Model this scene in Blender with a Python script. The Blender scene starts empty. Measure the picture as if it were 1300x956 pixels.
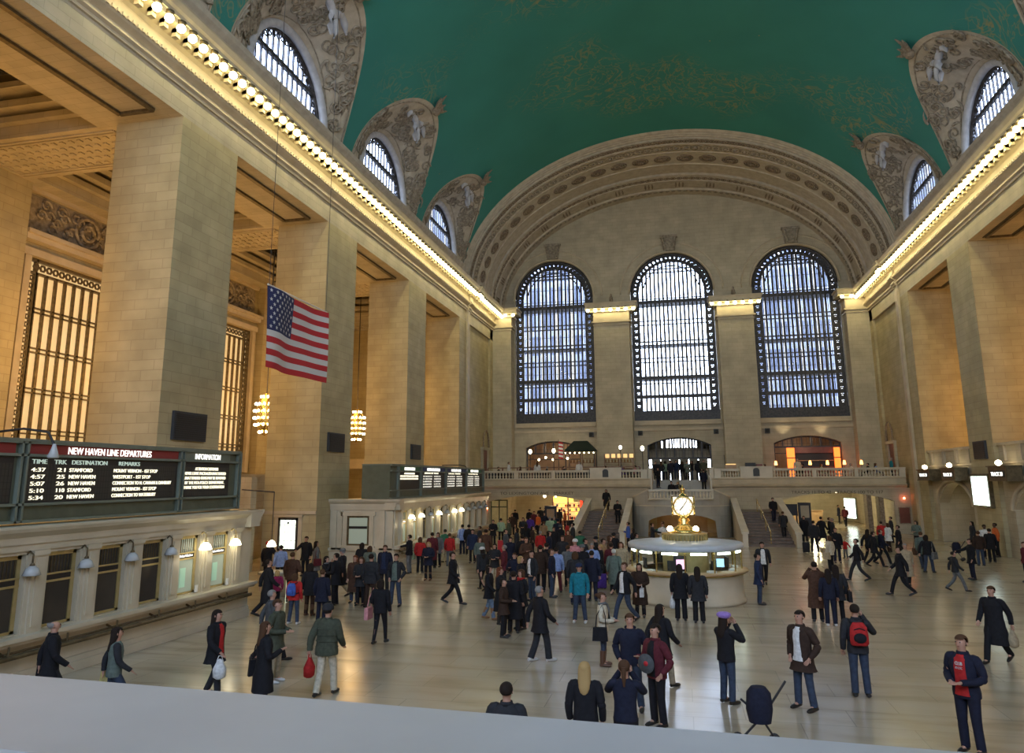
import bpy, bmesh, math, random
from mathutils import Vector, Matrix
PI=math.pi; sin=math.sin; cos=math.cos
random.seed(7)
SC=bpy.context.scene; COL=SC.collection
SC.view_settings.view_transform='Standard'; SC.view_settings.look='None'
SC.view_settings.gamma=1.0; SC.view_settings.use_curve_mapping=False
SC.view_settings.exposure=0.0
cy=SC.cycles
cy.use_denoising=True; cy.max_bounces=7; cy.diffuse_bounces=4; cy.glossy_bounces=3; cy.transmission_bounces=4
cy.transparent_max_bounces=12; cy.sample_clamp_indirect=4.0; cy.sample_clamp_direct=0; cy.caustics_reflective=False; cy.caustics_refractive=False
cy.use_light_tree=True; cy.blur_glossy=0.5

# ------------------------------------------------------------------ camera
F_PX=929.7; YAW,PITCH,ROLL=-0.22286,0.18627,-0.00652
CAM=Vector((0,0,4.4))
_f=Vector((sin(YAW)*cos(PITCH),cos(YAW)*cos(PITCH),sin(PITCH)))
_r=Vector((cos(YAW),-sin(YAW),0)); _u=_r.cross(_f)
_R=_r*cos(ROLL)+_u*sin(ROLL); _U=-_r*sin(ROLL)+_u*cos(ROLL)
cd=bpy.data.cameras.new('camera'); cam=bpy.data.objects.new('camera',cd); COL.objects.link(cam)
cam.matrix_world=Matrix(((_R.x,_U.x,-_f.x,CAM.x),(_R.y,_U.y,-_f.y,CAM.y),(_R.z,_U.z,-_f.z,CAM.z),(0,0,0,1)))
cd.sensor_width=36; cd.lens=F_PX/1300*36; cd.shift_y=-44.5/1300; cd.clip_start=0.05; cd.clip_end=900
SC.camera=cam
def pix(x,y,z=0.0):
    "floor (or height z) point seen at pixel x,y"
    d=_R*((x-650)/F_PX)-_U*((y-433.5)/F_PX)+_f
    t=(z-CAM.z)/d.z
    return CAM+d*t

# ------------------------------------------------------------------ materials
def nodes(name):
    m=bpy.data.materials.new(name); m.use_nodes=True
    nt=m.node_tree; b=nt.nodes['Principled BSDF']
    return m,nt,b
def flat(name,c,rough=0.6,metal=0.0,emit=None,es=0,spec=None):
    m,nt,b=nodes(name)
    b.inputs['Base Color'].default_value=(*c,1); b.inputs['Roughness'].default_value=rough; b.inputs['Metallic'].default_value=metal
    if spec is not None: b.inputs['Specular IOR Level'].default_value=spec
    if emit: b.inputs['Emission Color'].default_value=(*emit,1); b.inputs['Emission Strength'].default_value=es
    return m
def N(nt,t,**k):
    n=nt.nodes.new(t)
    for a,v in k.items():
        if a.startswith('i_'): n.inputs[a[2:].replace('_',' ')].default_value=v
        else: setattr(n,a,v)
    return n
def mixc(nt,fac,a,b,mode='MIX'):
    n=nt.nodes.new('ShaderNodeMix'); n.data_type='RGBA'; n.blend_type=mode
    if isinstance(fac,(int,float)): n.inputs[0].default_value=fac
    else: nt.links.new(fac,n.inputs[0])
    for s,v in ((6,a),(7,b)):
        if isinstance(v,tuple): n.inputs[s].default_value=(*v,1)
        else: nt.links.new(v,n.inputs[s])
    return n.outputs[2]
def ramp(nt,src,pts):
    r=nt.nodes.new('ShaderNodeValToRGB'); e=r.color_ramp.elements
    while len(e)<len(pts): e.new(0.5)
    for i,(p,c) in enumerate(pts): e[i].position=p; e[i].color=(*c,1) if len(c)==3 else c
    nt.links.new(src,r.inputs[0]); return r.outputs[0]
def wallcoord(nt):
    "position laid flat on the wall the normal points from: (along, up)"
    g=N(nt,'ShaderNodeNewGeometry'); sp=N(nt,'ShaderNodeSeparateXYZ'); sn=N(nt,'ShaderNodeSeparateXYZ')
    nt.links.new(g.outputs['Position'],sp.inputs[0]); nt.links.new(g.outputs['True Normal'],sn.inputs[0])
    ab=N(nt,'ShaderNodeMath',operation='ABSOLUTE'); nt.links.new(sn.outputs[0],ab.inputs[0])
    gx=N(nt,'ShaderNodeMath',operation='GREATER_THAN'); nt.links.new(ab.outputs[0],gx.inputs[0]); gx.inputs[1].default_value=.6
    az=N(nt,'ShaderNodeMath',operation='ABSOLUTE'); nt.links.new(sn.outputs[2],az.inputs[0])
    gz=N(nt,'ShaderNodeMath',operation='GREATER_THAN'); nt.links.new(az.outputs[0],gz.inputs[0]); gz.inputs[1].default_value=.7
    u=N(nt,'ShaderNodeMix',data_type='FLOAT'); nt.links.new(gx.outputs[0],u.inputs[0]); nt.links.new(sp.outputs[0],u.inputs[2]); nt.links.new(sp.outputs[1],u.inputs[3])
    v=N(nt,'ShaderNodeMix',data_type='FLOAT'); nt.links.new(gz.outputs[0],v.inputs[0]); nt.links.new(sp.outputs[2],v.inputs[2]); nt.links.new(sp.outputs[1],v.inputs[3])
    c=N(nt,'ShaderNodeCombineXYZ'); nt.links.new(u.outputs[0],c.inputs[0]); nt.links.new(v.outputs[0],c.inputs[1])
    return c.outputs[0],g.outputs['Position']
def masonry(name,c1,c2,joint,bw=1.25,bh=0.6,mortar=0.022,rough=0.7,bumpd=0.3):
    m,nt,b=nodes(name); co,pos=wallcoord(nt)
    br=N(nt,'ShaderNodeTexBrick',i_Scale=1.0,i_Mortar_Size=mortar,i_Brick_Width=bw,i_Row_Height=bh,i_Bias=0.0,i_Mortar_Smooth=.4)
    br.inputs['Color1'].default_value=(*c1,1); br.inputs['Color2'].default_value=(*c2,1); br.inputs['Mortar'].default_value=(*joint,1)
    nt.links.new(co,br.inputs['Vector'])
    nz=N(nt,'ShaderNodeTexNoise',i_Scale=0.9,i_Detail=6.0); nt.links.new(pos,nz.inputs['Vector'])
    f=ramp(nt,nz.outputs[0],[(.3,(.84,.82,.78)),(.7,(1.1,1.08,1.04))])
    nt.links.new(mixc(nt,1.0,br.outputs[0],f,'MULTIPLY'),b.inputs['Base Color'])
    b.inputs['Roughness'].default_value=rough
    bp=N(nt,'ShaderNodeBump',i_Strength=bumpd,i_Distance=.03); bp.invert=True
    nt.links.new(br.outputs['Fac'],bp.inputs['Height']); nt.links.new(bp.outputs[0],b.inputs['Normal'])
    return m
def mottled(name,c1,c2,scale=2.0,rough=.6,metal=0,bump=0.0,spec=None,detail=5.0):
    m,nt,b=nodes(name)
    g=N(nt,'ShaderNodeNewGeometry'); nz=N(nt,'ShaderNodeTexNoise',i_Scale=scale,i_Detail=detail); nt.links.new(g.outputs['Position'],nz.inputs['Vector'])
    nt.links.new(ramp(nt,nz.outputs[0],[(.35,c1),(.65,c2)]),b.inputs['Base Color'])
    b.inputs['Roughness'].default_value=rough; b.inputs['Metallic'].default_value=metal
    if spec is not None: b.inputs['Specular IOR Level'].default_value=spec
    if bump:
        bp=N(nt,'ShaderNodeBump',i_Strength=bump,i_Distance=.05); nt.links.new(nz.outputs[0],bp.inputs['Height']); nt.links.new(bp.outputs[0],b.inputs['Normal'])
    return m
M={}
M['stone']=masonry('limestone_blocks',(.45,.39,.235),(.40,.345,.205),(.34,.285,.17),bw=1.05,bh=.38,mortar=.016)
M['stone2']=masonry('limestone_blocks_fine',(.47,.42,.32),(.43,.385,.29),(.35,.31,.23),bw=.95,bh=.36,mortar=.012)
M['trim']=mottled('limestone_smooth',(.44,.37,.26),(.53,.45,.32),1.3,.6)
M['marble']=mottled('pale_marble',(.50,.45,.34),(.60,.54,.42),1.1,.38)
M['greymarble']=masonry('grey_marble_facing',(.40,.385,.35),(.36,.35,.315),(.30,.29,.26),bw=1.4,bh=.8,mortar=.012,rough=.4)
M['plaster']=mottled('cream_plaster',(.40,.345,.27),(.50,.44,.345),2.2,.8)
M['relief']=mottled('ornament_plaster',(.20,.165,.12),(.36,.31,.24),5,.8,bump=.8)
M['figure']=mottled('grey_stucco',(.40,.40,.42),(.50,.50,.52),3,.8)
M['brownorn']=mottled('brown_ornament',(.17,.125,.085),(.30,.235,.165),7,.8,bump=.6)  # dark tan with a random brown mottle
M['bronze']=mottled('dark_bronze',(.035,.035,.04),(.07,.065,.065),6,.5,.4)
M['oldbronze']=mottled('patinated_bronze',(.10,.075,.04),(.17,.13,.07),6,.45,.5)
M['brass']=mottled('polished_brass',(.55,.40,.13),(.75,.56,.2),4,.25,.9)
M['gild']=mottled('dull_gold_rail',(.50,.40,.18),(.6,.48,.24),4,.4,.6)
M['greenmetal']=mottled('green_grey_painted_steel',(.085,.10,.070),(.11,.125,.09),3,.45,.2)
M['blackpanel']=flat('black_panel',(.012,.012,.014),.5)
M['darkpanel']=flat('dark_louvred_panel',(.03,.033,.04),.55)
M['slate']=flat('dark_slate_cover',(.05,.055,.06),.6)
M['red']=flat('red_header_paint',(.22,.018,.02),.5)
M['blue']=flat('blue_header_paint',(.02,.04,.16),.5)
M['greenh']=flat('green_header_paint',(.02,.12,.06),.5)
M['lettw']=flat('backlit_white_letters',(.8,.8,.8),.5,emit=(1,.96,.85),es=1.6)
M['letty']=flat('lit_flap_letters',(.6,.6,.5),.5,emit=(1,.92,.68),es=1.3)
M['letts']=flat('pale_glowing_letters',(.6,.68,.6),.5,emit=(.8,1,.85),es=.35)  # column headings given a faint glow of their own
M['lettd']=flat('engraved_letters',(.12,.10,.07),.8)
M['flap']=flat('split_flap_cells',(.03,.028,.025),.45)
M['bulb']=flat('glowing_bulb',(1,1,1),.3,emit=(1,.86,.42),es=24)
M['bulbw']=flat('glowing_frosted_shade',(1,1,1),.3,emit=(1,.90,.62),es=7)
M['bulbw2']=flat('glowing_small_bulb',(1,1,1),.3,emit=(1,.82,.5),es=18)
M['shadeoff']=flat('unlit_frosted_glass_shade',(.42,.44,.45),.25)
M['redlamp']=flat('glowing_red_lamp',(1,.3,.2),.3,emit=(1,.16,.06),es=22)
M['orange']=flat('glowing_orange_column',(1,.4,.1),.4,emit=(1,.17,.02),es=2.2)
M['candle']=flat('glowing_table_lamp',(1,.5,.2),.4,emit=(1,.38,.1),es=6)
M['poster']=flat('backlit_poster',(.9,.95,.9),.3,emit=(.82,1,.93),es=3.2)
M['cove']=flat('fluorescent_tube',(1,1,1),.3,emit=(.88,1,.85),es=7)
M['woodred']=mottled('red_brown_wood',(.13,.035,.02),(.17,.05,.03),3,.4)
M['wood']=mottled('brown_wood',(.16,.085,.045),(.24,.13,.07),3,.45)
M['tan']=mottled('tan_wood',(.34,.22,.11),(.42,.28,.15),2,.4)
M['white']=flat('white_paint',(.72,.72,.70),.5)
M['teal']=None
M['flagred']=flat('flag_red_cloth',(.42,.018,.025),.8); M['flagwhite']=flat('flag_white_cloth',(.55,.55,.55),.8); M['flagblue']=flat('flag_navy_cloth',(.016,.022,.085),.8)
def mk_glass(name,tint,gl=.08,rough=.05):
    m=bpy.data.materials.new(name); m.use_nodes=True; nt=m.node_tree; nt.nodes.clear()
    o=N(nt,'ShaderNodeOutputMaterial'); t=N(nt,'ShaderNodeBsdfTransparent'); g=N(nt,'ShaderNodeBsdfGlossy'); mx=N(nt,'ShaderNodeMixShader')
    t.inputs[0].default_value=(*tint,1); g.inputs['Roughness'].default_value=rough; mx.inputs[0].default_value=gl
    nt.links.new(t.outputs[0],mx.inputs[1]); nt.links.new(g.outputs[0],mx.inputs[2]); nt.links.new(mx.outputs[0],o.inputs[0])
    return m
M['glass']=mk_glass('window_glass',(.88,.92,1.0))
M['glassbar']=mk_glass('clear_counter_glass',(.93,.97,.95),.1)
def mk_frost():
    m,nt,b=nodes('warm_lit_window_glass')
    g=N(nt,'ShaderNodeNewGeometry'); nz=N(nt,'ShaderNodeTexNoise',i_Scale=.35,i_Detail=3.0); nt.links.new(g.outputs['Position'],nz.inputs['Vector'])
    c=ramp(nt,nz.outputs[0],[(.3,(1,.60,.22)),(.7,(1,.74,.36))])
    nt.links.new(c,b.inputs['Emission Color']); b.inputs['Emission Strength'].default_value=.68; b.inputs['Base Color'].default_value=(.5,.4,.25,1); b.inputs['Roughness'].default_value=.3
    return m
M['frost']=mk_frost()
def mk_floor():
    m,nt,b=nodes('polished_marble_floor')
    g=N(nt,'ShaderNodeNewGeometry')
    br=N(nt,'ShaderNodeTexBrick',i_Scale=1.0,i_Mortar_Size=.010,i_Brick_Width=1.9,i_Row_Height=.95,i_Bias=0.0)
    br.inputs['Color1'].default_value=(.40,.35,.26,1); br.inputs['Color2'].default_value=(.46,.405,.31,1); br.inputs['Mortar'].default_value=(.32,.28,.21,1)
    nt.links.new(g.outputs['Position'],br.inputs['Vector'])
    nz=N(nt,'ShaderNodeTexNoise',i_Scale=.55,i_Detail=5.0,i_Distortion=.6); mp=N(nt,'ShaderNodeMapping'); mp.inputs['Scale'].default_value=(.6,2.6,1)
    nt.links.new(g.outputs['Position'],mp.inputs[0]); nt.links.new(mp.outputs[0],nz.inputs['Vector'])
    f=ramp(nt,nz.outputs[0],[(.3,(.72,.66,.60)),(.5,(1,.97,.93)),(.72,(1.12,1.1,1.1))])
    nt.links.new(mixc(nt,1.0,br.outputs[0],f,'MULTIPLY'),b.inputs['Base Color'])
    r=ramp(nt,nz.outputs[0],[(.3,(.25,.25,.25)),(.7,(.18,.18,.18))]); nt.links.new(r,b.inputs['Roughness'])
    b.inputs['Specular IOR Level'].default_value=1.0
    n2=N(nt,'ShaderNodeTexNoise',i_Scale=1.2,i_Detail=2.0); nt.links.new(g.outputs['Position'],n2.inputs['Vector'])
    bp=N(nt,'ShaderNodeBump',i_Strength=.06,i_Distance=.05); nt.links.new(n2.outputs[0],bp.inputs['Height']); nt.links.new(bp.outputs[0],b.inputs['Normal'])
    return m
M['floor']=mk_floor()
def mk_teal():
    m,nt,b=nodes('teal_painted_vault')
    g=N(nt,'ShaderNodeNewGeometry')
    nz=N(nt,'ShaderNodeTexNoise',i_Scale=.25,i_Detail=6.0); nt.links.new(g.outputs['Position'],nz.inputs['Vector'])
    base=ramp(nt,nz.outputs[0],[(.3,(.022,.190,.165)),(.7,(.028,.22,.19))])
    # loose gold line drawing gathered in patches, and small gold stars
    n1=N(nt,'ShaderNodeTexNoise',i_Scale=.32,i_Detail=3.0,i_Distortion=1.8); nt.links.new(g.outputs['Position'],n1.inputs['Vector'])
    line=ramp(nt,n1.outputs[0],[(.485,(0,0,0)),(.497,(1,1,1)),(.503,(1,1,1)),(.515,(0,0,0))])
    n3=N(nt,'ShaderNodeTexNoise',i_Scale=.5,i_Detail=2.0,i_Distortion=2.5); nt.links.new(g.outputs['Position'],n3.inputs['Vector'])
    line2=ramp(nt,n3.outputs[0],[(.47,(0,0,0)),(.49,(1,1,1)),(.51,(1,1,1)),(.53,(0,0,0))])
    ln=mixc(nt,1.0,line,line2,'ADD')
    n2=N(nt,'ShaderNodeTexNoise',i_Scale=.085,i_Detail=1.0); nt.links.new(g.outputs['Position'],n2.inputs['Vector'])
    msk=ramp(nt,n2.outputs[0],[(.56,(0,0,0)),(.64,(.5,.5,.5))])
    vo=N(nt,'ShaderNodeTexVoronoi',i_Scale=.3); nt.links.new(g.outputs['Position'],vo.inputs['Vector'])
    st=ramp(nt,vo.outputs['Distance'],[(.012,(1,1,1)),(.02,(0,0,0))])
    amt=mixc(nt,1.0,mixc(nt,1.0,ln,msk,'MULTIPLY'),st,'ADD')
    nt.links.new(mixc(nt,amt,base,(.27,.235,.10)),b.inputs['Base Color'])
    b.inputs['Roughness'].default_value=.75
    return m
M['teal']=mk_teal()

# ------------------------------------------------------------------ mesh builder
class MB:
    def __init__(s): s.v=[]; s.f=[]; s.sm=[]
    def add(s,vs,fs,smooth=False):
        o=len(s.v); s.v+= [tuple(v) for v in vs]; s.f+=[tuple(i+o for i in f) for f in fs]; s.sm+=[smooth]*len(fs); return s
    def box(s,x0,x1,y0,y1,z0,z1):
        if x0>x1:x0,x1=x1,x0
        if y0>y1:y0,y1=y1,y0
        if z0>z1:z0,z1=z1,z0
        return s.add([(x0,y0,z0),(x1,y0,z0),(x1,y1,z0),(x0,y1,z0),(x0,y0,z1),(x1,y0,z1),(x1,y1,z1),(x0,y1,z1)],
              [(0,3,2,1),(4,5,6,7),(0,1,5,4),(1,2,6,5),(2,3,7,6),(3,0,4,7)])
    def prism(s,pts,fn,a,b,smooth=False):
        "polygon pts (p,q) swept from a to b; fn(p,q,t)->xyz"
        n=len(pts); vs=[fn(p,q,a) for p,q in pts]+[fn(p,q,b) for p,q in pts]
        fs=[(i,(i+1)%n,n+(i+1)%n,n+i) for i in range(n)]
        s.add(vs,fs,smooth); return s.add(vs,[tuple(range(n-1,-1,-1)),tuple(range(n,2*n))])
    def lathe(s,prof,c=(0,0,0),n=16,axis='z',a0=0,a1=2*PI,smooth=True):
        full=abs(a1-a0-2*PI)<1e-6; m=n if full else n+1; vs=[];fs=[]
        for k in range(m):
            a=a0+(a1-a0)*k/n
            for r,z in prof:
                p=(r*cos(a),r*sin(a),z)
                if axis=='x': p=(p[2],p[0],p[1])
                if axis=='y': p=(p[0],p[2],p[1])
                vs.append((c[0]+p[0],c[1]+p[1],c[2]+p[2]))
        q=len(prof)
        for k in range(n):
            k2=(k+1)%m
            for j in range(q-1): fs.append((k*q+j,k2*q+j,k2*q+j+1,k*q+j+1))
        return s.add(vs,fs,smooth)
    def sphere(s,c,r,n=10,m=6,sc=(1,1,1)):
        vs=[];fs=[]
        for j in range(m+1):
            t=-PI/2+PI*j/m
            for k in range(n):
                a=2*PI*k/n; vs.append((c[0]+sc[0]*r*cos(t)*cos(a),c[1]+sc[1]*r*cos(t)*sin(a),c[2]+sc[2]*r*sin(t)))
        for j in range(m):
            for k in range(n): fs.append((j*n+k,j*n+(k+1)%n,(j+1)*n+(k+1)%n,(j+1)*n+k))
        return s.add(vs,fs,True)
    def tube(s,path,r,n=6,closed=False,caps=True):
        P=[Vector(p) for p in path]; m=len(P); vs=[];fs=[]; up=Vector((0,0,1))
        for i,p in enumerate(P):
            a=P[(i-1)%m] if (closed or i>0) else p; b=P[(i+1)%m] if (closed or i<m-1) else p
            t=(b-a).normalized(); u=t.cross(up)
            if u.length<.05: u=t.cross(Vector((0,1,0)))
            u.normalize(); w=u.cross(t); rr=r[i] if isinstance(r,(list,tuple)) else r
            for k in range(n):
                g=2*PI*k/n; vs.append(p+u*rr*cos(g)+w*rr*sin(g))
        L=m if closed else m-1
        for i in range(L):
            j=(i+1)%m
            for k in range(n): fs.append((i*n+k,i*n+(k+1)%n,j*n+(k+1)%n,j*n+k))
        s.add(vs,fs,True)
        if not closed and caps: s.add(vs,[tuple(range(n)),tuple(range((m-1)*n,m*n))[::-1]])
        return s
    def grid(s,rows,smooth=True,flip=False):
        n=len(rows[0]); vs=[p for r in rows for p in r]; fs=[]
        for i in range(len(rows)-1):
            for j in range(n-1):
                q=(i*n+j,i*n+j+1,(i+1)*n+j+1,(i+1)*n+j); fs.append(q[::-1] if flip else q)
        return s.add(vs,fs,smooth)
    def mesh(s,name):
        me=bpy.data.meshes.new(name); me.from_pydata(s.v,[],s.f)
        me.polygons.foreach_set('use_smooth',s.sm); me.update(); return me
    def obj(s,name,mat,parent=None,norm=True):
        me=s.mesh(name)
        if norm:
            bm=bmesh.new(); bm.from_mesh(me); bmesh.ops.recalc_face_normals(bm,faces=bm.faces); bm.to_mesh(me); bm.free()
        me.materials.append(M[mat] if isinstance(mat,str) else mat)
        o=bpy.data.objects.new(name,me); COL.objects.link(o)
        if parent is not None: o.parent=parent
        return o
def tag(o,label=None,cat=None,group=None,kind=None):
    if label: o['label']=label
    if cat: o['category']=cat
    if group: o['group']=group
    if kind: o['kind']=kind
    return o
def struct(o): o['kind']='structure'; return o
def empty(name,loc=(0,0,0),rz=0.0,label=None,cat=None,group=None):
    o=bpy.data.objects.new(name,None); COL.objects.link(o); o.location=loc; o.rotation_euler=(0,0,rz); o.empty_display_size=.2
    return tag(o,label,cat,group)
def copy_tree(o,parent=None):
    c=o.copy(); COL.objects.link(c)
    if parent is not None: c.parent=parent
    for ch in o.children: copy_tree(ch,c)
    return c
def text(s,name,size,mat,parent,origin,ux,uz,align='LEFT',depth=.01,width=None):
    cu=bpy.data.curves.new(name,'FONT'); cu.body=s; cu.size=size; cu.align_x=align; cu.extrude=depth
    t=bpy.data.objects.new(name,cu); COL.objects.link(t)
    dg=bpy.context.evaluated_depsgraph_get(); me=bpy.data.meshes.new_from_object(t.evaluated_get(dg))
    bpy.data.objects.remove(t); me.materials.clear(); me.materials.append(M[mat])
    xs=[v.co.x for v in me.vertices]; k=1.0
    if width and xs: k=width/(max(xs)-min(xs))
    ux=Vector(ux).normalized(); uz=Vector(uz).normalized(); un=ux.cross(uz); o=Vector(origin)
    for v in me.vertices:
        c=v.co.copy(); v.co=o+ux*(c.x*k)+uz*c.y+un*(c.z)
    ob=bpy.data.objects.new(name,me); COL.objects.link(ob)
    if parent is not None: ob.parent=parent
    return ob
TR=[0]
def trim(mb,mat,parent=None):
    TR[0]+=1; return struct(mb.obj('trim_%d'%TR[0],mat))

# ------------------------------------------------------------------ hall dimensions
XL,XR,XC=-18.0,17.3,-0.35
YW,YE=-7.0,72.0          # west wall, east window wall
ZS=18.2                  # soffit of the tall openings
PD=2.97                  # pier depth
BAYS=[1.9,14.1,26.2,38.3,50.5]       # near edge of each opening
BAYE=[10.3,22.6,34.65,46.9,59.05]    # far edge
YB=64.5                  # lower east wall / balcony front
ZB=4.25                  # balcony floor
# floor
mb=MB(); mb.box(-40,40,YW-6,96,-.4,0); struct(mb.obj('floor','floor'))

# pillars, side wall strips -----------------------------------------
for side,x in ((-1,XL),(1,XR)):
    xo=x+side*PD
    nm='wall_left' if side<0 else 'wall_right'
    edges=[(YW,BAYS[0])]+[(BAYE[i],BAYS[i+1]) for i in range(4)]
    for (a,b) in edges:
        mb=MB(); mb.box(x,xo,a,b,0,ZS)
        o=mb.obj('pillar','stone'); struct(o)
    # wall beyond the last opening with shallow recess panel
    mb=MB()
    mb.box(x,xo,BAYE[4],61.2,0,ZS)
    mb.box(x+side*.0,xo,61.2,61.75,0,ZS); mb.box(x+side*.22,xo,61.75,69.6,0,ZS+1.0); mb.box(x,xo,69.6,YE+1.5,0,ZS+1.0)
    struct(mb.obj(nm,'stone'))
    # plain frieze above openings
    mb=MB(); mb.box(x,xo,YW,YE+1.5,ZS,19.2); struct(mb.obj(nm+'_frieze','stone2'))
    # entablature profile (offset outwards from wall plane toward the hall, z)
    prof=[(0,19.2),(.10,19.2),(.10,19.32),(.22,19.38),(.22,19.46),(.12,19.52),(.12,19.62),(.34,19.74),(.42,19.82),(.42,19.92),(.24,20.0),(.24,20.42),(.34,20.56),(.60,20.72),(1.18,20.78),(1.18,20.95),(1.28,21.02),(1.38,21.22),(1.38,21.3),(0,21.32)]
    for (a,b) in ((YW,60.95),(61.9,YE)):
        mb=MB(); mb.prism([(p,q) for p,q in prof],lambda p,q,t:(x-side*p,t,q),a,b); trim(mb,'trim')
    mb=MB(); mb.prism([(p+(.16 if p>0 else 0),q) for p,q in prof],lambda p,q,t:(x-side*p,t,q),60.95,61.9)
    mb.box(x,x-side*.18,61.1,61.75,0,19.2)
    trim(mb,'trim')
    # dentils under the corona
    mb=MB()
    k=YW
    while k<YE-.3: mb.box(x-side*.3,x-side*.47,k,k+.11,19.80,19.93); k+=.24
    trim(mb,'trim')
    # attic band under the vault
    mb=MB(); pa=[(-.6,21.3),(.25,21.3),(.25,21.6),(.12,21.7),(.12,22.55),(.3,22.75),(.34,22.9),(.34,23.0),(-.6,23.0)]
    mb.prism(pa,lambda p,q,t:(x-side*p,t,q),YW,59.6)
    trim(mb,'plaster')
    # soffit mouldings in each opening and inner beams
    for a,b in zip(BAYS,BAYE):
        mb=MB(); z=ZS
        xi0,xi1=x+side*.75,x+side*2.2
        for (p,q) in (((xi0,a+.75),(xi0,b-.75)),((xi1,a+.75),(xi1,b-.75))):
            mb.box(p[0]-.09,p[0]+.09,p[1],q[1],z-.10,z)
            mb.box(p[0]-.17,p[0]-.11,p[1]-.1,q[1]+.1,z-.05,z)
        for yy in (a+.75,b-.75): mb.box(xi0,xi1,yy-.09,yy+.09,z-.10,z)
        trim(mb,'oldbronze')
# ------------------------------------------------------------------ aisles behind the pillars
AX=11.5   # outer aisle wall distance from wall plane
for side,x in ((-1,XL),(1,XR)):
    nm='left' if side<0 else 'right'
    xo=x+side*PD; xw=x+side*AX
    # ceiling with coffers: cross beams at the piers, long beams, raised coffers with skylight
    mb=MB(); beams=[(YW,BAYS[0])]+[(BAYE[i],BAYS[i+1]) for i in range(4)]+[(BAYE[4],62.5)]
    for a,b in beams: mb.box(xo,xw,a,b,ZS,ZS+2.4)
    for a,b in zip(BAYS,BAYE):
        mb.box(xo,xo+side*.9,a,b,ZS,ZS+2.4); mb.box(xw-side*1.1,xw,a,b,ZS,ZS+2.4)
    struct(mb.obj('ceiling_aisle_'+nm,'stone2'))
    mb=MB()
    for a,b in zip(BAYS,BAYE):
        xa,xb=xo+side*.9,xw-side*1.1
        for k,(o,z0,z1) in enumerate(((.0,18.75,19.0),(.35,19.2,19.5),(.8,19.75,20.0))):
            for (p0,p1,q0,q1) in ((xa,xa+side*(.3+o),a,b),(xb,xb-side*(.3+o),a,b),(xa,xb,a,a+.3+o),(xa,xb,b-.3-o,b)): mb.box(p0,p1,q0,q1,z0,z1)
        # central rib frames
        mb.box(xa,xb,a,b,20.6,20.8)
    trim(mb,'stone2')
    mb=MB()
    for i,(a,b) in enumerate(zip(BAYS,BAYE)):
        xa,xb=xo+side*2.0,xw-side*2.2
        mb.box(xa,xb,a+1.4,b-1.4,20.3,20.5)
    trim(mb,'slate')
    mb=MB()
    for i,(a,b) in enumerate(zip(BAYS,BAYE)):
        xa,xb=xo+side*2.0,xw-side*2.2
        n=9
        for k in range(n+1):
            yy=a+1.4+(b-a-2.8)*k/n; mb.box(xa,xb,yy-.06,yy+.06,20.16,20.3)
        for k in range(7):
            xx=xa+(xb-xa)*k/6; mb.box(xx-.06,xx+.06,a+1.4,b-1.4,20.16,20.3)
    trim(mb,'bronze')
    # patterned soffit panel of the cross beams
    mb=MB()
    for a,b in beams[1:]:
        xa,xb=xo+side*.5,xw-side*.8
        for yy in (a+.35,b-.35,a+.55,b-.55): mb.box(xa,xb,yy-.05,yy+.05,ZS-.06,ZS)
        for xx in (xa,xb): mb.box(xx-.05,xx+.05,a+.35,b-.35,ZS-.06,ZS)
        k=0
        nx=int(abs(xb-xa)/.42)
        for i in range(nx):
            for j in range(5):
                cx=xa+side*(.3+i*.42); cyy=a+.8+(b-a-1.6)*j/4
                mb.box(cx-.08,cx+.08,cyy-.1,cyy+.1,ZS-.05,ZS)
    trim(mb,'stone2')
    # outer aisle wall with one tall grilled window per bay
    wb,wt=5.0,14.9
    mb=MB(); y=YW
    for a,b in zip(BAYS,BAYE):
        c=(a+b)/2; h=3.15
        mb.box(xw,xw+side*.9,y,c-h,0,ZS+.6); mb.box(xw,xw+side*.9,c-h,c+h,wt,ZS+.6); mb.box(xw,xw+side*.9,c-h,c+h,0,wb); y=c+h
    mb.box(xw,xw+side*.9,y,62.5,0,ZS+.6)
    for a,b in beams[1:-1]: mb.box(xw,xw-side*.55,a-.35,b+.35,0,ZS)   # wall piers
    mb.box(xo,xw,62.5,63.2,0,ZS+2.4)
    struct(mb.obj('wall_aisle_'+nm,'stone'))
    if side<0:
        # cross wall low in the far bay: lintel and arch seen past pillar 3
        mb=MB()
        mb.box(xo,xw,59.05,59.6,5.4,6.2)
        trim(mb,'trim')

# ------------------------------------------------------------------ vault, lunettes
VA,VB,VZ=17.65,12.5,21.0
def vx(z,s): # vault x at height z, side s
    t=max(0.0,1-((z-VZ)/VB)**2); return XC+s*VA*math.sqrt(t)
LUN=[5.9,18.0,30.1,42.0,53.95]; RB=5.35; ZL=23.0; RA=3.6; NPH=32
phis=[PI/2*k/NPH for k in range(NPH+1)]
zr=[ZL+RB*sin(p) for p in phis]; hr=[RB*cos(p) for p in phis]
mb=MB()
edges=[YW]+[(LUN[i]+LUN[i+1])/2 for i in range(4)]+[59.5]
for s in (-1,1):
    for i,c in enumerate(LUN):
        a,b=edges[i],edges[i+1]
        for (e,sg) in ((a,-1),(b,1)):
            rows=[]
            for z,h in zip(zr,hr):
                x=vx(z,s); rows.append([(x,e,z),(x,(e*.5+(c+sg*h)*.5),z),(x,c+sg*h,z)])
            mb.grid(rows,True)
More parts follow.
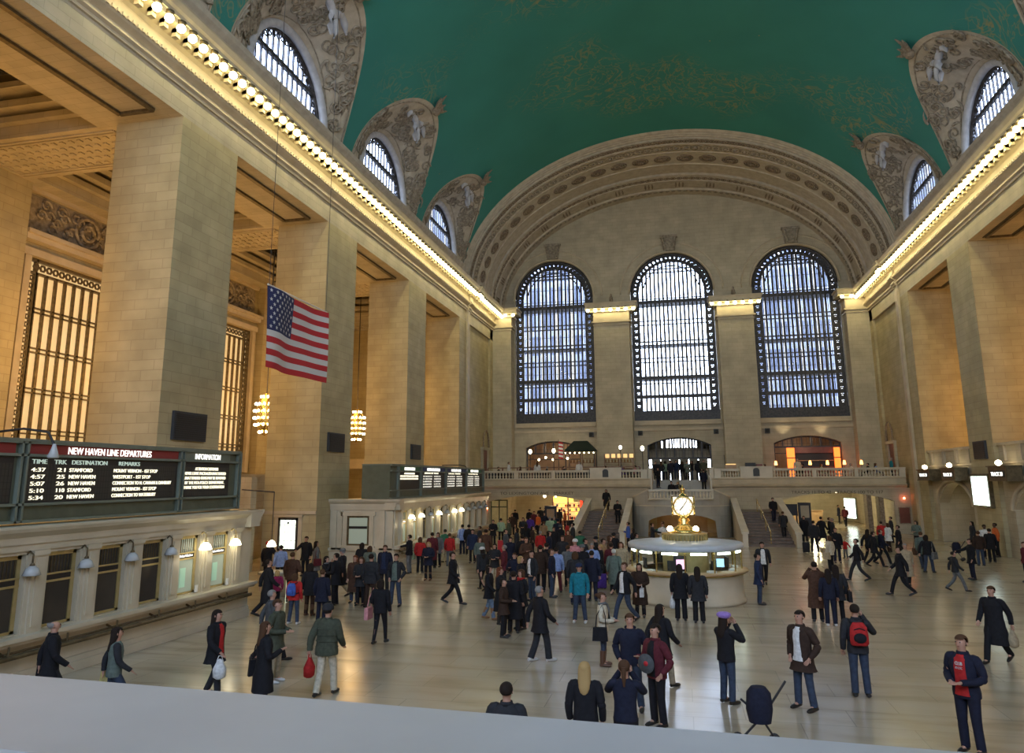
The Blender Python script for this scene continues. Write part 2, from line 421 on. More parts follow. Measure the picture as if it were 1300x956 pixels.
    # below ZL none. above tip
ztip=zr[-1]; th0=math.asin((ztip-VZ)/VB)
rows=[]
n=48
for k in range(n+1):
    t=th0+(PI-2*th0)*k/n; X=XC+VA*cos(t); Z=VZ+VB*sin(t)
    ys=[]
    for i,c in enumerate(LUN): ys+= [edges[i],(edges[i]+c)/2,c,(c+edges[i+1])/2]
    ys.append(edges[-1])
    rows.append([(X,y,Z) for y in ys])
mb.grid(rows,True)
struct(mb.obj('ceiling','teal'))

def lunette(c,s,idx):
    xw=(XL if s<0 else XR)+s*.15
    NP=64
    A=[];B=[]
    for k in range(NP+1):
        p=PI*k/NP
        A.append(Vector((xw,c+RA*cos(p),ZL-.15+RA*sin(p))))
        z=ZL+RB*sin(p); B.append(Vector((vx(z,s),c+RB*cos(p),z)))
    mb=MB(); rows=[]; NT=26
    rnd=random.Random(idx*7+s)
    for t in range(NT+1):
        u=t/NT; row=[]
        for k in range(NP+1):
            P=A[k].lerp(B[k],u)
            # slight cavetto
            P.z+=-.12*sin(PI*u)*sin(PI*k/NP)
            # carved scrollwork in the middle band
            w=max(0,min(1,(u-.12)/.12))*max(0,min(1,(.92-u)/.12))
            ang=PI*k/NP
            f=sin(ang*26+3*sin(u*9))*cos(u*21+2.2*sin(ang*11))
            P.x-=s*w*.11*max(0,f)
            row.append(tuple(P))
        rows.append(row)
    mb.grid(rows,True)
    sp=struct(mb.obj('trim_%d'%(100+idx),'plaster'))
    # archivolt ring round the window
    mb=MB()
    ring=[(xw-s*.10,c+(RA+.02)*cos(PI*k/40),ZL-.15+(RA+.02)*sin(PI*k/40)) for k in range(41)]
    mb.tube(ring,.24,8)
    mb.obj('arch_moulding','figure',sp)
    # scroll relief and figure
    mb=MB(); r=rnd
    for j in range(80):
        p=PI*(.04+.92*r.random()); u=.25+.6*r.random()
        k=int(p/PI*NP); k=min(max(k,1),NP-1); P=A[k].lerp(B[k],u); rad=.20+.30*r.random()
        e1=(A[k+1].lerp(B[k+1],u)-A[k-1].lerp(B[k-1],u)).normalized(); e2=(B[k]-A[k]).normalized(); nn=e1.cross(e2).normalized()
        if nn.x*s>0: nn=-nn
        e2=nn.cross(e1).normalized(); P+=nn*.13; g0=r.random()*6; sg=r.choice((-1,1))
        pts=[]
        for q in range(14):
            g=g0+sg*q*.62; rr=rad*(1-q/16); pts.append(tuple(P+e1*rr*cos(g)+e2*rr*sin(g)))
        mb.tube(pts,[.075-.003*q for q in range(14)],5)
        if j%2==0: mb.tube([tuple(P+e1*rad*cos(g0+.3*q)*(1+.25*q)*sg+e2*rad*sin(g0+.3*q)*(1+.2*q)) for q in range(5)],[.07,.09,.07,.05,.02],5)
    # swags framing the edge
    for u in (.16,.90):
        mb.tube([tuple(A[k].lerp(B[k],u)-Vector((s*.05,0,0))) for k in range(0,NP+1,2)],.05,5)
    mb.obj('scroll_relief','relief',sp)
    mb=MB(); k=NP//2
    P=A[k].lerp(B[k],.5); P.x-=s*.55; P.z-=.25
    # winged figure: disc, body and two spread wings
    mb.sphere((P.x,P.y,P.z+.15),.34,12,8,(.5,1,1.25)); mb.sphere((P.x-s*.1,P.y,P.z+.72),.2,10,6,(.8,1,1.1))
    for g in (-1,1):
        mb.tube([(P.x,P.y+g*.2,P.z+.3),(P.x,P.y+g*.75,P.z+.62),(P.x,P.y+g*1.25,P.z+.35),(P.x,P.y+g*1.5,P.z-.1)],[.22,.26,.2,.05],7)
        mb.tube([(P.x,P.y+g*.15,P.z-.1),(P.x,P.y+g*.3,P.z-.7),(P.x,P.y+g*.15,P.z-1.1)],[.2,.16,.06],7)
    mb.obj('winged_figure','figure',sp)
    # leafy crest at the tip
    mb=MB(); T=B[NP//2]
    for j in range(13):
        g=-1.4+2.8*j/12; L=.55+.25*(j%3==0)+.35*(j==6)
        mb.tube([(T.x-s*.1,T.y,T.z-.3),(T.x-s*(.2+.25*L),T.y+sin(g)*L*.6,T.z-.2+cos(g)*L*.5),(T.x-s*(.15+.6*L),T.y+sin(g)*L*.9,T.z-.1+cos(g)*L*.7)],[.12,.11,.03],6)
    mb.sphere((T.x-s*.15,T.y,T.z-.35),.28,10,6)
    mb.obj('tip_ornament','brownorn',sp)
    return sp
WN=[0]
def lun_window(c,s):
    WN[0]+=1
    x=(XL if s<0 else XR)+s*.35
    mb=MB(); z0=ZL-.15
    mb.tube([(x,c+(RA-.12)*cos(PI*k/36),z0+(RA-.12)*sin(PI*k/36)) for k in range(37)],.17,6)
    mb.box(x-.12,x+.12,c-RA,c+RA,z0-.1,z0+.12); mb.box(x-.10,x+.10,c-RA+.2,c+RA-.2,z0+1.75,z0+1.95)
    fr=struct(mb.obj('window_%d'%WN[0],'bronze'))
    mb=MB(); n=15
    for k in range(1,n):
        y=c-RA+2*RA*k/n; h=math.sqrt(max(0,(RA-.15)**2-(y-c)**2)); mb.box(x-.05,x+.05,y-.05,y+.05,z0,z0+h)
    # ornamental border of small roundels
    for k in range(25):
        p=PI*(k+.5)/25; yy=c+(RA-.42)*cos(p); zz=z0+(RA-.42)*sin(p)
        if zz>z0+.2: mb.lathe([(.10,-.03),(.16,-.03),(.16,.03),(.10,.03),(.10,-.03)],(x,yy,zz),8,'x')
    mb.obj('grille',M['bronze'],fr)
    mb=MB(); pts=[(x+s*.08,c+(RA-.1)*cos(PI*k/36),z0+(RA-.1)*sin(PI*k/36)) for k in range(37)]
    mb.add(pts,[tuple(range(37))]); mb.obj('glass_pane','glass',fr,norm=False)
    # portal for daylight
    portal((x+s*.3,c,z0+RA*.47),(-s,0,0),2*RA,RA*1.05)
def portal(loc,d,w,h):
    l=bpy.data.lights.new('daylight_portal','AREA'); l.shape='RECTANGLE'; l.size=w; l.size_y=h; l.cycles.is_portal=True
    o=bpy.data.objects.new('daylight_portal',l); COL.objects.link(o); o.location=loc
    o.rotation_euler=Vector(d).to_track_quat('-Z','Z').to_euler()
for i,c in enumerate(LUN):
    for s in (-1,1):
        if i==0 and s>0: pass
        lunette(c,s,i*2+(s>0)); lun_window(c,s)
# walls above attic outside lunette windows: flat wall behind spandrels (closes the room) with arch holes
for s in (-1,1):
    x0=(XL if s<0 else XR)+s*.15; mb=MB()
    ys=[]
    n=26
    prev=YW
    for c in LUN:
        mb.box(x0,x0+s*.4,prev,c-RA,23.0,29.5)
        for k in range(n):
            ya=c-RA+2*RA*k/n; yb=c-RA+2*RA*(k+1)/n
            za=ZL-.15+math.sqrt(max(0,RA*RA-(ya-c)**2)); zb=ZL-.15+math.sqrt(max(0,RA*RA-(yb-c)**2))
            mb.prism([(ya,max(za,23)),(yb,max(zb,23)),(yb,29.5),(ya,29.5)],lambda p,q,t:(t,p,q),x0,x0+s*.4)
        prev=c+RA
    mb.box(x0,x0+s*.4,prev,60.5,23.0,29.5)
    struct(mb.obj('wall_%s_clerestory'%('left' if s<0 else 'right'),'plaster'))

# ------------------------------------------------------------------ east barrel arch
def ell(t,b,a=VA): return (XC+a*cos(t),VZ+b*sin(t))
def sweep(prof,mat,n=72,t0=0,t1=PI,fn=None):
    "prof: list of (y, rise) points"
    mb=MB(); rows=[]
    for k in range(n+1):
        t=t0+(t1-t0)*k/n; row=[]
        for (y,b) in prof:
            X,Z=ell(t,b,VA+(b-12.5)*.9); row.append((X,y,Z))
        rows.append(row)
    mb.grid(rows,False); return mb
prof=[(59.35,13.6),(59.35,12.48),(59.55,12.36),(59.75,12.36),(59.8,12.28),(60.0,12.28),(60.05,12.2),(60.25,12.2),(60.25,12.05),(60.9,12.0),(60.95,11.9),(61.2,11.9),
 (61.25,12.0),(62.6,12.0),(62.65,11.92),(62.75,11.92),(62.8,12.0),(65.2,12.0),(65.25,11.92),(65.35,11.92),(65.4,12.0),(67.4,12.0),(67.4,11.8),(67.7,11.75),(68.4,11.75),(68.45,11.65),(70.3,11.65),(70.4,11.5),(70.9,11.5),(71.0,11.6),(72.2,11.6)]
mb=sweep(prof,'plaster'); ea=struct(mb.obj('ceiling_east_arch','plaster'))
def vine(y0,y1,b,nn,mat,name):
    mb=MB()
    for k in range(nn):
        t=PI*(k+.5)/nn; yc=(y0+y1)/2; hw=(y1-y0)/2
        ring=[]
        for q in range(9):
            g=q*2*PI/9; tt=t+cos(g)*hw*.75/15*(1.0); X,Z=ell(tt,b-.03,VA+(b-12.5)*.9-.03); ring.append((X,yc+sin(g)*hw*.8,Z))
        mb.tube(ring,.035,4,closed=True)
        X,Z=ell(t,b-.04,VA+(b-12.5)*.9-.04); mb.sphere((X,yc,Z),hw*.35,6,4,(1,1,.6))
    return mb.obj(name,mat,ea)
vine(60.3,60.85,12.0,120,'brownorn','vine_band'); vine(61.3,62.5,12.0,64,'relief','vine_band')
vine(67.75,68.35,11.75,90,'brownorn','vine_band'); vine(70.45,70.85,11.5,90,'relief','vine_band')
for k in range(27):
    t=PI*(k+.5)/27; mb=MB(); yc=64.0
    def P(dt,dy,dr): 
        X,Z=ell(t+dt/15.0,12.0-dr,VA-.45-dr); return (X,yc+dy,Z)
    for r_,w in ((.62,.06),(.44,.05)):
        mb.tube([P(r_*cos(g*PI/9),r_*sin(g*PI/9),.05) for g in range(18)],w,5,closed=True)
    for g in range(10):
        a=g*2*PI/10; mb.tube([P(.1*cos(a),.1*sin(a),.08),P(.3*cos(a),.3*sin(a),.1)],[.09,.05],5)
    mb.sphere(P(0,0,.1),.12,8,5)
    mb.obj('rosette','brownorn',ea)
# fan scroll panels inside between
mb=MB()
for k in range(18):
    t=PI*(k+.5)/18
    for g in range(3):
        X,Z=ell(t+(g-1)*.02,11.62,VA-.8); mb.tube([(X,68.8,Z),(X,69.5,Z),(X,70.0,Z)],[.03,.09,.03],5)
mb.obj('reed_ornament','brownorn',ea)

# ------------------------------------------------------------------ east window wall
WIN=[(-15.96,-7.91),(-4.18,3.86),(7.44,15.27)]; WZ0=9.9
def arched_wall(mb,x0,x1,y0,y1,z0,z1,ops,n=28):
    "ops: (xa,xb,zbot,zspring,zcrown)"
    xs=x0
    for (xa,xb,zb,zs,zc) in sorted(ops):
        mb.box(xs,xa,y0,y1,z0,z1)
        if zb>z0: mb.box(xa,xb,y0,y1,z0,zb)
        c=(xa+xb)/2; hw=(xb-xa)/2; rise=zc-zs
        if rise>=hw*.98: f=lambda x: zs+rise*math.sqrt(max(0,1-((x-c)/hw)**2))
        else:
            R=(hw*hw+rise*rise)/(2*rise) if rise>0 else 1e9
            f=(lambda x: zc-R+math.sqrt(max(0,R*R-(x-c)**2))) if rise>0 else (lambda x: zc)
        for k in range(n):
            pa=xa+(xb-xa)*(1-cos(PI*k/n))/2; pb=xa+(xb-xa)*(1-cos(PI*(k+1)/n))/2
            mb.prism([(pa,f(pa)),(pb,f(pb)),(pb,z1),(pa,z1)],lambda p,q,t:(p,t,q),y0,y1)
        xs=xb
    mb.box(xs,x1,y0,y1,z0,z1)
mb=MB()
for z0,z1,ops in ((9.3,34.5,[(a,b,WZ0,22.55,22.55+(b-a)/2) for a,b in WIN]),
                  (3.7,9.3,[(-15.0,-9.5,ZB,7.45,8.1),(-3.1,2.85,4.2,7.5,8.25),(8.45,14.3,ZB,7.55,8.2)])):
    arched_wall(mb,XL-3,XR+3,YE,YE+1.4,z0,z1,ops)
struct(mb.obj('wall_east','stone2'))
# architraves around window heads
for a,b in WIN:
    c=(a+b)/2; R=(b-a)/2; mb=MB()
    for (rr,w) in ((R+.12,.12),(R+.95,.09)):
        mb.tube([(c+rr*cos(PI*k/40),YE-.02,22.55+rr*sin(PI*k/40)) for k in range(41)],w,6)
    mb.box(a-.0,b+.0,YE-.25,YE,9.45,9.85); mb.box(a-.25,b+.25,YE-.16,YE,8.9,9.15)
    trim(mb,'trim')
    # keystone cartouche
    mb=MB(); zk=22.55+R
    mb.prism([(-.55,.1),(.55,.1),(.75,1.5),(-.75,1.5)],lambda p,q,t:(c+p,t,zk+q),YE-.35,YE)
    mb.box(c-.85,c+.85,YE-.45,YE,zk+1.5,zk+1.72)
    for g in (-1,1):
        mb.tube([(c+g*.35,YE-.4,zk+.3),(c+g*.5,YE-.45,zk+.9),(c+g*.6,YE-.4,zk+1.4)],[.16,.12,.16],6)
    trim(mb,'relief')
# piers between/next to windows with lit consoles
def pier(a,b,y0):
    mb=MB(); mb.box(a,b,y0,YE,ZB,19.5)
    mb.box(a-.05,b+.05,y0-.07,YE,ZB,5.1)
    o=struct(mb.obj('pillar','stone2'))
    mb=MB()
    for (z0,z1,e) in ((19.2,19.3,.1),(19.45,19.6,.2),(19.6,20.5,.05),(20.5,20.7,.3),(20.78,21.2,.75),(21.2,21.35,.85)): mb.box(a-e,b+e,y0-e,YE,z0,z1)
    mb.obj('capital','trim',o)
    return o
PIERS=[(-7.72,-4.3,70.6),(4.05,7.28,70.6)]
for p in PIERS: pier(*p)
for (a,b) in ((XL,-16.1),(15.4,XR)): pier(a,b,70.6)
# statuettes on the pier blocks
for p in PIERS:
    c=(p[0]+p[1])/2; st=empty('statuette',(c,71.3,21.35),0,'small dark finial figure on the %s lit window pier, by the middle window'%('north-side' if p[0]<0 else 'south-side'),'ornament')
    if p[0]>0: st['label']='small dark finial figure above the lit pier between middle and right windows'
    else: st['label']='small dark finial figure above the lit pier between left and middle windows'
    mb=MB(); mb.lathe([(.0,0),(.28,0),(.22,.12),(.12,.2),(.12,.3)],(0,0,0),10); mb.obj('base','brownorn',st)
    mb=MB(); mb.lathe([(.12,.3),(.2,.5),(.16,.8),(.07,.95),(.11,1.05),(.0,1.2)],(0,0,0),10); mb.obj('body','brownorn',st)

def big_window(a,b):
    WN[0]+=1; c=(a+b)/2; R=(b-a)/2; zs=22.55
    top=lambda x,rr=R: zs+math.sqrt(max(0,rr*rr-(x-c)**2))
    y=YE+.35
    mb=MB()
    # outer dark border
    for rr,w in ((R-.14,.15),(R-.78,.10)):
        mb.tube([(c+rr*cos(PI*k/44),y,zs+rr*sin(PI*k/44)) for k in range(45)],w,6)
    for x in (a+.13,b-.13,a+.78,b-.78): mb.box(x-.09,x+.09,y-.1,y+.1,WZ0,zs)
    mb.box(a,b,y-.15,y+.15,WZ0,WZ0+.95)
    fr=struct(mb.obj('window_%d'%WN[0],'bronze'))
    # lattice roundels in the border
    mb=MB()
    for x0_ in (a+.13,b-.78):
        z_=WZ0+.9
        while z_<zs: mb.box(x0_,x0_+.65,y-.02,y+.02,z_,min(z_+.40,zs)); mb.box(x0_,x0_+.20,y-.02,y+.02,z_+.4,min(z_+.62,zs)); mb.box(x0_+.45,x0_+.65,y-.02,y+.02,z_+.4,min(z_+.62,zs)); z_+=.62
    for k in range(26):
        for (p0,p1,r0,r1) in ((k,k+.62,R-.80,R-.1),(k+.62,k+1,R-.80,R-.58),(k+.62,k+1,R-.32,R-.1)):
            A0,A1=PI*p0/26,PI*p1/26
            mb.add([(c+q*cos(t),y,zs+q*sin(t)) for t,q in ((A0,r0),(A1,r0),(A1,r1),(A0,r1))],[(0,1,2,3)])
    zz=WZ0+1.25
    while zz<zs:
        for x in (a+.46,b-.46):
            mb.lathe([(.12,-.03),(.24,-.03),(.24,.03),(.12,.03),(.12,-.03)],(x,y,zz),8,'y',smooth=False)
            mb.box(x-.3,x+.3,y-.03,y+.03,zz+.26,zz+.34)
        zz+=.62
    for k in range(27):
        p=PI*(k+.5)/27; mb.lathe([(.12,-.03),(.24,-.03),(.24,.03),(.12,.03),(.12,-.03)],(c+(R-.47)*cos(p),y,zs+(R-.47)*sin(p)),8,'y',smooth=False)
    mb.obj('border_lattice','bronze',fr)
    # vertical bars, thick and thin
    mb=MB(); n=16; x0,x1=a+.82,b-.82
    for k in range(1,n):
        x=x0+(x1-x0)*k/n; t=top(x,R-.78); mb.box(x-.105,x+.105,y-.05,y+.05,WZ0+.9,t)
    for k in range(n):
        x=x0+(x1-x0)*(k+.5)/n; t=top(x,R-.78); mb.box(x-.03,x+.03,y-.03,y+.03,WZ0+.9,t)
    mb.obj('mullions','bronze',fr)
    mb=MB()
    for z,h in ((zs-1.05,.34),(zs-.62,.09),(17.6,.12),(17.25,.12),(15.55,.10),(15.95,.10),(13.9,.34),(13.45,.08),(12.05,.34),(19.3,.10),(19.7,.10),(24.6,.09),(24.95,.09)):
        hw=min(R,math.sqrt(max(0,R*R-max(0,z-zs)**2)))-.4
        mb.box(c-hw,c+hw,y-.08,y+.08,z,z+h)
    for q in range(7):
        zq=25.0+.2*q; hw=math.sqrt(max(0,(R-.7)**2-(zq-zs)**2)) if zq-zs<R-.7 else 0
        if hw>.2: mb.box(c-hw,c+hw,y-.03,y+.03,zq,zq+.07)
    mb.tube([(c+(R-1.25)*cos(PI*k/30),y,zs+(R-1.25)*sin(PI*k/30)) for k in range(2,29)],.06,5)
    mb.obj('transoms','bronze',fr)
    # glass and second outer skin with walkway slabs between
    mb=MB(); mb.add([(x,y+.12,WZ0) for x in (a,b)][::1]+[(b,y+.12,zs)]+[(c+R*cos(PI*k/30),y+.12,zs+R*sin(PI*k/30)) for k in range(1,30)]+[(a,y+.12,zs)],[tuple(range(33-1))]); mb.obj('glass_pane','glass',fr,norm=False)
    y2=YE+2.2; mb=MB()
    n=11
    for k in range(n+1):
        x=a-.5+(b-a+1)*k/n; mb.box(x-.022,x+.022,y2-.03,y2+.03,WZ0-1,28)
    zz=WZ0
    while zz<28: mb.box(a-.8,b+.8,y2-.03,y2+.03,zz,zz+.05); zz+=1.28
    for z in (13.95,17.3,21.55): mb.box(a-.8,b+.8,YE+.7,y2,z,z+.12)
    mb.obj('outer_skin','bronze',fr)
    portal((c,YE+2.6,(WZ0+26.6)/2),(0,-1,0),b-a,16.8)
for a,b in WIN: big_window(a,b)
# side cheeks between the two window skins
mb=MB()
for a,b in WIN:
    mb.box(a-1.3,a-.9,YE+1.4,YE+2.5,9,29); mb.box(b+.9,b+1.3,YE+1.4,YE+2.5,9,29)
mb.box(XL-3,XR+3,YE+1.3,YE+2.6,27.6,28.2)
trim(mb,'stone2')
# ------------------------------------------------------------------ lower east wall, balcony
YF=64.5
mb=MB()
arched_wall(mb,XL-3,-2.8,YF,YF+.8,0,3.55,[(-16.9,-8.1,0,2.45,3.02)]); arched_wall(mb,2.62,XR+3,YF,YF+.8,0,3.55,[(7.9,16.3,0,2.55,3.2)]); arched_wall(mb,-2.8,2.62,YF,YF+.1,0,2.44,[(-2.2,1.9,0,1.35,2.05)])
WEL=struct(mb.obj('wall_east_lower','stone2'))
# balcony slab with cornice and plain band
mb=MB(); prof=[(0,3.5),(-.10,3.5),(-.10,3.6),(-.30,3.72),(-.34,3.85),(-.12,3.9),(-.12,4.3),(-.2,4.33),(-.2,4.42),(0,4.42)]
for a,b in ((XL,-2.62),(2.45,XR)):
    mb.prism(prof,lambda p,q,t:(t,YF+p,q),a,b)
trim(mb,'trim')
mb=MB(); mb.box(XL,-2.62,YF,YE,3.5,ZB); mb.box(2.45,XR,YF,YE,3.5,ZB); mb.box(-2.62,2.45,67.2,YE+6,3.5,ZB)
struct(mb.obj('floor_balcony','greymarble'))
# steps in the central gap, landing, side flights
mb=MB()
for k in range(9): mb.box(-2.62,2.45,64.6+.29*k,67.3,2.75,2.75+.167*(k+1))
st=empty('central_steps',(0,0,0),0,'flight of stone steps rising through the gap in the balcony','steps'); mb.obj('tread_flight','greymarble',st)
for x in (-2.62,2.45-.0):
    mb=MB(); mb.box(x-.16,x+.16,YF-.1,67.3,2.75,5.2); mb.box(x-.2,x+.2,YF-.14,67.3,5.2,5.3); struct(mb.obj('wall_balcony_cheek','marble'))
mb=MB(); mb.tube([(-.25,64.4,3.65),(-.25,67.3,5.15)],.03,6); mb.tube([(-.25,64.5,2.75),(-.25,64.5,3.7)],.025,6); mb.tube([(-.25,67.2,4.2),(-.25,67.2,5.1)],.025,6); mb.obj('handrail','brass',st)
# central landing: convex wall with arch
cxm=-.15
def curve_front(h=22,r=3.78,y0=60.75,d=2.55):
    out=[]
    for k in range(h+1):
        a=PI*k/h; out.append((cxm-r*cos(a),y0-d*sin(a)**.8))
    return out
CF=curve_front()
def archz(x):
    u=(x-cxm)/2.55
    return -1 if abs(u)>=1 else .80+.92*math.sqrt(1-u*u*.85)
def topz(x):
    u=abs(x-cxm)
    return 2.75 if u<2.42 else 3.52-(u-2.42)/(3.78-2.42)*.62
mb=MB(); cp_=MB()
for (x0,y0),(x1,y1) in zip(CF[:-1],CF[1:]):
    n=4
    for q in range(n):
        xa=x0+(x1-x0)*q/n; ya=y0+(y1-y0)*q/n; xb=x0+(x1-x0)*(q+1)/n; yb=y0+(y1-y0)*(q+1)/n
        za=max(0,archz(xa)); zb=max(0,archz(xb)); ta,tb=topz(xa),topz(xb)
        if (ta>3)!=(tb>3): ta=tb=min(ta,tb)
        t=.45
        mb.add([(xa,ya,za),(xb,yb,zb),(xb,yb,tb),(xa,ya,ta),(xa,ya+t,za),(xb,yb+t,zb),(xb,yb+t,tb),(xa,ya+t,ta)],
               [(0,1,2,3),(7,6,5,4),(0,4,5,1),(3,2,6,7)])
        if ta>2.8 and tb>2.8:
            cp_.add([(xa,ya-.07,ta),(xb,yb-.07,tb),(xb,yb-.07,tb+.11),(xa,ya-.07,ta+.11),(xa,ya+t+.05,ta),(xb,yb+t+.05,tb),(xb,yb+t+.05,tb+.11),(xa,ya+t+.05,ta+.11)],[(0,1,2,3),(7,6,5,4),(0,4,5,1),(3,2,6,7)])
struct(mb.obj('wall_landing_front','greymarble')); trim(cp_,'marble')
mb=MB(); pts=[(x,y+.1) for x,y in CF if abs(x-cxm)<3.4]; pts+=[(pts[-1][0],64.5),(pts[0][0],64.5)]
mb.prism(pts,lambda p,q,t:(p,q,t),2.45,2.75); struct(mb.obj('floor_landing','greymarble'))
mb=MB()
for z,e,h in ((2.30,.07,.08),(2.75,.12,.10)):
    o=[(x,y-e) for x,y in CF if z<2.5 or abs(x-cxm)<2.5]
    for (x0,y0),(x1,y1) in zip(o[:-1],o[1:]): mb.add([(x0,y0,z),(x1,y1,z),(x1,y1,z+h),(x0,y0,z+h),(x0,y0+.3,z),(x1,y1+.3,z),(x1,y1+.3,z+h),(x0,y0+.3,z+h)],[(0,1,2,3),(7,6,5,4),(0,4,5,1),(3,2,6,7)])
trim(mb,'marble')
# warm inner vault behind the arch
mb=MB(); mb.box(-3.3,-2.9,61.6,66,0,2.4); mb.box(2.6,3.0,61.6,66,0,2.4); mb.box(-3.3,3.0,61.6,64.4,2.2,2.4); mb.box(-3.3,3.0,65.9,66.2,0,2.4)
struct(mb.obj('wall_ramp_passage','tan'))
# balusters
def baluster_mesh(h):
    mb=MB(); k=h
    mb.lathe([(.0,0),(.085,0),(.085,.06*k),(.05,.10*k),(.05,.14*k),(.095,.32*k),(.085,.45*k),(.045,.72*k),(.045,.8*k),(.075,.88*k),(.075,k),(0,k)],(0,0,0),8)
    me=mb.mesh('baluster'); me.materials.append(M['marble']); return me
BAL=baluster_mesh(.5)
def put_baluster(par,x,y,z):
    o=bpy.data.objects.new('baluster',BAL); COL.objects.link(o); o.parent=par; o.location=(x,y,z); return o
def balustrade(x0,x1,label,group='balcony balustrade sections',z=4.42,n=12):
    r=empty('balustrade',(x0,YF-.02,z),0,label,'balustrade',group); L=x1-x0
    mb=MB(); mb.box(0,L,-.1,.2,0,.06); mb.obj('plinth','marble',r)
    mb=MB(); mb.box(0,L,-.14,.24,.56,.66); mb.box(0,L,-.18,.28,.66,.74); mb.obj('rail','marble',r)
    for k in range(n): put_baluster(r,L*(k+.5)/n,.05,.06)
    return r
def pedestal(x0,x1,h,label,plaque=False,z=4.42):
    r=empty('pedestal',((x0+x1)/2,YF-.02,z),0,label,'pedestal','pedestals between the balustrades'); w=(x1-x0)/2
    mb=MB(); mb.box(-w,w,-.13,.24,0,h-.1); mb.box(-w-.02,w+.02,-.2,.3,h-.1,h); mb.obj('block','marble',r)
    if plaque:
        mb=MB(); p=[(-.25,.12),(.25,.12),(.25,.6)]+[(.25*cos(PI*k/8),.6+.2*sin(PI*k/8)) for k in range(1,8)]+[(-.25,.6)]
        mb.prism(p,lambda a,b,t:(a,t,b),-.17,-.12); mb.obj('arched_vent','slate',r)
    return r
LB=[(-17.9,-14.53),(-14.07,-11.18),(-10.77,-7.78),(-5.02,-3.43)]
RBs=[(3.23,4.72),(7.33,10.32),(10.71,13.52),(13.88,16.82)]
lab=['pale balustrade section at the far left end of the balcony, beside the departure board','pale balustrade section above the left archway, below the first two globe lamps','pale balustrade section in front of the dark green canopy restaurant','short pale balustrade section just left of the central steps']
for (a,b),l in zip(LB,lab): balustrade(a,b,l,n=6 if b-a<2 else 12)
lab=['short pale balustrade section just right of the central steps','pale balustrade section in front of the glowing orange column, right balcony','middle pale balustrade section of the right balcony below small table lamps','pale balustrade section at the far right end of the balcony']
for (a,b),l in zip(RBs,lab): balustrade(a,b,l,n=7 if b-a<2 else 13)
pedestal(-14.5,-14.1,.74,'narrow marble pedestal between the two leftmost balustrade sections'); pedestal(-11.15,-10.8,.74,'narrow marble pedestal in the left balustrade above the lit archway')
pedestal(-7.75,-5.05,.92,'wide marble pedestal with arched dark vent on the left balcony',True); pedestal(-3.4,-2.85,.74,'plain marble end block left of the central steps')
pedestal(2.68,3.2,.74,'plain marble end block right of the central steps'); pedestal(4.75,7.3,.92,'wide marble pedestal with arched dark vent on the right balcony',True)
pedestal(10.35,10.68,.74,'narrow marble pedestal below the middle of the right restaurant'); pedestal(13.55,13.85,.74,'narrow marble pedestal near the right end of the balcony'); pedestal(16.85,XR,.74,'narrow marble end block against the right side wall')
# landing balustrade
r=empty('balustrade',(cxm,58.2,2.85),0,'curved balustrade of the central landing behind the gold clock','balustrade')
mb=MB(); mb.box(-2.35,2.35,-.1,.2,0,.08); mb.obj('plinth','marble',r)
mb=MB(); mb.box(-2.42,2.42,-.16,.26,.60,.72); mb.obj('rail','marble',r)
for k in range(19): put_baluster(r,-2.2+4.4*k/18,.05,.08)
# main side flights
def flight(x0,x1,lab):
    r=empty('staircase',((x0+x1)/2,51.6,0),0,lab,'staircase','main staircases')
    w=(x1-x0)/2; n=12; mb=MB()
    for k in range(n): mb.box(-w,w,k*.68,8.9+3.6,k*.157,(k+1)*.157)
    s=mb.obj('tread_flight','browntread',r)
    # dark risers bands
    mb=MB()
    for k in range(n): mb.box(-w+.02,w-.02,k*.68-.012,k*.68,k*.157,(k+1)*.157-.03)
    mb.obj('riser','tanriser',r)
    for sx in (-1,1):
        mb=MB(); x=sx*(w+.17); a,b=-.6,8.9
        mb.add([(x-.17,a,0),(x+.17,a,0),(x+.17,b,0),(x-.17,b,0),(x-.17,a,.85),(x+.17,a,.85),(x+.17,b,2.75),(x-.17,b,2.75)],[(0,3,2,1),(4,5,6,7),(0,1,5,4),(1,2,6,5),(2,3,7,6),(3,0,4,7)])
        mb.obj('parapet','marble',r)
        mb=MB(); mb.add([(x-.24,a-.05,.85),(x+.24,a-.05,.85),(x+.24,b,2.75),(x-.24,b,2.75),(x-.24,a-.05,.97),(x+.24,a-.05,.97),(x+.24,b,2.87),(x-.24,b,2.87)],[(0,3,2,1),(4,5,6,7),(0,1,5,4),(1,2,6,5),(2,3,7,6),(3,0,4,7)])
        mb.obj('coping','marble',r)
    mb=MB(); mb.tube([(0,.1,1.0),(0,8.2,2.8)],.055,6)
    for q in (.1,2.8,5.5,8.2): mb.tube([(0,q,max(0,q*.23)),(0,q,1.0+(q-.1)*.222)],.025,6)
    mb.obj('handrail','brass',r)
    return r
M['browntread']=mottled('worn_brown_marble_steps',(.10,.07,.055),(.15,.11,.085),3,.45); M['tanriser']=mottled('brown_marble_riser',(.13,.085,.06),(.19,.13,.09),3,.5)
flight(-7.25,-4.25,'left stone staircase with brass middle handrail and two people on it')
flight(4.0,6.95,'right stone staircase with brass middle handrail, behind the kiosk')
# ------------------------------------------------------------------ archways: passages behind
def passage(x0,x1,zc,depth,nm):
    mb=MB(); y0=YF+.8
    mb.box(x0-.3,x0,y0,y0+depth,0,zc); mb.box(x1,x1+.3,y0,y0+depth,0,zc); mb.box(x0-.3,x1+.3,y0+depth,y0+depth+.3,0,zc); mb.box(x0-.3,x1+.3,y0,y0+depth,zc-.12,zc)
    return struct(mb.obj('wall_passage_'+nm,'stone2'))
passage(-17.6,-7.6,3.5,14,'left'); passage(7.4,16.9,3.5,17,'right')
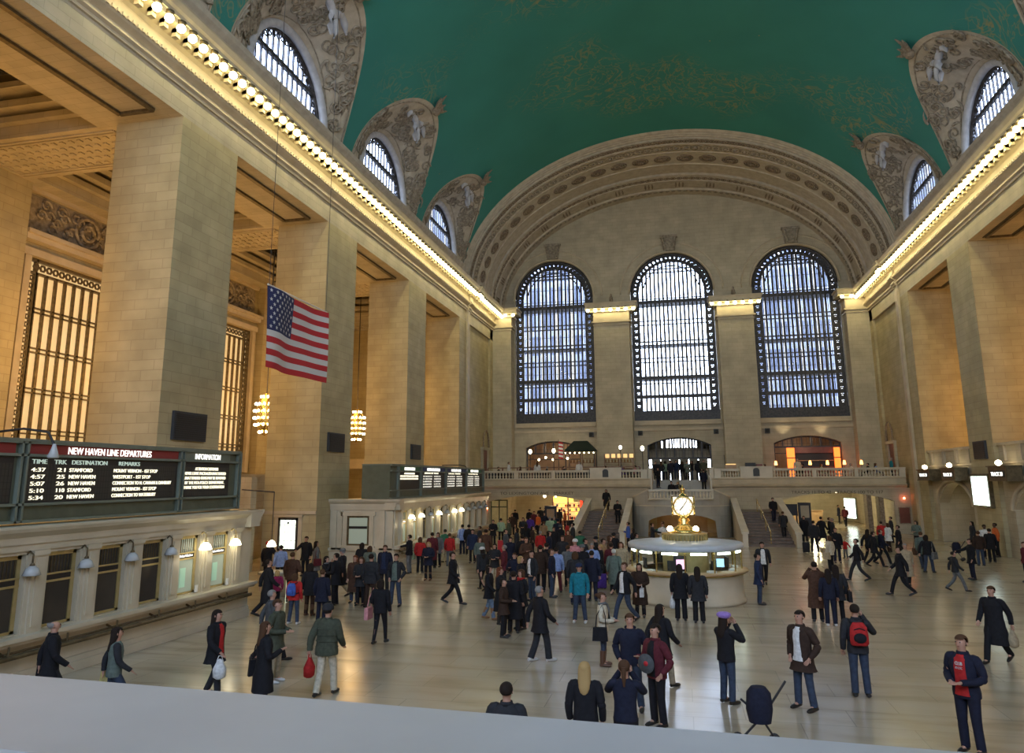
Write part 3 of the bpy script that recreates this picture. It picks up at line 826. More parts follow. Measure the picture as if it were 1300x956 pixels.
# shop front inside the left passage
M['shopyellow']=flat('lit_yellow_sign',(.8,.65,.1),.5,emit=(1,.75,.15),es=.9); M['darkgreen0']=flat('dark_goods',(.03,.03,.025),.5)
sh=empty('shop_front',(-10.3,72.5,0),0,'bright shop front with red and yellow displays inside the left archway','shop')
mb=MB(); mb.box(-2.2,2.6,0,.2,0,.5); mb.box(-2.2,2.6,0,.2,2.75,3.3)
for x in (-2.2,-.7,.8,2.4): mb.box(x,x+.12,0,.2,0,3.3)
mb.obj('frame','woodred',sh)
mb=MB(); mb.box(-2.1,-.1,.05,.1,2.2,2.7); mb.obj('yellow_sign','shopyellow',sh)
M['shopwarm']=flat('lit_shop_display',(.9,.6,.2),.5,emit=(1,.62,.25),es=.9)
M['shopred']=flat('lit_red_display',(.8,.1,.05),.5,emit=(1,.07,.03),es=1.1)
mb=MB(); mb.box(-2.1,.3,.3,.4,.5,2.2); mb.obj('lit_display','shopwarm',sh)
rs=random.Random(5)
for mt,nn in (('flagred',26),('white',22),('shopyellow',22),('darkgreen0',14)):
    mb=MB()
    for k in range(nn):
        gx=-2.0+.21*rs.randrange(0,21); gz=(.55,.95,1.35,1.75)[rs.randrange(4)]; mb.box(gx,gx+.15,-.05,.12,gz,gz+.16+.14*rs.random())
    g=mb.obj('displayed_goods',mt,sh); g['kind']='stuff'
mb=MB()
for z in (.5,.9,1.3,1.7,2.1): mb.box(-2.1,2.5,-.08,.15,z-.04,z)
mb.obj('display_shelf','tan',sh)
mb=MB(); mb.box(.5,2.5,.3,.4,1.3,2.7); mb.box(.9,2.3,-.6,-.3,.7,1.5); mb.obj('red_display','shopred',sh)
mb=MB()
for k in range(6): mb.sphere((-1.8+.8*k,-.2,2.75),.09,8,5)
mb.obj('spot_bulb','bulbw2',sh)
# dark information stand in left passage
ib=empty('display_case',(-11.9,68.2,0),0,'dark framed display case standing inside the left archway','display case')
mb=MB(); mb.box(-.55,.55,-.1,.1,.0,2.0); mb.obj('case','blackpanel',ib); mb=MB(); mb.box(-.35,.35,-.14,-.1,.9,1.7); mb.obj('panel','tan',ib)
# door unit left of the archway
dr=empty('passage_door',(-16.3,66.2,0),0,'glazed green passage doors beside a red lamp, far left archway','door')
mb=MB()
for x in (-.8,-.05,.7): mb.box(x,x+.1,0,.12,0,2.6)
for z in (0,1.9,2.5): mb.box(-.8,.8,0,.12,z,z+.1)
mb.obj('frame','greenmetal',dr); mb=MB(); mb.box(-.75,.75,.05,.07,.1,2.5); mb.obj('glass','glassbar',dr)
# ticket gates: advert case and posters in the right passage
ac=empty('information_case',(9.9,66.8,0),0,'tall dark information case with framed sheet in right archway','display case')
mb=MB(); mb.box(-.5,.5,-.15,.15,0,2.35); mb.obj('case','blackpanel',ac); mb=MB(); mb.box(-.33,.33,-.18,-.15,1.1,2.1); mb.obj('sheet','trim',ac)
ac=empty('notice_board',(8.75,67.2,0),0,'wide dark notice board beside the tall case in right archway','display case')
mb=MB(); mb.box(-.65,.65,-.08,.08,1.25,2.2); mb.obj('board','darkpanel',ac); mb=MB(); mb.box(-.6,-.5,-.05,.05,0,1.3); mb.box(.5,.6,-.05,.05,0,1.3); mb.obj('leg','darkpanel',ac)
pp=empty('wall_poster',(15.5,76.5,0),-1.05,'bright backlit poster at an angle deep in the right archway','poster')
mb=MB(); mb.box(-.8,.8,-.1,.0,.5,2.5); mb.obj('frame','greenmetal',pp); mb=MB(); mb.box(-.7,.7,-.13,-.1,.6,2.4); mb.obj('lit_panel','poster',pp)
tb=empty('orange_counter',(12.0,79.5,0),0,'orange wooden counter at the back of the right archway','counter')
mb=MB(); mb.box(-1.4,1.4,-.3,.3,0,1.1); mb.box(-1.5,1.5,-.4,.4,1.1,1.2); mb.obj('body','tan',tb)
lp=empty('ceiling_lamp',(9.5,70,3.3),0,'pair of bright ceiling lamps inside the right archway','lamp'); mb=MB(); mb.sphere((-.25,0,0),.1); mb.sphere((.25,0,0),.1); mb.obj('bulb','bulbw2',lp)
lp=empty('ceiling_lamp',(12.9,69,3.2),0,'single bright ceiling lamp in the middle of right archway','lamp'); mb=MB(); mb.sphere((0,0,0),.11); mb.obj('bulb','bulbw2',lp)
lp=empty('ceiling_lamp',(-12.6,69,2.85),0,'round bright lamp near the middle of the left archway','lamp'); mb=MB(); mb.sphere((0,0,0),.14); mb.obj('bulb','bulbw2',lp)
# jambs (brown pilasters) inside right arch
mb=MB()
for x in (14.3,15.2): mb.box(x,x+.35,YF+.05,YF+1.2,0,3.1)
trim(mb,'brownorn')
for s_,x0,w,lab_ in (('TO LEXINGTON AVE   MARKET',-12.5,6.6,'l'),('TRACKS 11 TO 42    TRACKS 100 TO 117',12.1,6.9,'r')):
    text(s_,'carved_lettering',.34,'lettd',WEL,(x0-w/2,YF-.01,3.12 if lab_=='r' else 3.08),(1,0,0),(0,0,1),width=w)
# brown cupboard door and red lamp on right end of lower wall
t=empty('wall_panel',(16.95,YF,.85),0,'small red-brown panel on the wall below the red lamp','panel'); mb=MB(); mb.box(-.36,.36,-.06,0,0,1.15); mb.obj('door','woodred',t); mb=MB(); mb.box(-.42,.42,-.04,0,-.06,1.21); mb.obj('surround','brownorn',t)
def red_lamp(x,y,z,lab):
    t=empty('red_lamp',(x,y,z),0,lab,'lamp'); mb=MB(); mb.sphere((0,-.14,0),.09,10,6); mb.obj('bulb','redlamp',t); mb=MB(); mb.lathe([(0,0),(.1,0),(.06,-.1)],(0,0,0),10,'y'); mb.obj('holder','bronze',t)
red_lamp(17.0,YF,2.75,'small glowing red lamp on the wall above the red-brown panel')
red_lamp(-16.95,YF,1.9,'small glowing red lamp beside the far left archway')
# ------------------------------------------------------------------ balcony doors and fan windows
def fan(x0,x1,z0,zt,zs,zc,nv,label_n,open_bottom=True):
    WN[0]+=1; y=YE+.5; mb=MB(); c=(x0+x1)/2; hw=(x1-x0)/2; rise=zc-zs; R=(hw*hw+rise*rise)/(2*rise)
    f=lambda x: zc-R+math.sqrt(R*R-(x-c)**2)
    mb.tube([(x0+(x1-x0)*k/20,y,f(x0+(x1-x0)*k/20)-.06) for k in range(21)],.08,5)
    for k in range(nv+1):
        x=x0+(x1-x0)*k/nv; x=min(max(x,x0+.06),x1-.06); mb.box(x-.06,x+.06,y-.06,y+.06,zt if 0<k<nv else z0,f(x))
    mb.box(x0,x1,y-.07,y+.07,zt-.07,zt+.07); mb.box(x0,x1,y-.07,y+.07,zt-.62,zt-.55)
    fr=struct(mb.obj('window_%d'%WN[0],'bronze'))
    mb=MB()
    for k in range(nv*3):
        x=x0+(x1-x0)*(k+.5)/(nv*3); mb.box(x-.015,x+.015,y-.02,y+.02,zt,f(x))
    mb.box(x0,x1,y-.015,y+.015,(zt+zs)/2+.1,(zt+zs)/2+.13); mb.obj('glazing_bar','bronze',fr)
fan(-3.1,2.85,4.2,6.3,7.5,8.25,7,'c'); fan(8.45,14.3,ZB,7.2,7.55,8.2,7,'r'); fan(-15.0,-9.5,ZB,6.9,7.45,8.1,6,'l')
# room beyond the central doors open to daylight; side restaurants closed rooms
mb=MB()
for (x0,x1,nm) in ((-15.6,-9.0,0),(7.9,15.0,1)):
    mb.box(x0,x0+.3,YE+1.4,YE+6,ZB-.2,8.6); mb.box(x1-.3,x1,YE+1.4,YE+6,ZB-.2,8.6); mb.box(x0,x1,YE+6,YE+6.3,ZB-.2,8.6); mb.box(x0,x1,YE+1.4,YE+6,8.4,8.7); mb.box(x0,x1,YE+1.4,YE+6,ZB-.3,ZB)
struct(mb.obj('wall_restaurant','tan'))
mb=MB(); mb.box(-3.6,-3.3,YE+1.4,YE+6,4,8.8); mb.box(3.0,3.3,YE+1.4,YE+6,4,8.8); mb.box(-3.6,3.3,YE+1.4,YE+6,8.7,8.9)
# far doors with panes
for k in range(8): 
    x=-3.3+6.3*k/7; mb.box(x-.08,x+.08,YE+5.8,YE+6,4.2,8.7)
for z in (6.3,6.9): mb.box(-3.3,3.0,YE+5.8,YE+6,z,z+.14)
for x in (-2.55,-1.62,-.7,.25,1.2,2.15): mb.box(x-.38,x+.50,YE+5.85,YE+5.95,4.2,6.32)
mb.box(-3.3,3.0,YE+5.85,YE+5.95,6.5,7.5); mb.box(-3.3,-1.9,YE+5.85,YE+5.95,7.4,8.7); mb.box(1.75,3.0,YE+5.85,YE+5.95,7.4,8.7)  # upper panels added to hold back sky brightness in the fan
for q in range(22): mb.box(-3.2+.285*q,-3.1+.285*q+.05*(q%3),YE+5.85,YE+5.95,7.4,8.7)
struct(mb.obj('wall_vestibule','stone2'))
portal((-.15,YE+6.3,6.8),(0,-1,0),6.2,4.0)
for k,(x,z,l) in enumerate(((-8.4,8.64,'small dark square loudspeaker left of the middle window pier'),(-3.68,8.7,'small dark square loudspeaker left of the central doorway arch'),(3.36,8.71,'small dark square loudspeaker right of the central doorway arch'),(7.95,8.69,'small dark square loudspeaker left of the right restaurant arch'))):
    t=empty('wall_loudspeaker',(x,YE,z),0,l,'loudspeaker','small wall loudspeakers'); yy=0
    mb=MB(); mb.box(-.22,.22,-.3,0,-.22,.22); mb.obj('cabinet','slate',t); mb=MB(); mb.lathe([(0,-.32),(.16,-.32),(.17,-.30)],(0,0,0),12,'y'); mb.obj('cone','blackpanel',t)
# side doorways on the balcony (pedimented)
for s,x in ((-1,XL),(1,XR)):
    t=empty('pedimented_doorway',(x+s*.22,68.0,ZB),0,'dark %s doorway with tall scrolled hood on the %s end wall of the balcony'%('shadowed' if s<0 else 'spotlit','left' if s<0 else 'right'),'doorway')
    mb=MB()
    for yy in (-.95,.95): mb.box(-s*.0,-s*.2,yy-.16,yy+.16,0,2.9)
    mb.box(0,-s*.28,-1.2,1.2,2.9,3.15); mb.obj('surround','stone2',t)
    mb=MB(); mb.box(0,-s*.1,-.8,.8,0,2.9); mb.obj('door','woodred',t)
    mb=MB()
    for g in (-1,1): mb.tube([(-s*.22,g*.95,3.15),(-s*.22,g*.9,4.0),(-s*.22,g*.55,4.5),(-s*.22,g*.1,4.75)],[.1,.09,.09,.07],6)
    mb.obj('hood_scroll','brownorn',t)
def sun(o,*a): pass
def spot(loc,to,power,col,size=.9,blend=.6,rad=.1):
    l=bpy.data.lights.new('spot','SPOT'); l.energy=power; l.color=col; l.spot_size=size; l.spot_blend=blend; l.shadow_soft_size=rad
    o=bpy.data.objects.new('spot_lamp',l); COL.objects.link(o); o.location=loc; o.rotation_euler=(Vector(to)-Vector(loc)).to_track_quat('-Z','Z').to_euler(); return o
def point(loc,power,col,rad=.3):
    l=bpy.data.lights.new('lamp','POINT'); l.energy=power; l.color=col; l.shadow_soft_size=rad
    o=bpy.data.objects.new('point_light',l); COL.objects.link(o); o.location=loc; return o
spot((16.5,67.6,5.2),(17.4,68.1,9.2),160,(1,.75,.5),.7)
spot((9.3,71.2,7.9),(9.4,72.3,10.2),70,(1,.8,.5),1.3,1); spot((12.6,71.2,7.9),(12.7,72.3,10.2),70,(1,.8,.5),1.3,1)
# brown rail screen along the left balcony restaurant
def screen(x0,x1,y,lab):
    r=empty('rail_screen',(x0,y,ZB),0,lab,'screen'); L=x1-x0; n=max(3,int(L/1.4))
    mb=MB()
    for k in range(n+1): mb.box(L*k/n-.05,L*k/n+.05,-.05,.05,0,1.15)
    mb.obj('post','woodred',r); mb=MB(); mb.box(0,L,-.06,.06,1.15,1.25); mb.box(0,L,-.04,.04,.75,.8); mb.obj('rail','wood',r)
    mb=MB(); mb.box(0,L,-.02,.02,.1,.75); mb.obj('panel','darkpanel',r)
screen(-17.6,-3.6,67.2,'long red-brown rail screen along the left balcony restaurant')
# dark green canopy
cn=empty('canopy',(-9.0,68.5,ZB),0,'dark green peaked canopy with small lights over the left balcony bar','canopy')
mb=MB(); mb.add([(-1.45,-1.2,2.7),(1.45,-1.2,2.7),(1.45,1.2,2.7),(-1.45,1.2,2.7),(-.62,-.4,3.62),(.62,-.4,3.62),(.62,.4,3.62),(-.62,.4,3.62)],[(0,1,5,4),(1,2,6,5),(2,3,7,6),(3,0,4,7),(4,5,6,7)])
M['darkgreen']=flat('dark_green_canvas',(.010,.022,.016),.8); mb.obj('cover','darkgreen',cn)
mb=MB()
for x in (-1.3,1.3):
    for y in (-1.05,1.05): mb.tube([(x,y,0),(x,y,2.7)],.05,6)
mb.obj('post','bronze',cn)
mb=MB()
for k in range(7): mb.sphere((-1.3+.43*k,-1.15,2.5),.055,6,4)
mb.obj('string_bulb','bulbw2',cn)
def counter_unit(x,y,w,lab,lit=True):
    r=empty('bar_counter',(x,y,ZB),0,lab,'counter')
    mb=MB(); mb.box(-w,w,-.4,.4,0,1.05); mb.obj('body','wood',r); mb=MB(); mb.box(-w-.1,w+.1,-.5,.5,1.05,1.13); mb.obj('worktop','tan',r)
    mb=MB()
    for z in (1.6,2.0): mb.box(-w,w,.3,.6,z,z+.05)
    for xx in (-w,0,w): mb.box(xx-.04,xx+.04,.3,.6,1.1,2.4)
    mb.obj('shelf','wood',r)
    mb=MB()
    for k in range(int(w*7)):
        xx=-w+.1+2*w*k/int(w*7); mb.lathe([(0,0),(.05,0),(.05,.2),(.02,.26),(.02,.32),(0,.32)],(xx,.45,1.65),6)
    mb.obj('bottle','glassbottle',r)
    return r
M['glassbottle']=flat('amber_bottle_glass',(.25,.12,.04),.15)
counter_unit(-9.0,68.9,1.2,'brown bar counter with bottles under the dark green canopy')
bc=counter_unit(-5.6,68.6,1.3,'brown bar counter with warm lit shelves left of the central doorway')
for k in range(5): mb=MB(); mb.box(-1.2+.55*k,-.85+.55*k,.2,.3,2.05,2.4); mb.obj('lit_panel','shopwarm',bc)
# globe lamps on posts
def post_lamp(x,y,h,r_,lab,em='bulbw'):
    t=empty('post_lamp',(x,y,ZB),0,lab,'lamp','globe lamps on the left balcony'); mb=MB(); mb.lathe([(.12,0),(.12,.05),(.035,.1),(.035,h-.3),(.09,h-.2),(.04,h-.15)],(0,0,0),8); mb.obj('post','bronze',t)
    mb=MB(); mb.sphere((0,0,h+.05),r_,12,8,(1,1,1.35)); mb.obj('globe',em,t)
post_lamp(-13.5,66.85,2.6,.16,'left one of the two tall white globe lamps at the left arch'); post_lamp(-11.3,66.8,2.65,.16,'right one of the two tall white globe lamps at the left arch, beside striped banner')
post_lamp(-3.3,66.8,2.75,.17,'tall white globe lamp just left of the central doorway')
post_lamp(-5.3,67.6,2.9,.14,'white globe lamp standing over the bar by the middle window pier')
for k,(x,z) in enumerate(((-12.35,2.15),(-11.65,1.95),(-10.3,2.05),(-13.0,1.95))):
    t=empty('hanging_lamp',(x,68.5,ZB+z),0,'%s small round white lamp hanging in the left balcony restaurant'%['second','third','fourth','first'][k],'lamp','small round lamps in the left restaurant'); mb=MB(); mb.sphere((0,0,0),.10,10,6); mb.obj('globe','bulbw2',t); mb=MB(); mb.tube([(0,0,.1),(0,0,1.5)],.012,4); mb.obj('cord','bronze',t)
bn=empty('striped_banner',(-10.75,67.5,ZB+2.0),0,'red and white striped vertical banner beside the dark green canopy','banner')
for k in range(9):
    mb=MB(); zz=1.55-.17*k; mb.add([(-.2,0,zz),(.2,0,zz-.08),(.2,0,zz-.25),(-.2,0,zz-.17),(-.2,.03,zz),(.2,.03,zz-.08),(.2,.03,zz-.25),(-.2,.03,zz-.17)],[(0,1,2,3),(7,6,5,4),(0,4,5,1),(3,2,6,7),(0,3,7,4),(1,5,6,2)])
    mb.obj('stripe','flagred' if k%2==0 else 'white',bn)
mb=MB(); mb.tube([(-.22,.05,-2.0),(-.22,.05,1.75)],.03,6); mb.obj('pole','bronze',bn)
# tables and chairs along the balcony
def table(x,y,lab,lamp=None):
    t=empty('dining_table',(x,y,ZB),0,lab,'table','balcony restaurant tables'); mb=MB(); mb.lathe([(0,.74),(.42,.74),(.42,.78),(0,.78)],(0,0,0),14); mb.obj('tabletop','white',t)
    mb=MB(); mb.lathe([(.25,0),(.25,.03),(.04,.06),(.04,.74)],(0,0,0),8); mb.obj('pedestal','bronze',t)
    if lamp:
        l=empty('table_lamp',(x,y,ZB+.78),0,lamp,'lamp','small table lamps on the right balcony'); mb=MB(); mb.lathe([(0,0),(.08,0),(.02,.04),(.02,.4)],(0,0,0),8); mb.obj('stem','bronze',l); mb=MB(); mb.lathe([(.0,.4),(.12,.4),(.12,.52),(.08,.74),(0,.76)],(0,0,0),10); mb.obj('lamp_shade','candle',l)
for k,x in enumerate((7.75,10.45,11.8,13.1,14.4)):
    table(x,65.6,'small round white table at the right balustrade, number %s from the centre'%['one','two','three','four','five'][k],'small glowing amber lamp on the %s balcony table from the right pedestal'%['first','second','third','fourth','fifth'][k])
for k,x in enumerate((-16.0,-14.2,-12.4,-8.2,-6.4,-4.3)): table(x,65.35,['small round table at the far left end of the balcony','small round table below the first globe lamp','small round table between the two tall globe lamps','small round table in front of the green canopy','small round table behind the wide left pedestal','small round table just left of the central steps'][k])
# chairs
def chair_proto():
    r=empty('dining_chair',(0,0,0)); mb=MB(); mb.box(-.2,.2,-.2,.2,.42,.46); mb.obj('seat','wood',r); mb=MB(); mb.box(-.2,.2,.17,.2,.62,.92); mb.obj('backrest','wood',r)
    for a in (-.17,.17):
        for b in (-.17,.17):
            mb=MB(); mb.box(a-.02,a+.02,b-.02,b+.02,0,.44 if b<0 else .9); mb.obj('leg','wood',r)
    return r
CH=chair_proto(); first=True
places=['beside the first lamp table','beside the second lamp table','beside the third lamp table','beside the fourth lamp table','beside the fifth lamp table','at the far left end table','at the table below the first globe lamp','at the table between the globe lamps','at the table before the green canopy','behind the wide left pedestal','beside the table left of the central steps']
xs=(7.75,10.45,11.8,13.1,14.4,-16.0,-14.2,-12.4,-8.2,-6.4,-4.3)
for i,(x,pl) in enumerate(zip(xs,places)):
    c=CH if i==0 else copy_tree(CH)
    c.location=(x+.7,65.6 if x>0 else 65.4,ZB); c.rotation_euler=(0,0,-1.3+.3*(i%3)); tag(c,'brown wooden dining chair on the balcony '+pl,'chair','balcony dining chairs')
# glowing columns of the right restaurant
for x,l in ((9.8,'wide glowing orange column at the left of the right restaurant front'),(13.75,'narrow glowing orange column at the right end of the right restaurant')):
    t=empty('glowing_column',(x,YE-.4,ZB),0,l,'light column'); w=.32 if x<12 else .24
    for k in range(3):
        mb=MB(); mb.box(-w,w,-w*.6,w*.6,.05+.95*k,.92+.95*k); mb.obj('light_panel','orange',t)
    mb=MB(); mb.box(-w-.05,w+.05,-w*.6-.04,w*.6+.04,0,.05)
    for k in range(3): mb.box(-w-.03,w+.03,-w*.6-.03,w*.6+.03,.92+.95*k,1.0+.95*k)
    mb.obj('frame','bronze',t)
rb=empty('restaurant_bar',(11.8,YE+.2,ZB),0,'dark bar front with shelves between the two glowing orange columns','bar')
mb=MB(); mb.box(-1.8,1.8,0,.3,0,1.1); mb.box(-1.8,1.8,0,.3,2.35,2.9); mb.obj('front','woodred',rb); mb=MB(); mb.box(-1.8,1.8,.35,.5,1.1,2.35); mb.obj('back_panel','blackpanel',rb); mb=MB(); mb.box(-1.8,1.8,.05,.3,1.65,1.72); mb.obj('shelf','tan',rb)
# trolley/boxes right of the steps
t=empty('display_stand',(4.1,65.6,ZB),0,'low lit wooden stand on the balcony just right of the central steps','stand'); mb=MB(); mb.box(-.45,.45,-.3,.3,0,1.25); mb.obj('body','tan',t); mb=MB(); mb.box(-.4,.4,-.33,.33,1.25,1.33); mb.obj('lit_top','shopwarm',t); mb=MB(); mb.tube([(-.45,0,1.2),(-.5,0,2.1)],.03,5); mb.obj('post','bronze',t)
t=empty('dark_cabinet',(5.7,65.7,ZB),0,'black cabinet with red boxes on the right balcony behind balustrade','cabinet'); mb=MB(); mb.box(-.4,.4,-.3,.3,0,1.4); mb.obj('body','blackpanel',t); mb=MB(); mb.box(.45,.95,-.25,.25,0,1.3); mb.obj('side_box','woodred',t)
point((-11.5,69.5,7.2),60,(1,.75,.5),.2); point((11.3,70.3,7.0),25,(1,.6,.35),.2); point((-12,75,7.5),90,(1,.75,.5),.3); point((11,75,7.8),60,(1,.75,.5),.3)
point((-12,70,2.9),260,(1,.82,.5),.25); point((-10.5,76,2.9),280,(1,.8,.45),.25); point((11.5,71,3.0),380,(1,.86,.5),.25); point((12,77,3.0),380,(1,.86,.52),.25); point((0,63.5,1.9),45,(1,.72,.25),.2)
# ------------------------------------------------------------------ right wall lower part: gallery walls, arched gates, sign boxes
for i in range(5):
    a,b=BAYS[i],BAYE[i]; x=XR
    mb=MB(); c=(a+b)/2
    # wall with arched gate
    def XW(p,q,t): return (t,p,q)
    m2=MB(); arched_wall(m2,a,b,x+.25,x+.9,0,6.1,[(c-3.15,c+3.15,0,2.6,4.0)])
    mb.add([(v[1],v[0],v[2]) for v in m2.v],m2.f)
    struct(mb.obj('wall_right_lower','stone2'))
    mb=MB(); mb.box(x+.1,x+1.0,a,b,6.1,6.25); mb.box(x+.12,x+.3,a,b,5.1,5.2); mb.box(x+.1,x+.3,a,b,4.25,4.4)
    mb.tube([(x+.2,c-3.3*cos(PI*k/24),2.55+1.6*sin(PI*k/24)) for k in range(25)],.12,6)
    for k in range(3): 
        y0=a+.6+(b-a-1.2)*k/3; mb.box(x+.13,x+.26,y0,y0+.1,5.25,6.1); mb.box(x+.13,x+.26,y0+2.1,y0+2.2,5.25,6.1)
    trim(mb,'trim')
    # closed gate niche behind the arch
    mb=MB(); mb.box(x+2.4,x+2.6,a,b,0,4.4); mb.box(x+.9,x+2.4,a+.2,c-3.15,0,4.4); mb.box(x+.9,x+2.4,c+3.15,b-.2,0,4.4); mb.box(x+.9,x+2.4,a,b,4.0,4.3)
    struct(mb.obj('wall_gate_niche','stone2'))
    mb=MB(); n=14
    for k in range(n):
        yy=a+.5+(b-a-1)*(k+.5)/n; mb.box(x+.3,x+.34,yy-.2,yy+.2,5.35,5.95)
    r=mb.obj('gallery_grille','slate'); struct(r); 
def sign_box(y0,y1,z0,z1,n,lab,ltxt):
    c=(y0+y1)/2; w=(y1-y0)/2; x=XR+.1
    t=empty('track_sign',(x,c,z0),0,lab,'sign','track gate sign boxes')
    mb=MB(); mb.box(-.75,0,-w,w,0,z1-z0); mb.box(-.82,0,-w-.06,w+.06,z1-z0,z1-z0+.07); mb.box(-.82,0,-w-.06,w+.06,-.06,0); mb.obj('box','gild' if 0 else 'oldbronze',t)
    mb=MB(); mb.box(-.78,-.75,-w*.75,w*.75,.16,.5); mb.obj('dark_panel','blackpanel',t)
    text(ltxt,'track_lettering',.3,'lettw',t,(-.79,w*.62,.22),(0,-1,0),(0,0,1),width=w*1.25)
    mb=MB(); mb.lathe([(.05,.0),(.09,.05),(.17,.12),(.15,.25),(0,.33)],(-.6,w*.05,z1-z0+.05),10); mb.obj('glass_globe','bulbw2',t)
    mb=MB(); mb.tube([(-.3,w*.6,z1-z0),(-.35,w*.6,z1-z0+.28)],.05,6); mb.sphere((-.36,w*.6,z1-z0+.3),.11,8,5); mb.obj('camera_dome','blackpanel',t)
sign_box(56.4,59.0,4.2,4.85,0,'bronze track sign box nearest the balcony end, with bright globe on top','TRACK 30')
sign_box(51.5,54.0,4.2,4.9,0,'bronze track sign box with bright globe left of the tall backlit poster','TRACK 29')
sign_box(43.9,46.3,4.2,4.9,0,'bronze track sign box with bright globe right of the tall backlit poster','TRACK 28')
t=empty('backlit_poster',(XR,48.95,2.6),0,'tall white-green backlit poster on the right pier','poster')
mb=MB(); mb.box(-.22,0,-1.3,1.35,0,1.95); mb.obj('frame','oldbronze',t); mb=MB(); mb.box(-.26,-.22,-1.15,1.15,.14,1.8); mb.obj('lit_panel','poster',t)
t=empty('wall_roundel',(XR+2.4,54.9,1.85),0,'small dark round plaque inside the arched gate niche','plaque'); mb=MB(); mb.lathe([(0,-.05),(.26,-.05),(.3,0)],(0,0,0),16,'x'); mb.obj('disc','oldbronze',t); mb=MB(); mb.lathe([(.2,-.07),(.23,-.07),(.23,-.04)],(0,0,0),16,'x'); mb.obj('ring','brownorn',t)
def plaque(x,y0,y1,z0,z1,s,lab):
    t=empty('louvred_panel',(x,(y0+y1)/2,z0),0,lab,'panel','dark louvred panels on the piers'); w=(y1-y0)/2; h=z1-z0
    mb=MB(); mb.box(0,-s*.12,-w,w,0,h); mb.obj('frame','darkpanel',t)
    mb=MB()
    n=12
    for k in range(n): mb.box(-s*.12,-s*.15,-w+.08,w-.08,.06+(h-.12)*k/n,.06+(h-.12)*(k+.6)/n)
    mb.obj('louvre','blackpanel',t)
plaque(XR,47.8,49.6,5.4,6.45,1,'dark louvred panel on the right-hand pier above the backlit poster')
plaque(XL,23.3,25.2,5.9,6.95,-1,'dark louvred panel on the big pier above the near departure board')
plaque(XL,35.5,37.35,5.9,6.9,-1,'dark louvred panel on the pier behind the flag')
plaque(XL,47.75,49.6,5.8,6.82,-1,'dark louvred panel on the pier above the far departure board')
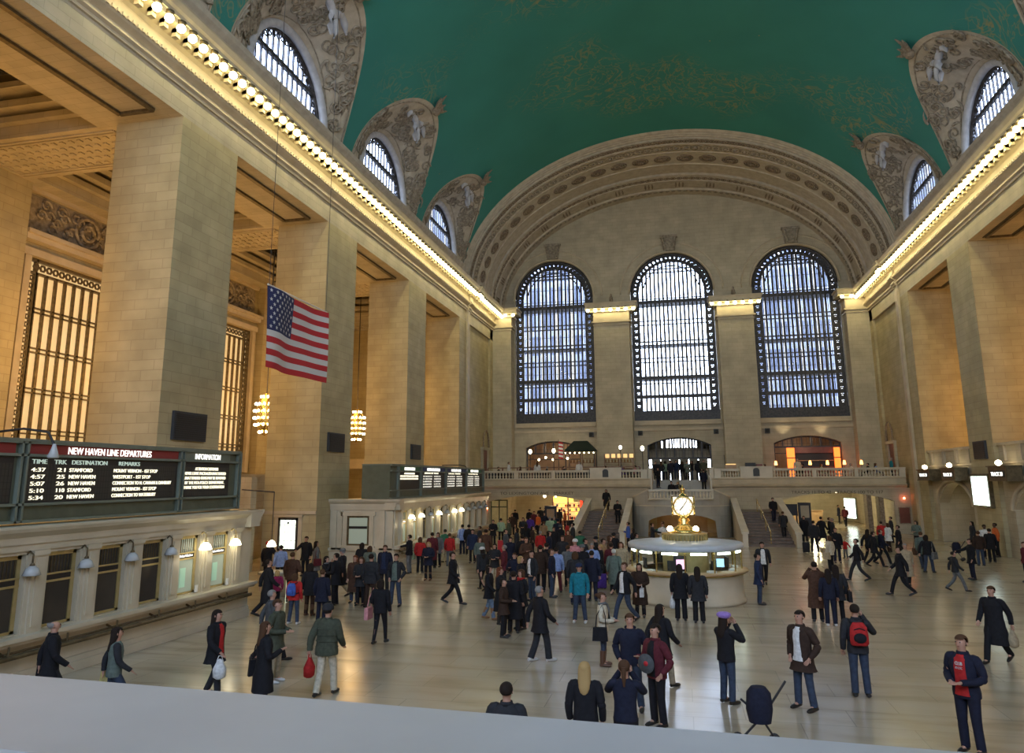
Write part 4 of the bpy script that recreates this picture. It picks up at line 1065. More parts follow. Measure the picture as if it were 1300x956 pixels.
# ------------------------------------------------------------------ ticket office blocks
def office(y0,y1,x0,x1,h,lab,first,pitch,nwin,litset,lamp_x,endwin=False,near=True):
    "front plane faces +x at x1; runs y0..y1"
    r=empty('ticket_office',(x1,(y0+y1)/2,0),0,lab,'ticket office'); yc=(y0+y1)/2
    F=lambda x,y:(x-x1,y-yc)
    wz0,wz1=1.14,2.82
    wins=[(first+pitch*k-.47,first+pitch*k+.47) for k in range(nwin)]
    mb=MB()
    prev=y0
    for a,b in wins:
        mb.box(-.35,0,prev-yc,a-yc,1.0,2.9); mb.box(-.35,0,a-yc,b-yc,1.0,wz0); mb.box(-.35,0,a-yc,b-yc,wz1,2.9); prev=b
    mb.box(-.35,0,prev-yc,y1-yc,1.0,2.9)
    mb.box(x0-x1,-.35,y1-yc-.35,y1-yc,1.0,2.9); mb.box(x0-x1,-.35,y0-yc,y0-yc+.35,1.0,2.9)
    mb.box(x0-x1,0,y0-yc,y1-yc,0,1.0)
    # pilaster strips
    for k in range(nwin+1):
        c=first+pitch*(k-.5)
        if y0+.2<c<y1-.2:
            mb.box(0,.09,c-yc-.19,c-yc+.19,1.12,2.9); mb.box(.09,.12,c-yc-.11,c-yc+.11,1.25,2.72); mb.box(0,.13,c-yc-.22,c-yc+.22,2.78,2.9); mb.box(0,.04,c-yc-.27,c-yc+.27,1.1,2.9)
    mb.obj('wall','marble',r)
    mb=MB(); mb.prism([(-.5,2.9),(.06,2.9),(.06,3.05),(.1,3.05),(.1,3.2),(.16,3.24),(.26,3.32),(.3,3.4),(.3,3.45),(-.5,3.45)],lambda p,q,t:(p,t,q),y0-yc-.2,y1-yc+.2)
    mb.prism([(-.5,2.9),(.06,2.9),(.06,3.05),(.1,3.05),(.1,3.2),(.16,3.24),(.26,3.32),(.3,3.4),(.3,3.45),(-.5,3.45)],lambda p,q,t:(t,(y1-yc)+p if near else (y0-yc)-p,q),x0-x1,.28)
    mb.box(x0-x1,-.3,y0-yc,y1-yc,2.95,3.4)
    mb.obj('cornice','marble',r)
    # base mouldings and counter
    mb=MB(); mb.box(-.02,.10,y0-yc,y1-yc,0,.22); mb.box(-.02,.05,y0-yc,y1-yc,.22,.34); mb.box(-.02,.04,y0-yc,y1-yc,.62,.68)
    mb.obj('plinth','marble',r)
    mb=MB(); mb.box(-.3,.32,y0-yc-.02,y1-yc+.02,1.03,1.12); mb.box(0,.24,y0-yc,y1-yc,.95,1.03); mb.obj('counter_shelf','greymarble' if 0 else 'marble',r)
    # bronze bag rail
    mb=MB(); mb.tube([(.30,y0-yc+.3,.74),(.30,y1-yc-.3,.74)],.055,6); mb.tube([(.16,y0-yc+.3,.80),(.16,y1-yc-.3,.80)],.03,6)
    k=y0+.6
    while k<y1-.3: mb.tube([(0,k-yc,.86),(.30,k-yc,.74)],.03,5); mb.tube([(.3,k-yc,.74),(.3,k-yc,.98)],.025,5); k+=pitch if near else 2*pitch
    mb.obj('bag_rail','oldbronze',r)
    for i,(a,b) in enumerate(wins):
        lit=i in litset; ya,yb=a-yc,b-yc
        w=empty('ticket_window',(-.16,(ya+yb)/2,wz0)); w.parent=r; hw=.47; H=wz1-wz0
        mb=MB()
        mb.box(-.04,.04,-hw,-hw+.10,0,H); mb.box(-.04,.04,hw-.10,hw,0,H); mb.box(-.04,.04,-hw,hw,H-.1,H); mb.box(-.04,.04,-hw,hw,0,.06)
        mb.box(-.04,.05,-hw,hw,.98,1.03); mb.box(-.04,.05,-hw,hw,1.15,1.19)
        mb.obj('window_frame','gild',w)
        mb=MB(); mb.box(-.01,.01,-hw+.1,hw-.1,.06,.98); mb.box(-.01,.01,-hw+.1,hw-.1,1.19,H-.1); mb.obj('pane','litpane' if lit else 'darkpane',w)
        mb=MB(); mb.box(-.02,.03,-hw+.1,hw-.1,1.03,1.15); mb.obj('name_strip','blackpanel',w)
        mb=MB()
        for q in range(8): yy=-hw+.14+(2*hw-.28)*q/7; mb.box(.0,.03,yy-.008,yy+.008,1.2,H-.1)
        mb.box(.02,.05,-.1,.1,H-.02,H+.14)
        mb.obj('grille','oldbronze',w)
        if lit:
            text('Ticket Window','strip_lettering',.09,'lettw',w,(.035,-.3,1.065),(0,1,0),(0,0,1),width=.6)
            mb=MB(); mb.box(.0,.02,-.2,.05,.2,.75); mb.obj('notice','shopgreen',w)
            mb=MB(); mb.box(.2,.23,.28,.4,.02,.22); mb.obj('leaflet_holder','white',w)
        # bracket lamp
        L=empty('bracket_lamp',(.16,hw+.02,H-.2)); L.parent=w
        mb=MB(); mb.tube([(0,0,.2),(.08,0,.27),(.17,0,.2),(.17,0,.02)],.022,5); mb.lathe([(.03,.02),(.06,-.03),(.03,-.05)],(.17,0,0),8); mb.obj('bracket','gild' if lit else 'oldbronze',L)
        mb=MB(); mb.lathe([(.05,-.04),(.13,-.10),(.19,-.24),(.17,-.25),(0,-.2)],(.17,0,0),14); mb.obj('lamp_shade','bulbw' if lit else 'shadeoff',L)
    return r
M['darkpane']=mottled('dark_closed_shutter',(.03,.026,.024),(.05,.042,.036),1.2,.3)
M['litpane']=flat('lit_office_glass',(.30,.34,.30),.12,emit=(.7,.85,.65),es=.16)
M['shopgreen']=flat('pale_green_notice',(.35,.55,.45),.5,emit=(.5,1,.8),es=.15)
office(2.2,23.05,-18.0,-14.35,3.45,'near marble ticket office with bronze windows and a long counter',5.9,1.55,11,{9,10},0)
office(36.2,54.6,-18.0,-14.4,3.2,'far marble ticket office below the second departure board',37.7,1.55,11,{0,1,3,5,6},0,near=False)
for y in (19.9,21.4,37.7,39.3,43.2,46.2,47.8): point((-13.8,y,2.05),9,(1,.85,.55),.12)
# end face of the far office: pilasters and window
m=empty('end_ticket_window',(-16.4,36.2,0),0,'pale framed ticket window on the end wall of the far ticket office','ticket window')
mb=MB(); mb.box(-.85,-.62,-.08,0,1.1,2.75); mb.box(.62,.85,-.08,0,1.1,2.75); mb.box(-.95,.95,-.12,0,2.6,2.8); mb.box(-.95,.95,-.14,0,1.0,1.12); mb.obj('surround','marble',m)
mb=MB(); mb.box(-.62,.62,-.02,0,1.12,2.6); mb.obj('window_frame','oldbronze',m); mb=MB(); mb.box(-.5,.5,-.04,-.02,1.2,2.5); mb.obj('pane','litpane',m); mb=MB(); mb.box(-.5,.5,-.06,-.04,1.95,2.08); mb.obj('name_strip','blackpanel',m)
mb=MB()
for x in (-17.85,-17.55,-15.2,-14.75): mb.box(x,x+.28,36.08,36.2,.9,2.85)
mb.box(-18,-14.4,36.05,36.2,0,.3); mb.box(-18,-14.4,36.08,36.2,.85,1.0)
trim(mb,'marble')
# ------------------------------------------------------------------ departure boards
def board(y0,y1,x,z0,z1,lab,panels,back):
    r=empty('departure_board',(x,y0,z0),0,lab,'departure board'); L=y1-y0; H=z1-z0
    mb=MB(); mb.box(-back,-.06,0,L,0,H); mb.obj('casing','greenmetal',r)
    mb=MB()
    for z in (.0,.38,H-.36,H-.07): mb.box(-.06,.05,0,L,z,z+.06)
    mb.box(-back-.02,.06,-.02,L+.02,H-.02,H+.04)
    for p in panels+[(L-.06,L,None,None)]:
        mb.box(-.06,.05,p[0]-.06,p[0]+.0,0,H); mb.box(-.06,.05,p[0]+.1,p[0]+.15,0,H)
    mb.obj('frame','greenframe',r)
    for (a,b,head,cfg) in panels:
        mb=MB(); mb.box(-.06,-.03,a+.15,b-.06,.44,H-.38); mb.obj('flap_field','blackpanel',r)
        hm,htxt,rows,cols=cfg
        mb=MB(); mb.box(-.06,-.02,a+.15,b-.06,H-.3,H-.07); mb.obj('header_strip',hm,r)
        w=b-a-.25
        if htxt: text(htxt,'header_lettering',.24,'lettw',r,(-.015,a+.15+w*.5-w*.5*cols[0],H-.275),(0,1,0),(0,0,1),width=w*cols[0])
        # split flap cells
        mb=MB(); nr=6
        for q in range(nr):
            zz=.48+(H-.38-.6)*q/nr
            for c in range(int(w/.09)):
                yy=a+.2+.09*c; mb.box(-.03,-.026,yy,yy+.075,zz,zz+.13)
        mb.obj('flap_cells','flap',r)
        for (txt,fy,fz,fw,sz,mt) in rows:
            text(txt,'flap_lettering',sz,mt,r,(-.02,a+.15+w*fy,fz),(0,1,0),(0,0,1),width=w*fw)
    # conduit along the top with a hanging lamp
    return r
M['greenframe']=mottled('grey_green_trim_steel',(.15,.18,.15),(.18,.21,.175),3,.4,.2)
zz=[1.15,.99,.83,.67,.51]
R1=[]
for z,(t,k,d,rm,dw,rw) in zip(zz,[('4:37','21','STAMFORD','MOUNT VERNON - 1ST STOP',.14,.32),('4:57','25','NEW HAVEN','WESTPORT - 1ST STOP',.16,.27),('5:07','26','NEW HAVEN','CONNECTION TO N. CANAAN & DANBURY',.16,.44),('5:10','110','STAMFORD','MOUNT VERNON - 1ST STOP',.14,.32),('5:34','20','NEW HAVEN','CONNECTION TO WATERBURY',.16,.32)]):
    R1+=[(t,.03,z,.075,.13,'letty'),(k,.17,z,.045,.13,'letty'),(d,.24,z,dw,.13,'letty'),(rm,.52,z,rw,.13,'letty')]
R1+=[('TIME',.03,1.33,.08,.15,'letts'),('TRK',.15,1.33,.07,.15,'letts'),('DESTINATION',.25,1.33,.22,.15,'letts'),('REMARKS',.55,1.33,.15,.15,'letts')]
# lower the letters to fit the field: shift
IN=[('ATTENTION CUSTOMERS',.25,1.24,.5,.13,'letty'),('NEVER LEAVE PACKAGES UNATTENDED',.03,1.10,.9,.13,'letty'),('UNATTENDED ITEMS MAY BE REMOVED',.03,.96,.9,.13,'letty'),('BY THE MTA POLICE DEPARTMENT.',.05,.82,.85,.13,'letty'),('THANK YOU FOR YOUR COOPERATION',.03,.68,.88,.13,'letty')]
board(3.0,22.4,-14.55,3.5,5.35,'near departure board listing New Haven Line trains under a red header',
 [(.3,5.3,1,('red','HARLEM LINE DEPARTURES',[],(.5,))),(5.3,10.8,1,('red','',[],(.5,))),(10.9,16.35,1,('red','NEW HAVEN LINE DEPARTURES',R1,(.56,))),(16.4,18.95,1,('greenframe','INFORMATION',IN,(.55,)))],1.3)
S=[]
def rows2(h):
    out=[(h,.12,1.28,.6,.14,'letty')]
    for q,(a_,b_) in enumerate((('10 NORTH','WHITE PL'),('14 CROTON','HARMON'),('21 BREWSTER','N WHITE'),('26 STAMFORD','LOCAL'),('33 POUGHKEEP','EXPRESS'))):
        z=1.1-.15*q; out+=[(a_,.06,z,.36,.12,'letts2'),(b_,.52,z,.3,.12,'letts2')]
    return out
M['letts2']=flat('dim_lit_flap_letters',(.6,.6,.55),.5,emit=(1,.95,.8),es=.75)
board(35.9,54.2,-14.55,3.47,5.2,'far departure board with four dark panels beneath coloured headers',
 [(1.0,4.4,1,('greenh','INFORMATION',IN[:3],(.5,))),(4.5,9.0,1,('blue','HUDSON LINE DEPARTURES',rows2('ARRIVALS BY TRACK'),(.55,))),(9.1,13.6,1,('blue','HARLEM LINE',rows2('LOCAL TRAINS'),(.5,))),(13.7,17.9,1,('greenh','NEW HAVEN',rows2('EXPRESS'),(.5,)))],1.6)
# lamp on curved arm over near board
t=empty('arm_lamp',(-14.9,13.2,5.4),0,'curved black arm lamp leaning over the near departure board','lamp')
mb=MB(); mb.tube([(0,-4,.05),(0,.2,.1),(.2,.8,.22),(.6,1.1,.15),(.75,1.15,-.15)],.03,6); mb.obj('arm','blackpanel',t)
mb=MB(); mb.lathe([(.03,0),(.06,-.1),(.13,-.3),(.11,-.33),(0,-.28)],(.75,1.15,-.12),12); mb.obj('lamp_shade','shadeoff',t)
t=empty('arm_lamp',(-14.9,47.0,5.2),0,'thin black arm on top of the far departure board','lamp'); mb=MB(); mb.tube([(0,-1.6,.0),(0,-1.6,.12),(0,2.0,.2),(.3,2.5,.12),(.4,2.6,-.05)],.035,6); mb.obj('arm','blackpanel',t); mb=MB(); mb.lathe([(.03,0),(.1,-.2),(0,-.18)],(.4,2.6,-.03),8); mb.obj('lamp_shade','shadeoff',t)
# low back building between pier 1 and 2: passage lamps and stained glass panel on pier
t=empty('stained_glass_panel',(-19.5,34.7,.95),0,'bright leaded white glass panel in a dark frame on the pier','panel')
mb=MB(); mb.box(-.55,-.45,-.12,0,0,1.6); mb.box(.42,.52,-.12,0,0,1.6); mb.box(-.55,.52,-.12,0,1.5,1.6); mb.box(-.55,.52,-.12,0,0,.1); mb.obj('frame','bronze',t)
mb=MB(); mb.box(-.45,.42,-.05,-.02,.1,1.5); mb.obj('lit_glass','poster',t)
mb=MB()
for x in (-.2,-.02,.18): mb.box(x-.012,x+.012,-.07,-.05,.1,1.5)
for z in (.5,.9,1.25): mb.box(-.45,.42,-.07,-.05,z-.01,z+.01)
mb.lathe([(0,-.08),(.06,-.08),(.06,-.05)],(-.02,0,1.36),10,'y'); mb.obj('leading','bronze',t)
mb=MB(); mb.box(-21.0,-18.0,34.58,34.7,2.75,2.9); mb.box(-20.3,-18.7,34.5,34.7,2.6,2.72); mb.box(-20.25,-20.05,34.6,34.7,0,2.6); mb.box(-18.95,-18.75,34.6,34.7,0,2.6); trim(mb,'trim')
t=empty('hanging_lamp',(-16.6,28.2,1.75),0,'white glowing bell lamp hanging past the end of near ticket office','lamp'); mb=MB(); mb.lathe([(.04,.25),(.12,.2),(.2,.02),(.18,0),(0,.06)],(0,0,0),14); mb.obj('lamp_shade','bulbw',t); mb=MB(); mb.tube([(0,0,.25),(0,0,2.2)],.02,5); mb.tube([(0,0,2.2),(-1.5,0,2.3)],.03,5); mb.obj('stem','bronze',t)
# wall/passage beyond between the piers, low orange wall and black frame
mb=MB(); mb.box(-24.5,-24.2,20,40,0,4.6); mb.box(-24.5,-21,33.5,34,0,4.6); mb.box(-24.6,-24.1,20,40,4.6,4.8); struct(mb.obj('wall_passage_south','stone2'))
t=empty('white_drum',(-15.7,27.0,0),0,'white round-topped drum beside the near ticket office','desk'); mb=MB(); mb.lathe([(0,0),(.45,0),(.45,.8),(.6,.84),(.6,.92),(0,.92)],(0,0,0),20); mb.obj('body','white',t); mb=MB(); mb.lathe([(.61,.84),(.64,.88),(.61,.92)],(0,0,0),20); mb.obj('edge','greymarble',t)  # plain white drum with a grey edge ring
# ------------------------------------------------------------------ tall warm windows of the left aisle wall
for side,x,rng in ((-1,XL-AX,range(5)),(1,XR+AX,range(5))):
    for i in rng:
        c=(BAYS[i]+BAYE[i])/2; WN[0]+=1; h=3.15; z0,z1=5.0,14.9; xx=x-.0
        mb=MB(); s=side
        for (a,b,q,w) in ((-h,-h+.14,z0,z1),(h-.14,h,z0,z1),(-h+.5,-h+.6,z0,z1),(h-.6,h-.5,z0,z1)): mb.box(xx,xx+s*.2,c+a,c+b,q,w)
        mb.box(xx,xx+s*.2,c-h,c+h,z1-.15,z1); mb.box(xx,xx+s*.2,c-h,c+h,z0,z0+.15); mb.box(xx,xx+s*.2,c-h,c+h,z1-.75,z1-.65)
        fr=struct(mb.obj('window_%d'%WN[0],'oldbronze'))
        mb=MB(); n=9
        for k in range(n+1): yy=c-h+.6+(2*h-1.2)*k/n; mb.box(xx,xx+s*.12,yy-.07,yy+.07,z0,z1-.7)
        zq=z1-2.6
        while zq>z0: mb.box(xx,xx+s*.14,c-h+.55,c+h-.55,zq,zq+.07); mb.box(xx,xx+s*.14,c-h+.55,c+h-.55,zq+.2,zq+.27); zq-=1.9
        mb.obj('grille','oldbronze',fr)
        mb=MB()
        for k in range(24):
            zz_=z0+.3+(z1-z0-.9)*k/24
            for yy in (c-h+.32,c+h-.32): mb.lathe([(.08,0),(.15,0),(.15,.06),(.08,.06)],(xx+s*.05,yy,zz_),6,'x',smooth=False)
        for k in range(15): mb.lathe([(.1,0),(.19,0),(.19,.06),(.1,.06)],(xx+s*.05,c-h+.5+(2*h-1)*k/14,z1-.4),6,'x',smooth=False)
        mb.obj('border_lattice','oldbronze',fr)
        mb=MB(); mb.box(xx+s*.25,xx+s*.3,c-h,c+h,z0,z1); mb.obj('glass_pane','frost',fr)
        # surround, lintel moulding and carved frieze above
        mb=MB(); mb.box(xx,xx-s*.22,c-h-.35,c-h,z0,z1+.2); mb.box(xx,xx-s*.22,c+h,c+h+.35,z0,z1+.2)
        mb.box(xx,xx-s*.3,c-h-.5,c+h+.5,z1+.0,z1+.35); mb.box(xx,xx-s*.45,c-h-.6,c+h+.6,z1+.7,z1+.95); mb.box(xx,xx-s*.6,c-h-.65,c+h+.65,z1+.95,z1+1.15); mb.box(xx,xx-s*.25,c-h-.5,c+h+.5,z1+3.1,z1+3.3)
        if side<0 and i in (2,3) or True: tr=trim(mb,'trim')
        if side<0 and i in (2,3):
            mb=MB(); rr=random.Random(i)
            for k in range(26):
                yy=c-h+.2+(2*h-.4)*(k+.5)/26; zc=z1+2.1+.55*sin(k*1.5); pts=[(xx-s*.12,yy+.33*cos(q*.6)*(1-q/13),zc+.33*sin(q*.6)*(1-q/13)) for q in range(12)]; mb.tube(pts,.07,5)
            mb.tube([(xx-s*.15,c+.75*cos(q*PI/10),z1+2.1+.75*sin(q*PI/10)) for q in range(20)],.1,5,closed=True); mb.tube([(xx-s*.18,c+.4*cos(q*PI/8),z1+2.1+.4*sin(q*PI/8)) for q in range(16)],.1,5,closed=True)
            mb.box(xx,xx-s*.05,c-h-.3,c+h+.3,z1+1.2,z1+3.0)
            mb.obj('carved_frieze','relief',tr)
# chandeliers
def chandelier(x,y,z,lab):
    r=empty('chandelier',(x,y,z),0,lab,'chandelier','bulb chandeliers in the left aisle')
    mb=MB(); mb.lathe([(.1,1.25),(.2,1.1),(.42,.85),(.5,.4),(.5,-.4),(.42,-.85),(.2,-1.15),(.05,-1.25)],(0,0,0),16)
    mb.obj('body','brass',r)
    mb=MB(); mb.tube([(0,0,1.2),(0,0,ZS-z+1)],.04,6); mb.obj('suspension_rod','bronze',r)
    mb=MB()
    for (zz_,rr,n) in ((1.05,.32,8),(.62,.6,13),(.2,.66,13),(-.22,.66,13),(-.62,.6,13),(-1.05,.34,8)):
        for k in range(n):
            a=2*PI*(k+.5*(n%2))/n; mb.sphere((rr*cos(a),rr*sin(a),zz_),.075,6,4)
    b=mb.obj('bulb','bulbw2',r); b['kind']='stuff'
    return r
chandelier(-24,52.1,8.5,'gold bulb chandelier hanging between the second and third piers')
chandelier(-24,39.35,8.3,'gold bulb chandelier seen just left of the pier behind the flag')
chandelier(-24,28.2,8.6,'gold bulb chandelier hanging in the aisle behind the nearest left pier')
WARM=(1,.52,.14)
for yy in (6,18,28.5,40.5,52.8):
    for dy in (-2.4,2.4): point((-24.2,yy+dy,10.5),460,WARM,1.3)
for yy in (6,18,30,42.5,54.8): point((23.2,yy,9.5),760,(1,.50,.13),.7)
# glow beyond grilled windows is their glass
M['kroof']=mottled('pale_blue_grey_enamel',(.42,.47,.52),(.50,.55,.60),2,.3)
# ------------------------------------------------------------------ information kiosk with clock
K=empty('information_kiosk',(.0,29.25,0),0,'round marble information kiosk with glass counter in the middle of hall','kiosk')
RK=2.1
mb=MB(); mb.lathe([(0,0),(RK,0),(RK,.1),(RK-.06,.14),(RK-.08,.95),(RK-.02,1.0),(RK+.0,1.05)],(0,0,0),56); mb.obj('base','marble',K)
mb=MB(); mb.lathe([(RK-.5,1.05),(RK+.12,1.05),(RK+.14,1.08),(RK+.12,1.13),(RK-.5,1.13)],(0,0,0),56); mb.obj('counter_rim','tan',K)
mb=MB(); mb.lathe([(RK-.08,.99),(RK+.04,1.0),(RK+.04,1.05)],(0,0,0),56); mb.obj('brass_band','brass',K)
mb=MB(); 
nseg=12
for k in range(nseg):
    a0=2*PI*k/nseg; a1=2*PI*(k+.94)/nseg; mb.lathe([(RK-.1,1.13),(RK-.1,1.85)],(0,0,0),5,a0=a0+.02,a1=a1)
mb.obj('glass_screen','glassbar',K,norm=False)
mb=MB()
for k in range(nseg):
    a=2*PI*(k-.03)/nseg; mb.lathe([(.03,1.13),(.03,1.85)],((RK-.1)*cos(a),(RK-.1)*sin(a),0),6)
mb.obj('glazing_post','brass',K)
mb=MB(); mb.lathe([(.9,1.85),(RK-.02,1.85),(RK+.02,1.88),(RK+.02,2.02),(RK-.04,2.06),(.9,2.14),(.0,2.14)],(0,0,0),56); mb.obj('canopy_roof','kroof',K)

mb=MB(); mb.lathe([(.70,2.10),(.82,2.12),(.82,2.34),(.86,2.38),(.2,2.42)],(0,0,0),40); mb.obj('brass_collar','gild',K)
mb=MB()
for k in range(40): a=2*PI*k/40; mb.box(.83*cos(a)-.015,.83*cos(a)+.015,.83*sin(a)-.015,.83*sin(a)+.015,2.14,2.34)
mb.obj('collar_slats','brass',K)
mb=MB(); mb.lathe([(.62,2.4),(.66,2.44),(.5,2.52),(.28,2.62),(.2,2.74),(.24,2.86),(.17,2.92),(.2,2.98)],(0,0,0),20); mb.obj('pedestal','brass',K)
# inner core of the kiosk: cabinets, monitors, lights
mb=MB(); mb.lathe([(.85,0),(.85,1.85)],(0,0,0),20); mb.obj('core','gild',K)
mb=MB()
for k in range(nseg):
    a=2*PI*(k+.45)/nseg; c_,s_=cos(a),sin(a)
    P=lambda r,t: ((r*c_-t*s_),(r*s_+t*c_))
    q=[P(RK-.22,-.28),P(RK-.12,-.28),P(RK-.12,.28),P(RK-.22,.28)]
    mb.add([(x,y,z) for z in (1.74,1.81) for x,y in q],[(0,3,2,1),(4,5,6,7),(0,1,5,4),(1,2,6,5),(2,3,7,6),(3,0,4,7)])
mb.obj('strip_light','cove',K)
mb=MB()
for k in range(nseg):
    a=2*PI*(k+.45)/nseg; c_,s_=cos(a),sin(a)
    q=[((RK-.6)*c_-t*s_+d*c_,(RK-.6)*s_+t*c_+d*s_) for t,d in ((-.22,0),(.22,0),(.22,.06),(-.22,.06))]
    if k%2==0: mb.add([(x,y,z) for z in (1.15,1.5) for x,y in q],[(0,3,2,1),(4,5,6,7),(0,1,5,4),(1,2,6,5),(2,3,7,6),(3,0,4,7)])
mb.obj('monitor','blackpanel',K)
mb=MB(); mb.box(-.42,.02,-RK+.22,-RK+.16,1.2,1.72); mb.obj('screen_housing','blackpanel',K)
M['screen']=flat('lit_pink_white_screen',(.5,.5,.5),.3,emit=(1,.55,.85),es=1.4)
mb=MB(); mb.box(-.33,-.05,-RK+.155,-RK+.14,1.28,1.6); mb.obj('screen','screen',K)
M['screen2']=flat('lit_blue_screen',(.5,.5,.5),.3,emit=(.3,.75,1),es=1.2)
mb=MB(); mb.box(1.05,1.3,-1.72,-1.68,1.35,1.62); mb.obj('screen','screen2',K)
rk=random.Random(3)
for k in range(10):
    a=2*PI*(k+.3)/10; t=empty('counter_papers',((RK-.3)*cos(a),29.25+(RK-.3)*sin(a),1.13),a,'small stack of pale papers on the kiosk counter inside the glass','papers','papers on the kiosk counter')
    mb=MB(); mb.box(-.1,.1,-.14,.14,0,.04+.1*rk.random()); mb.obj('sheet_stack','white',t)
M['clockface']=flat('glowing_opal_clock_face',(1,.98,.9),.3,emit=(1,.84,.60),es=.85)
M['goldnum']=flat('gold_numerals',(.45,.30,.08),.4)
# ball clock with four faces
C=empty('ball_clock',(.0,29.25,2.95),0,'four-faced golden ball clock on top of the kiosk','clock')
mb=MB(); mb.sphere((0,0,.42),.40,24,14); mb.lathe([(.12,0),(.2,.04),(.1,.1)],(0,0,0),16); mb.obj('body','brass',C)
for k in range(4):
    a=-PI/2+PI/2*k; c_,s_=cos(a),sin(a)
    def T(u,v,d): return (d*c_-u*s_,d*s_+u*c_,.42+v)
    mb=MB(); n=28; R_=.33
    mb.add([T(R_*cos(2*PI*j/n),R_*sin(2*PI*j/n),.40) for j in range(n)]+[T(R_*cos(2*PI*j/n),R_*sin(2*PI*j/n),.2) for j in range(n)],[tuple(range(n))]+[(j,(j+1)%n,n+(j+1)%n,n+j) for j in range(n)])
    fc=mb.obj('clock_face','clockface',C)
    mb=MB(); mb.tube([T((R_+.02)*cos(2*PI*j/n),(R_+.02)*sin(2*PI*j/n),.40) for j in range(n)],.035,6,closed=True); mb.obj('bezel','brass',fc)
    mb=MB()
    for j in range(12):
        g=2*PI*j/12; mb.tube([T(.25*cos(g),.25*sin(g),.405),T(.31*cos(g),.31*sin(g),.405)],.012,4)
    mb.obj('hour_marks','goldnum',fc)
    mb=MB(); mb.tube([T(0,0,.42),T(-.13,-.15,.42)],.018,4)
    mb.tube([T(0,0,.42),T(.14,.2,.42)],.012,4); mb.obj('hands','blackpanel',fc)
mb=MB(); mb.lathe([(.16,.80),(.12,.86),(.05,.9),(.07,.96),(.1,1.02),(.05,1.1),(.015,1.22),(0,1.24)],(0,0,0),12); mb.obj('acorn_finial','brass',C)
for sx,l in ((-.52,'left glowing globe on the kiosk roof beside the ball clock'),(.42,'right glowing globe on the kiosk roof beside the ball clock')):
    t=empty('globe_lamp',(sx,28.95,2.42),0,l,'lamp'); mb=MB(); mb.sphere((0,0,.12),.11,14,8); mb.obj('globe','bulbw2',t); mb=MB(); mb.lathe([(.08,0),(.1,.02),(.04,.05)],(0,0,-.01),12); mb.obj('base','brass',t)
point((0,27.9,3.2),3.5,(1,.85,.55),.15)  # added light before the clock, no fixture of its own
for i_ in (2,3,4): point((XR+1.6,(BAYS[i_]+BAYE[i_])/2,3.3),26,(1,.86,.5),.15)  # lights added to brighten the gate niches, without fixtures
# ------------------------------------------------------------------ flag
def flag():
    x=-14.0; y0,y1,z0,z1=22.62,27.15,8.30,11.22
    r=empty('flag',(x,y0,z1),0,'large Stars and Stripes flag hanging in front of the second left pier','flag')
    W=y1-y0; H=z1-z0
    def S(u,v,d=0): return (.10*sin(u*7+v*1.5)+.05*sin(u*13)+d,u*W,-v*H-.10*sin(PI*u)*(1-v)*.3)
    def patch(u0,u1,v0,v1,d,nu):
        mb=MB(); mb.grid([[S(u0+(u1-u0)*i/nu,v0+(v1-v0)*j/4,d) for i in range(nu+1)] for j in range(5)])
        mb.grid([[S(u0+(u1-u0)*i/nu,v0+(v1-v0)*j/4,d-.012) for i in range(nu+1)] for j in range(5)],flip=True); return mb
    for k in range(13):
        u0=.42 if k<7 else 0
        patch(u0,1,k/13,(k+1)/13,0,28).obj('stripe','flagred' if k%2==0 else 'flagwhite',r,norm=False)
    patch(0,.42,0,7/13,0.0,16).obj('canton','flagblue',r,norm=False)
    mb=MB()
    for row in range(9):
        n=6 if row%2==0 else 5
        for c in range(n):
            u=.42*((c+.5)/6 if n==6 else (c+1)/6); v=(row+.5)/9*7/13*.94+.015; R_=.085; pts=[]
            for q in range(10):
                rr=R_ if q%2==0 else R_*.42; a=PI/2+q*PI/5; pts.append(S(u+rr*cos(a)/W,v-rr*sin(a)/H,.015))
            cpt=S(u,v,.015); mb.add([cpt]+pts,[(0,1+q,1+(q+1)%10) for q in range(10)])
    mb.obj('stars','flagwhite',r,norm=False)
    mb=MB(); mb.tube([(0,0,.05),(0,W*.5,.03),(0,W,.02)],.03,6); mb.obj('top_bar','white',r)
    mb=MB(); mb.tube([(0,.1,0),(0,.1,17)],.012,4); mb.tube([(0,W-.1,0),(0,W-.1,17)],.012,4); mb.obj('suspension_cable','bronze',r)
flag()
# ------------------------------------------------------------------ cornice bulbs
def bulb_proto():
    r=empty('cornice_bulb',(0,0,0)); mb=MB(); mb.sphere((0,0,0),.16,10,7); mb.obj('glass_bulb','bulb',r)
    mb=MB(); mb.lathe([(.06,.10),(.13,.14),(.17,.26),(0,.26)],(0,0,0),8); mb.obj('socket','oldbronze',r); return r
BP=bulb_proto(); cnt=0
def put_bulb(x,y,z,lab,grp):
    global cnt
    c=BP if cnt==0 else copy_tree(BP); cnt+=1; c.location=(x,y,z); tag(c,lab,'light bulb',grp)
for s,x,y0 in ((-1,XL+1.12,17.5),(1,XR-1.12,31.5)):
    y=y0; k=0
    while y<70.4:
        seg='along the main run' if y<60.9 else ('on the projecting block' if y<61.9 else 'along the last stretch by the east window wall')
        xx=x-s*(.16 if 60.9<y<61.9 else 0)
        put_bulb(xx,y,20.50,'bare glowing bulb under the %s cornice, %s'%('left' if s<0 else 'right',seg),'cornice bulbs %s %s'%('left' if s<0 else 'right',seg)); y+=.64; k+=1
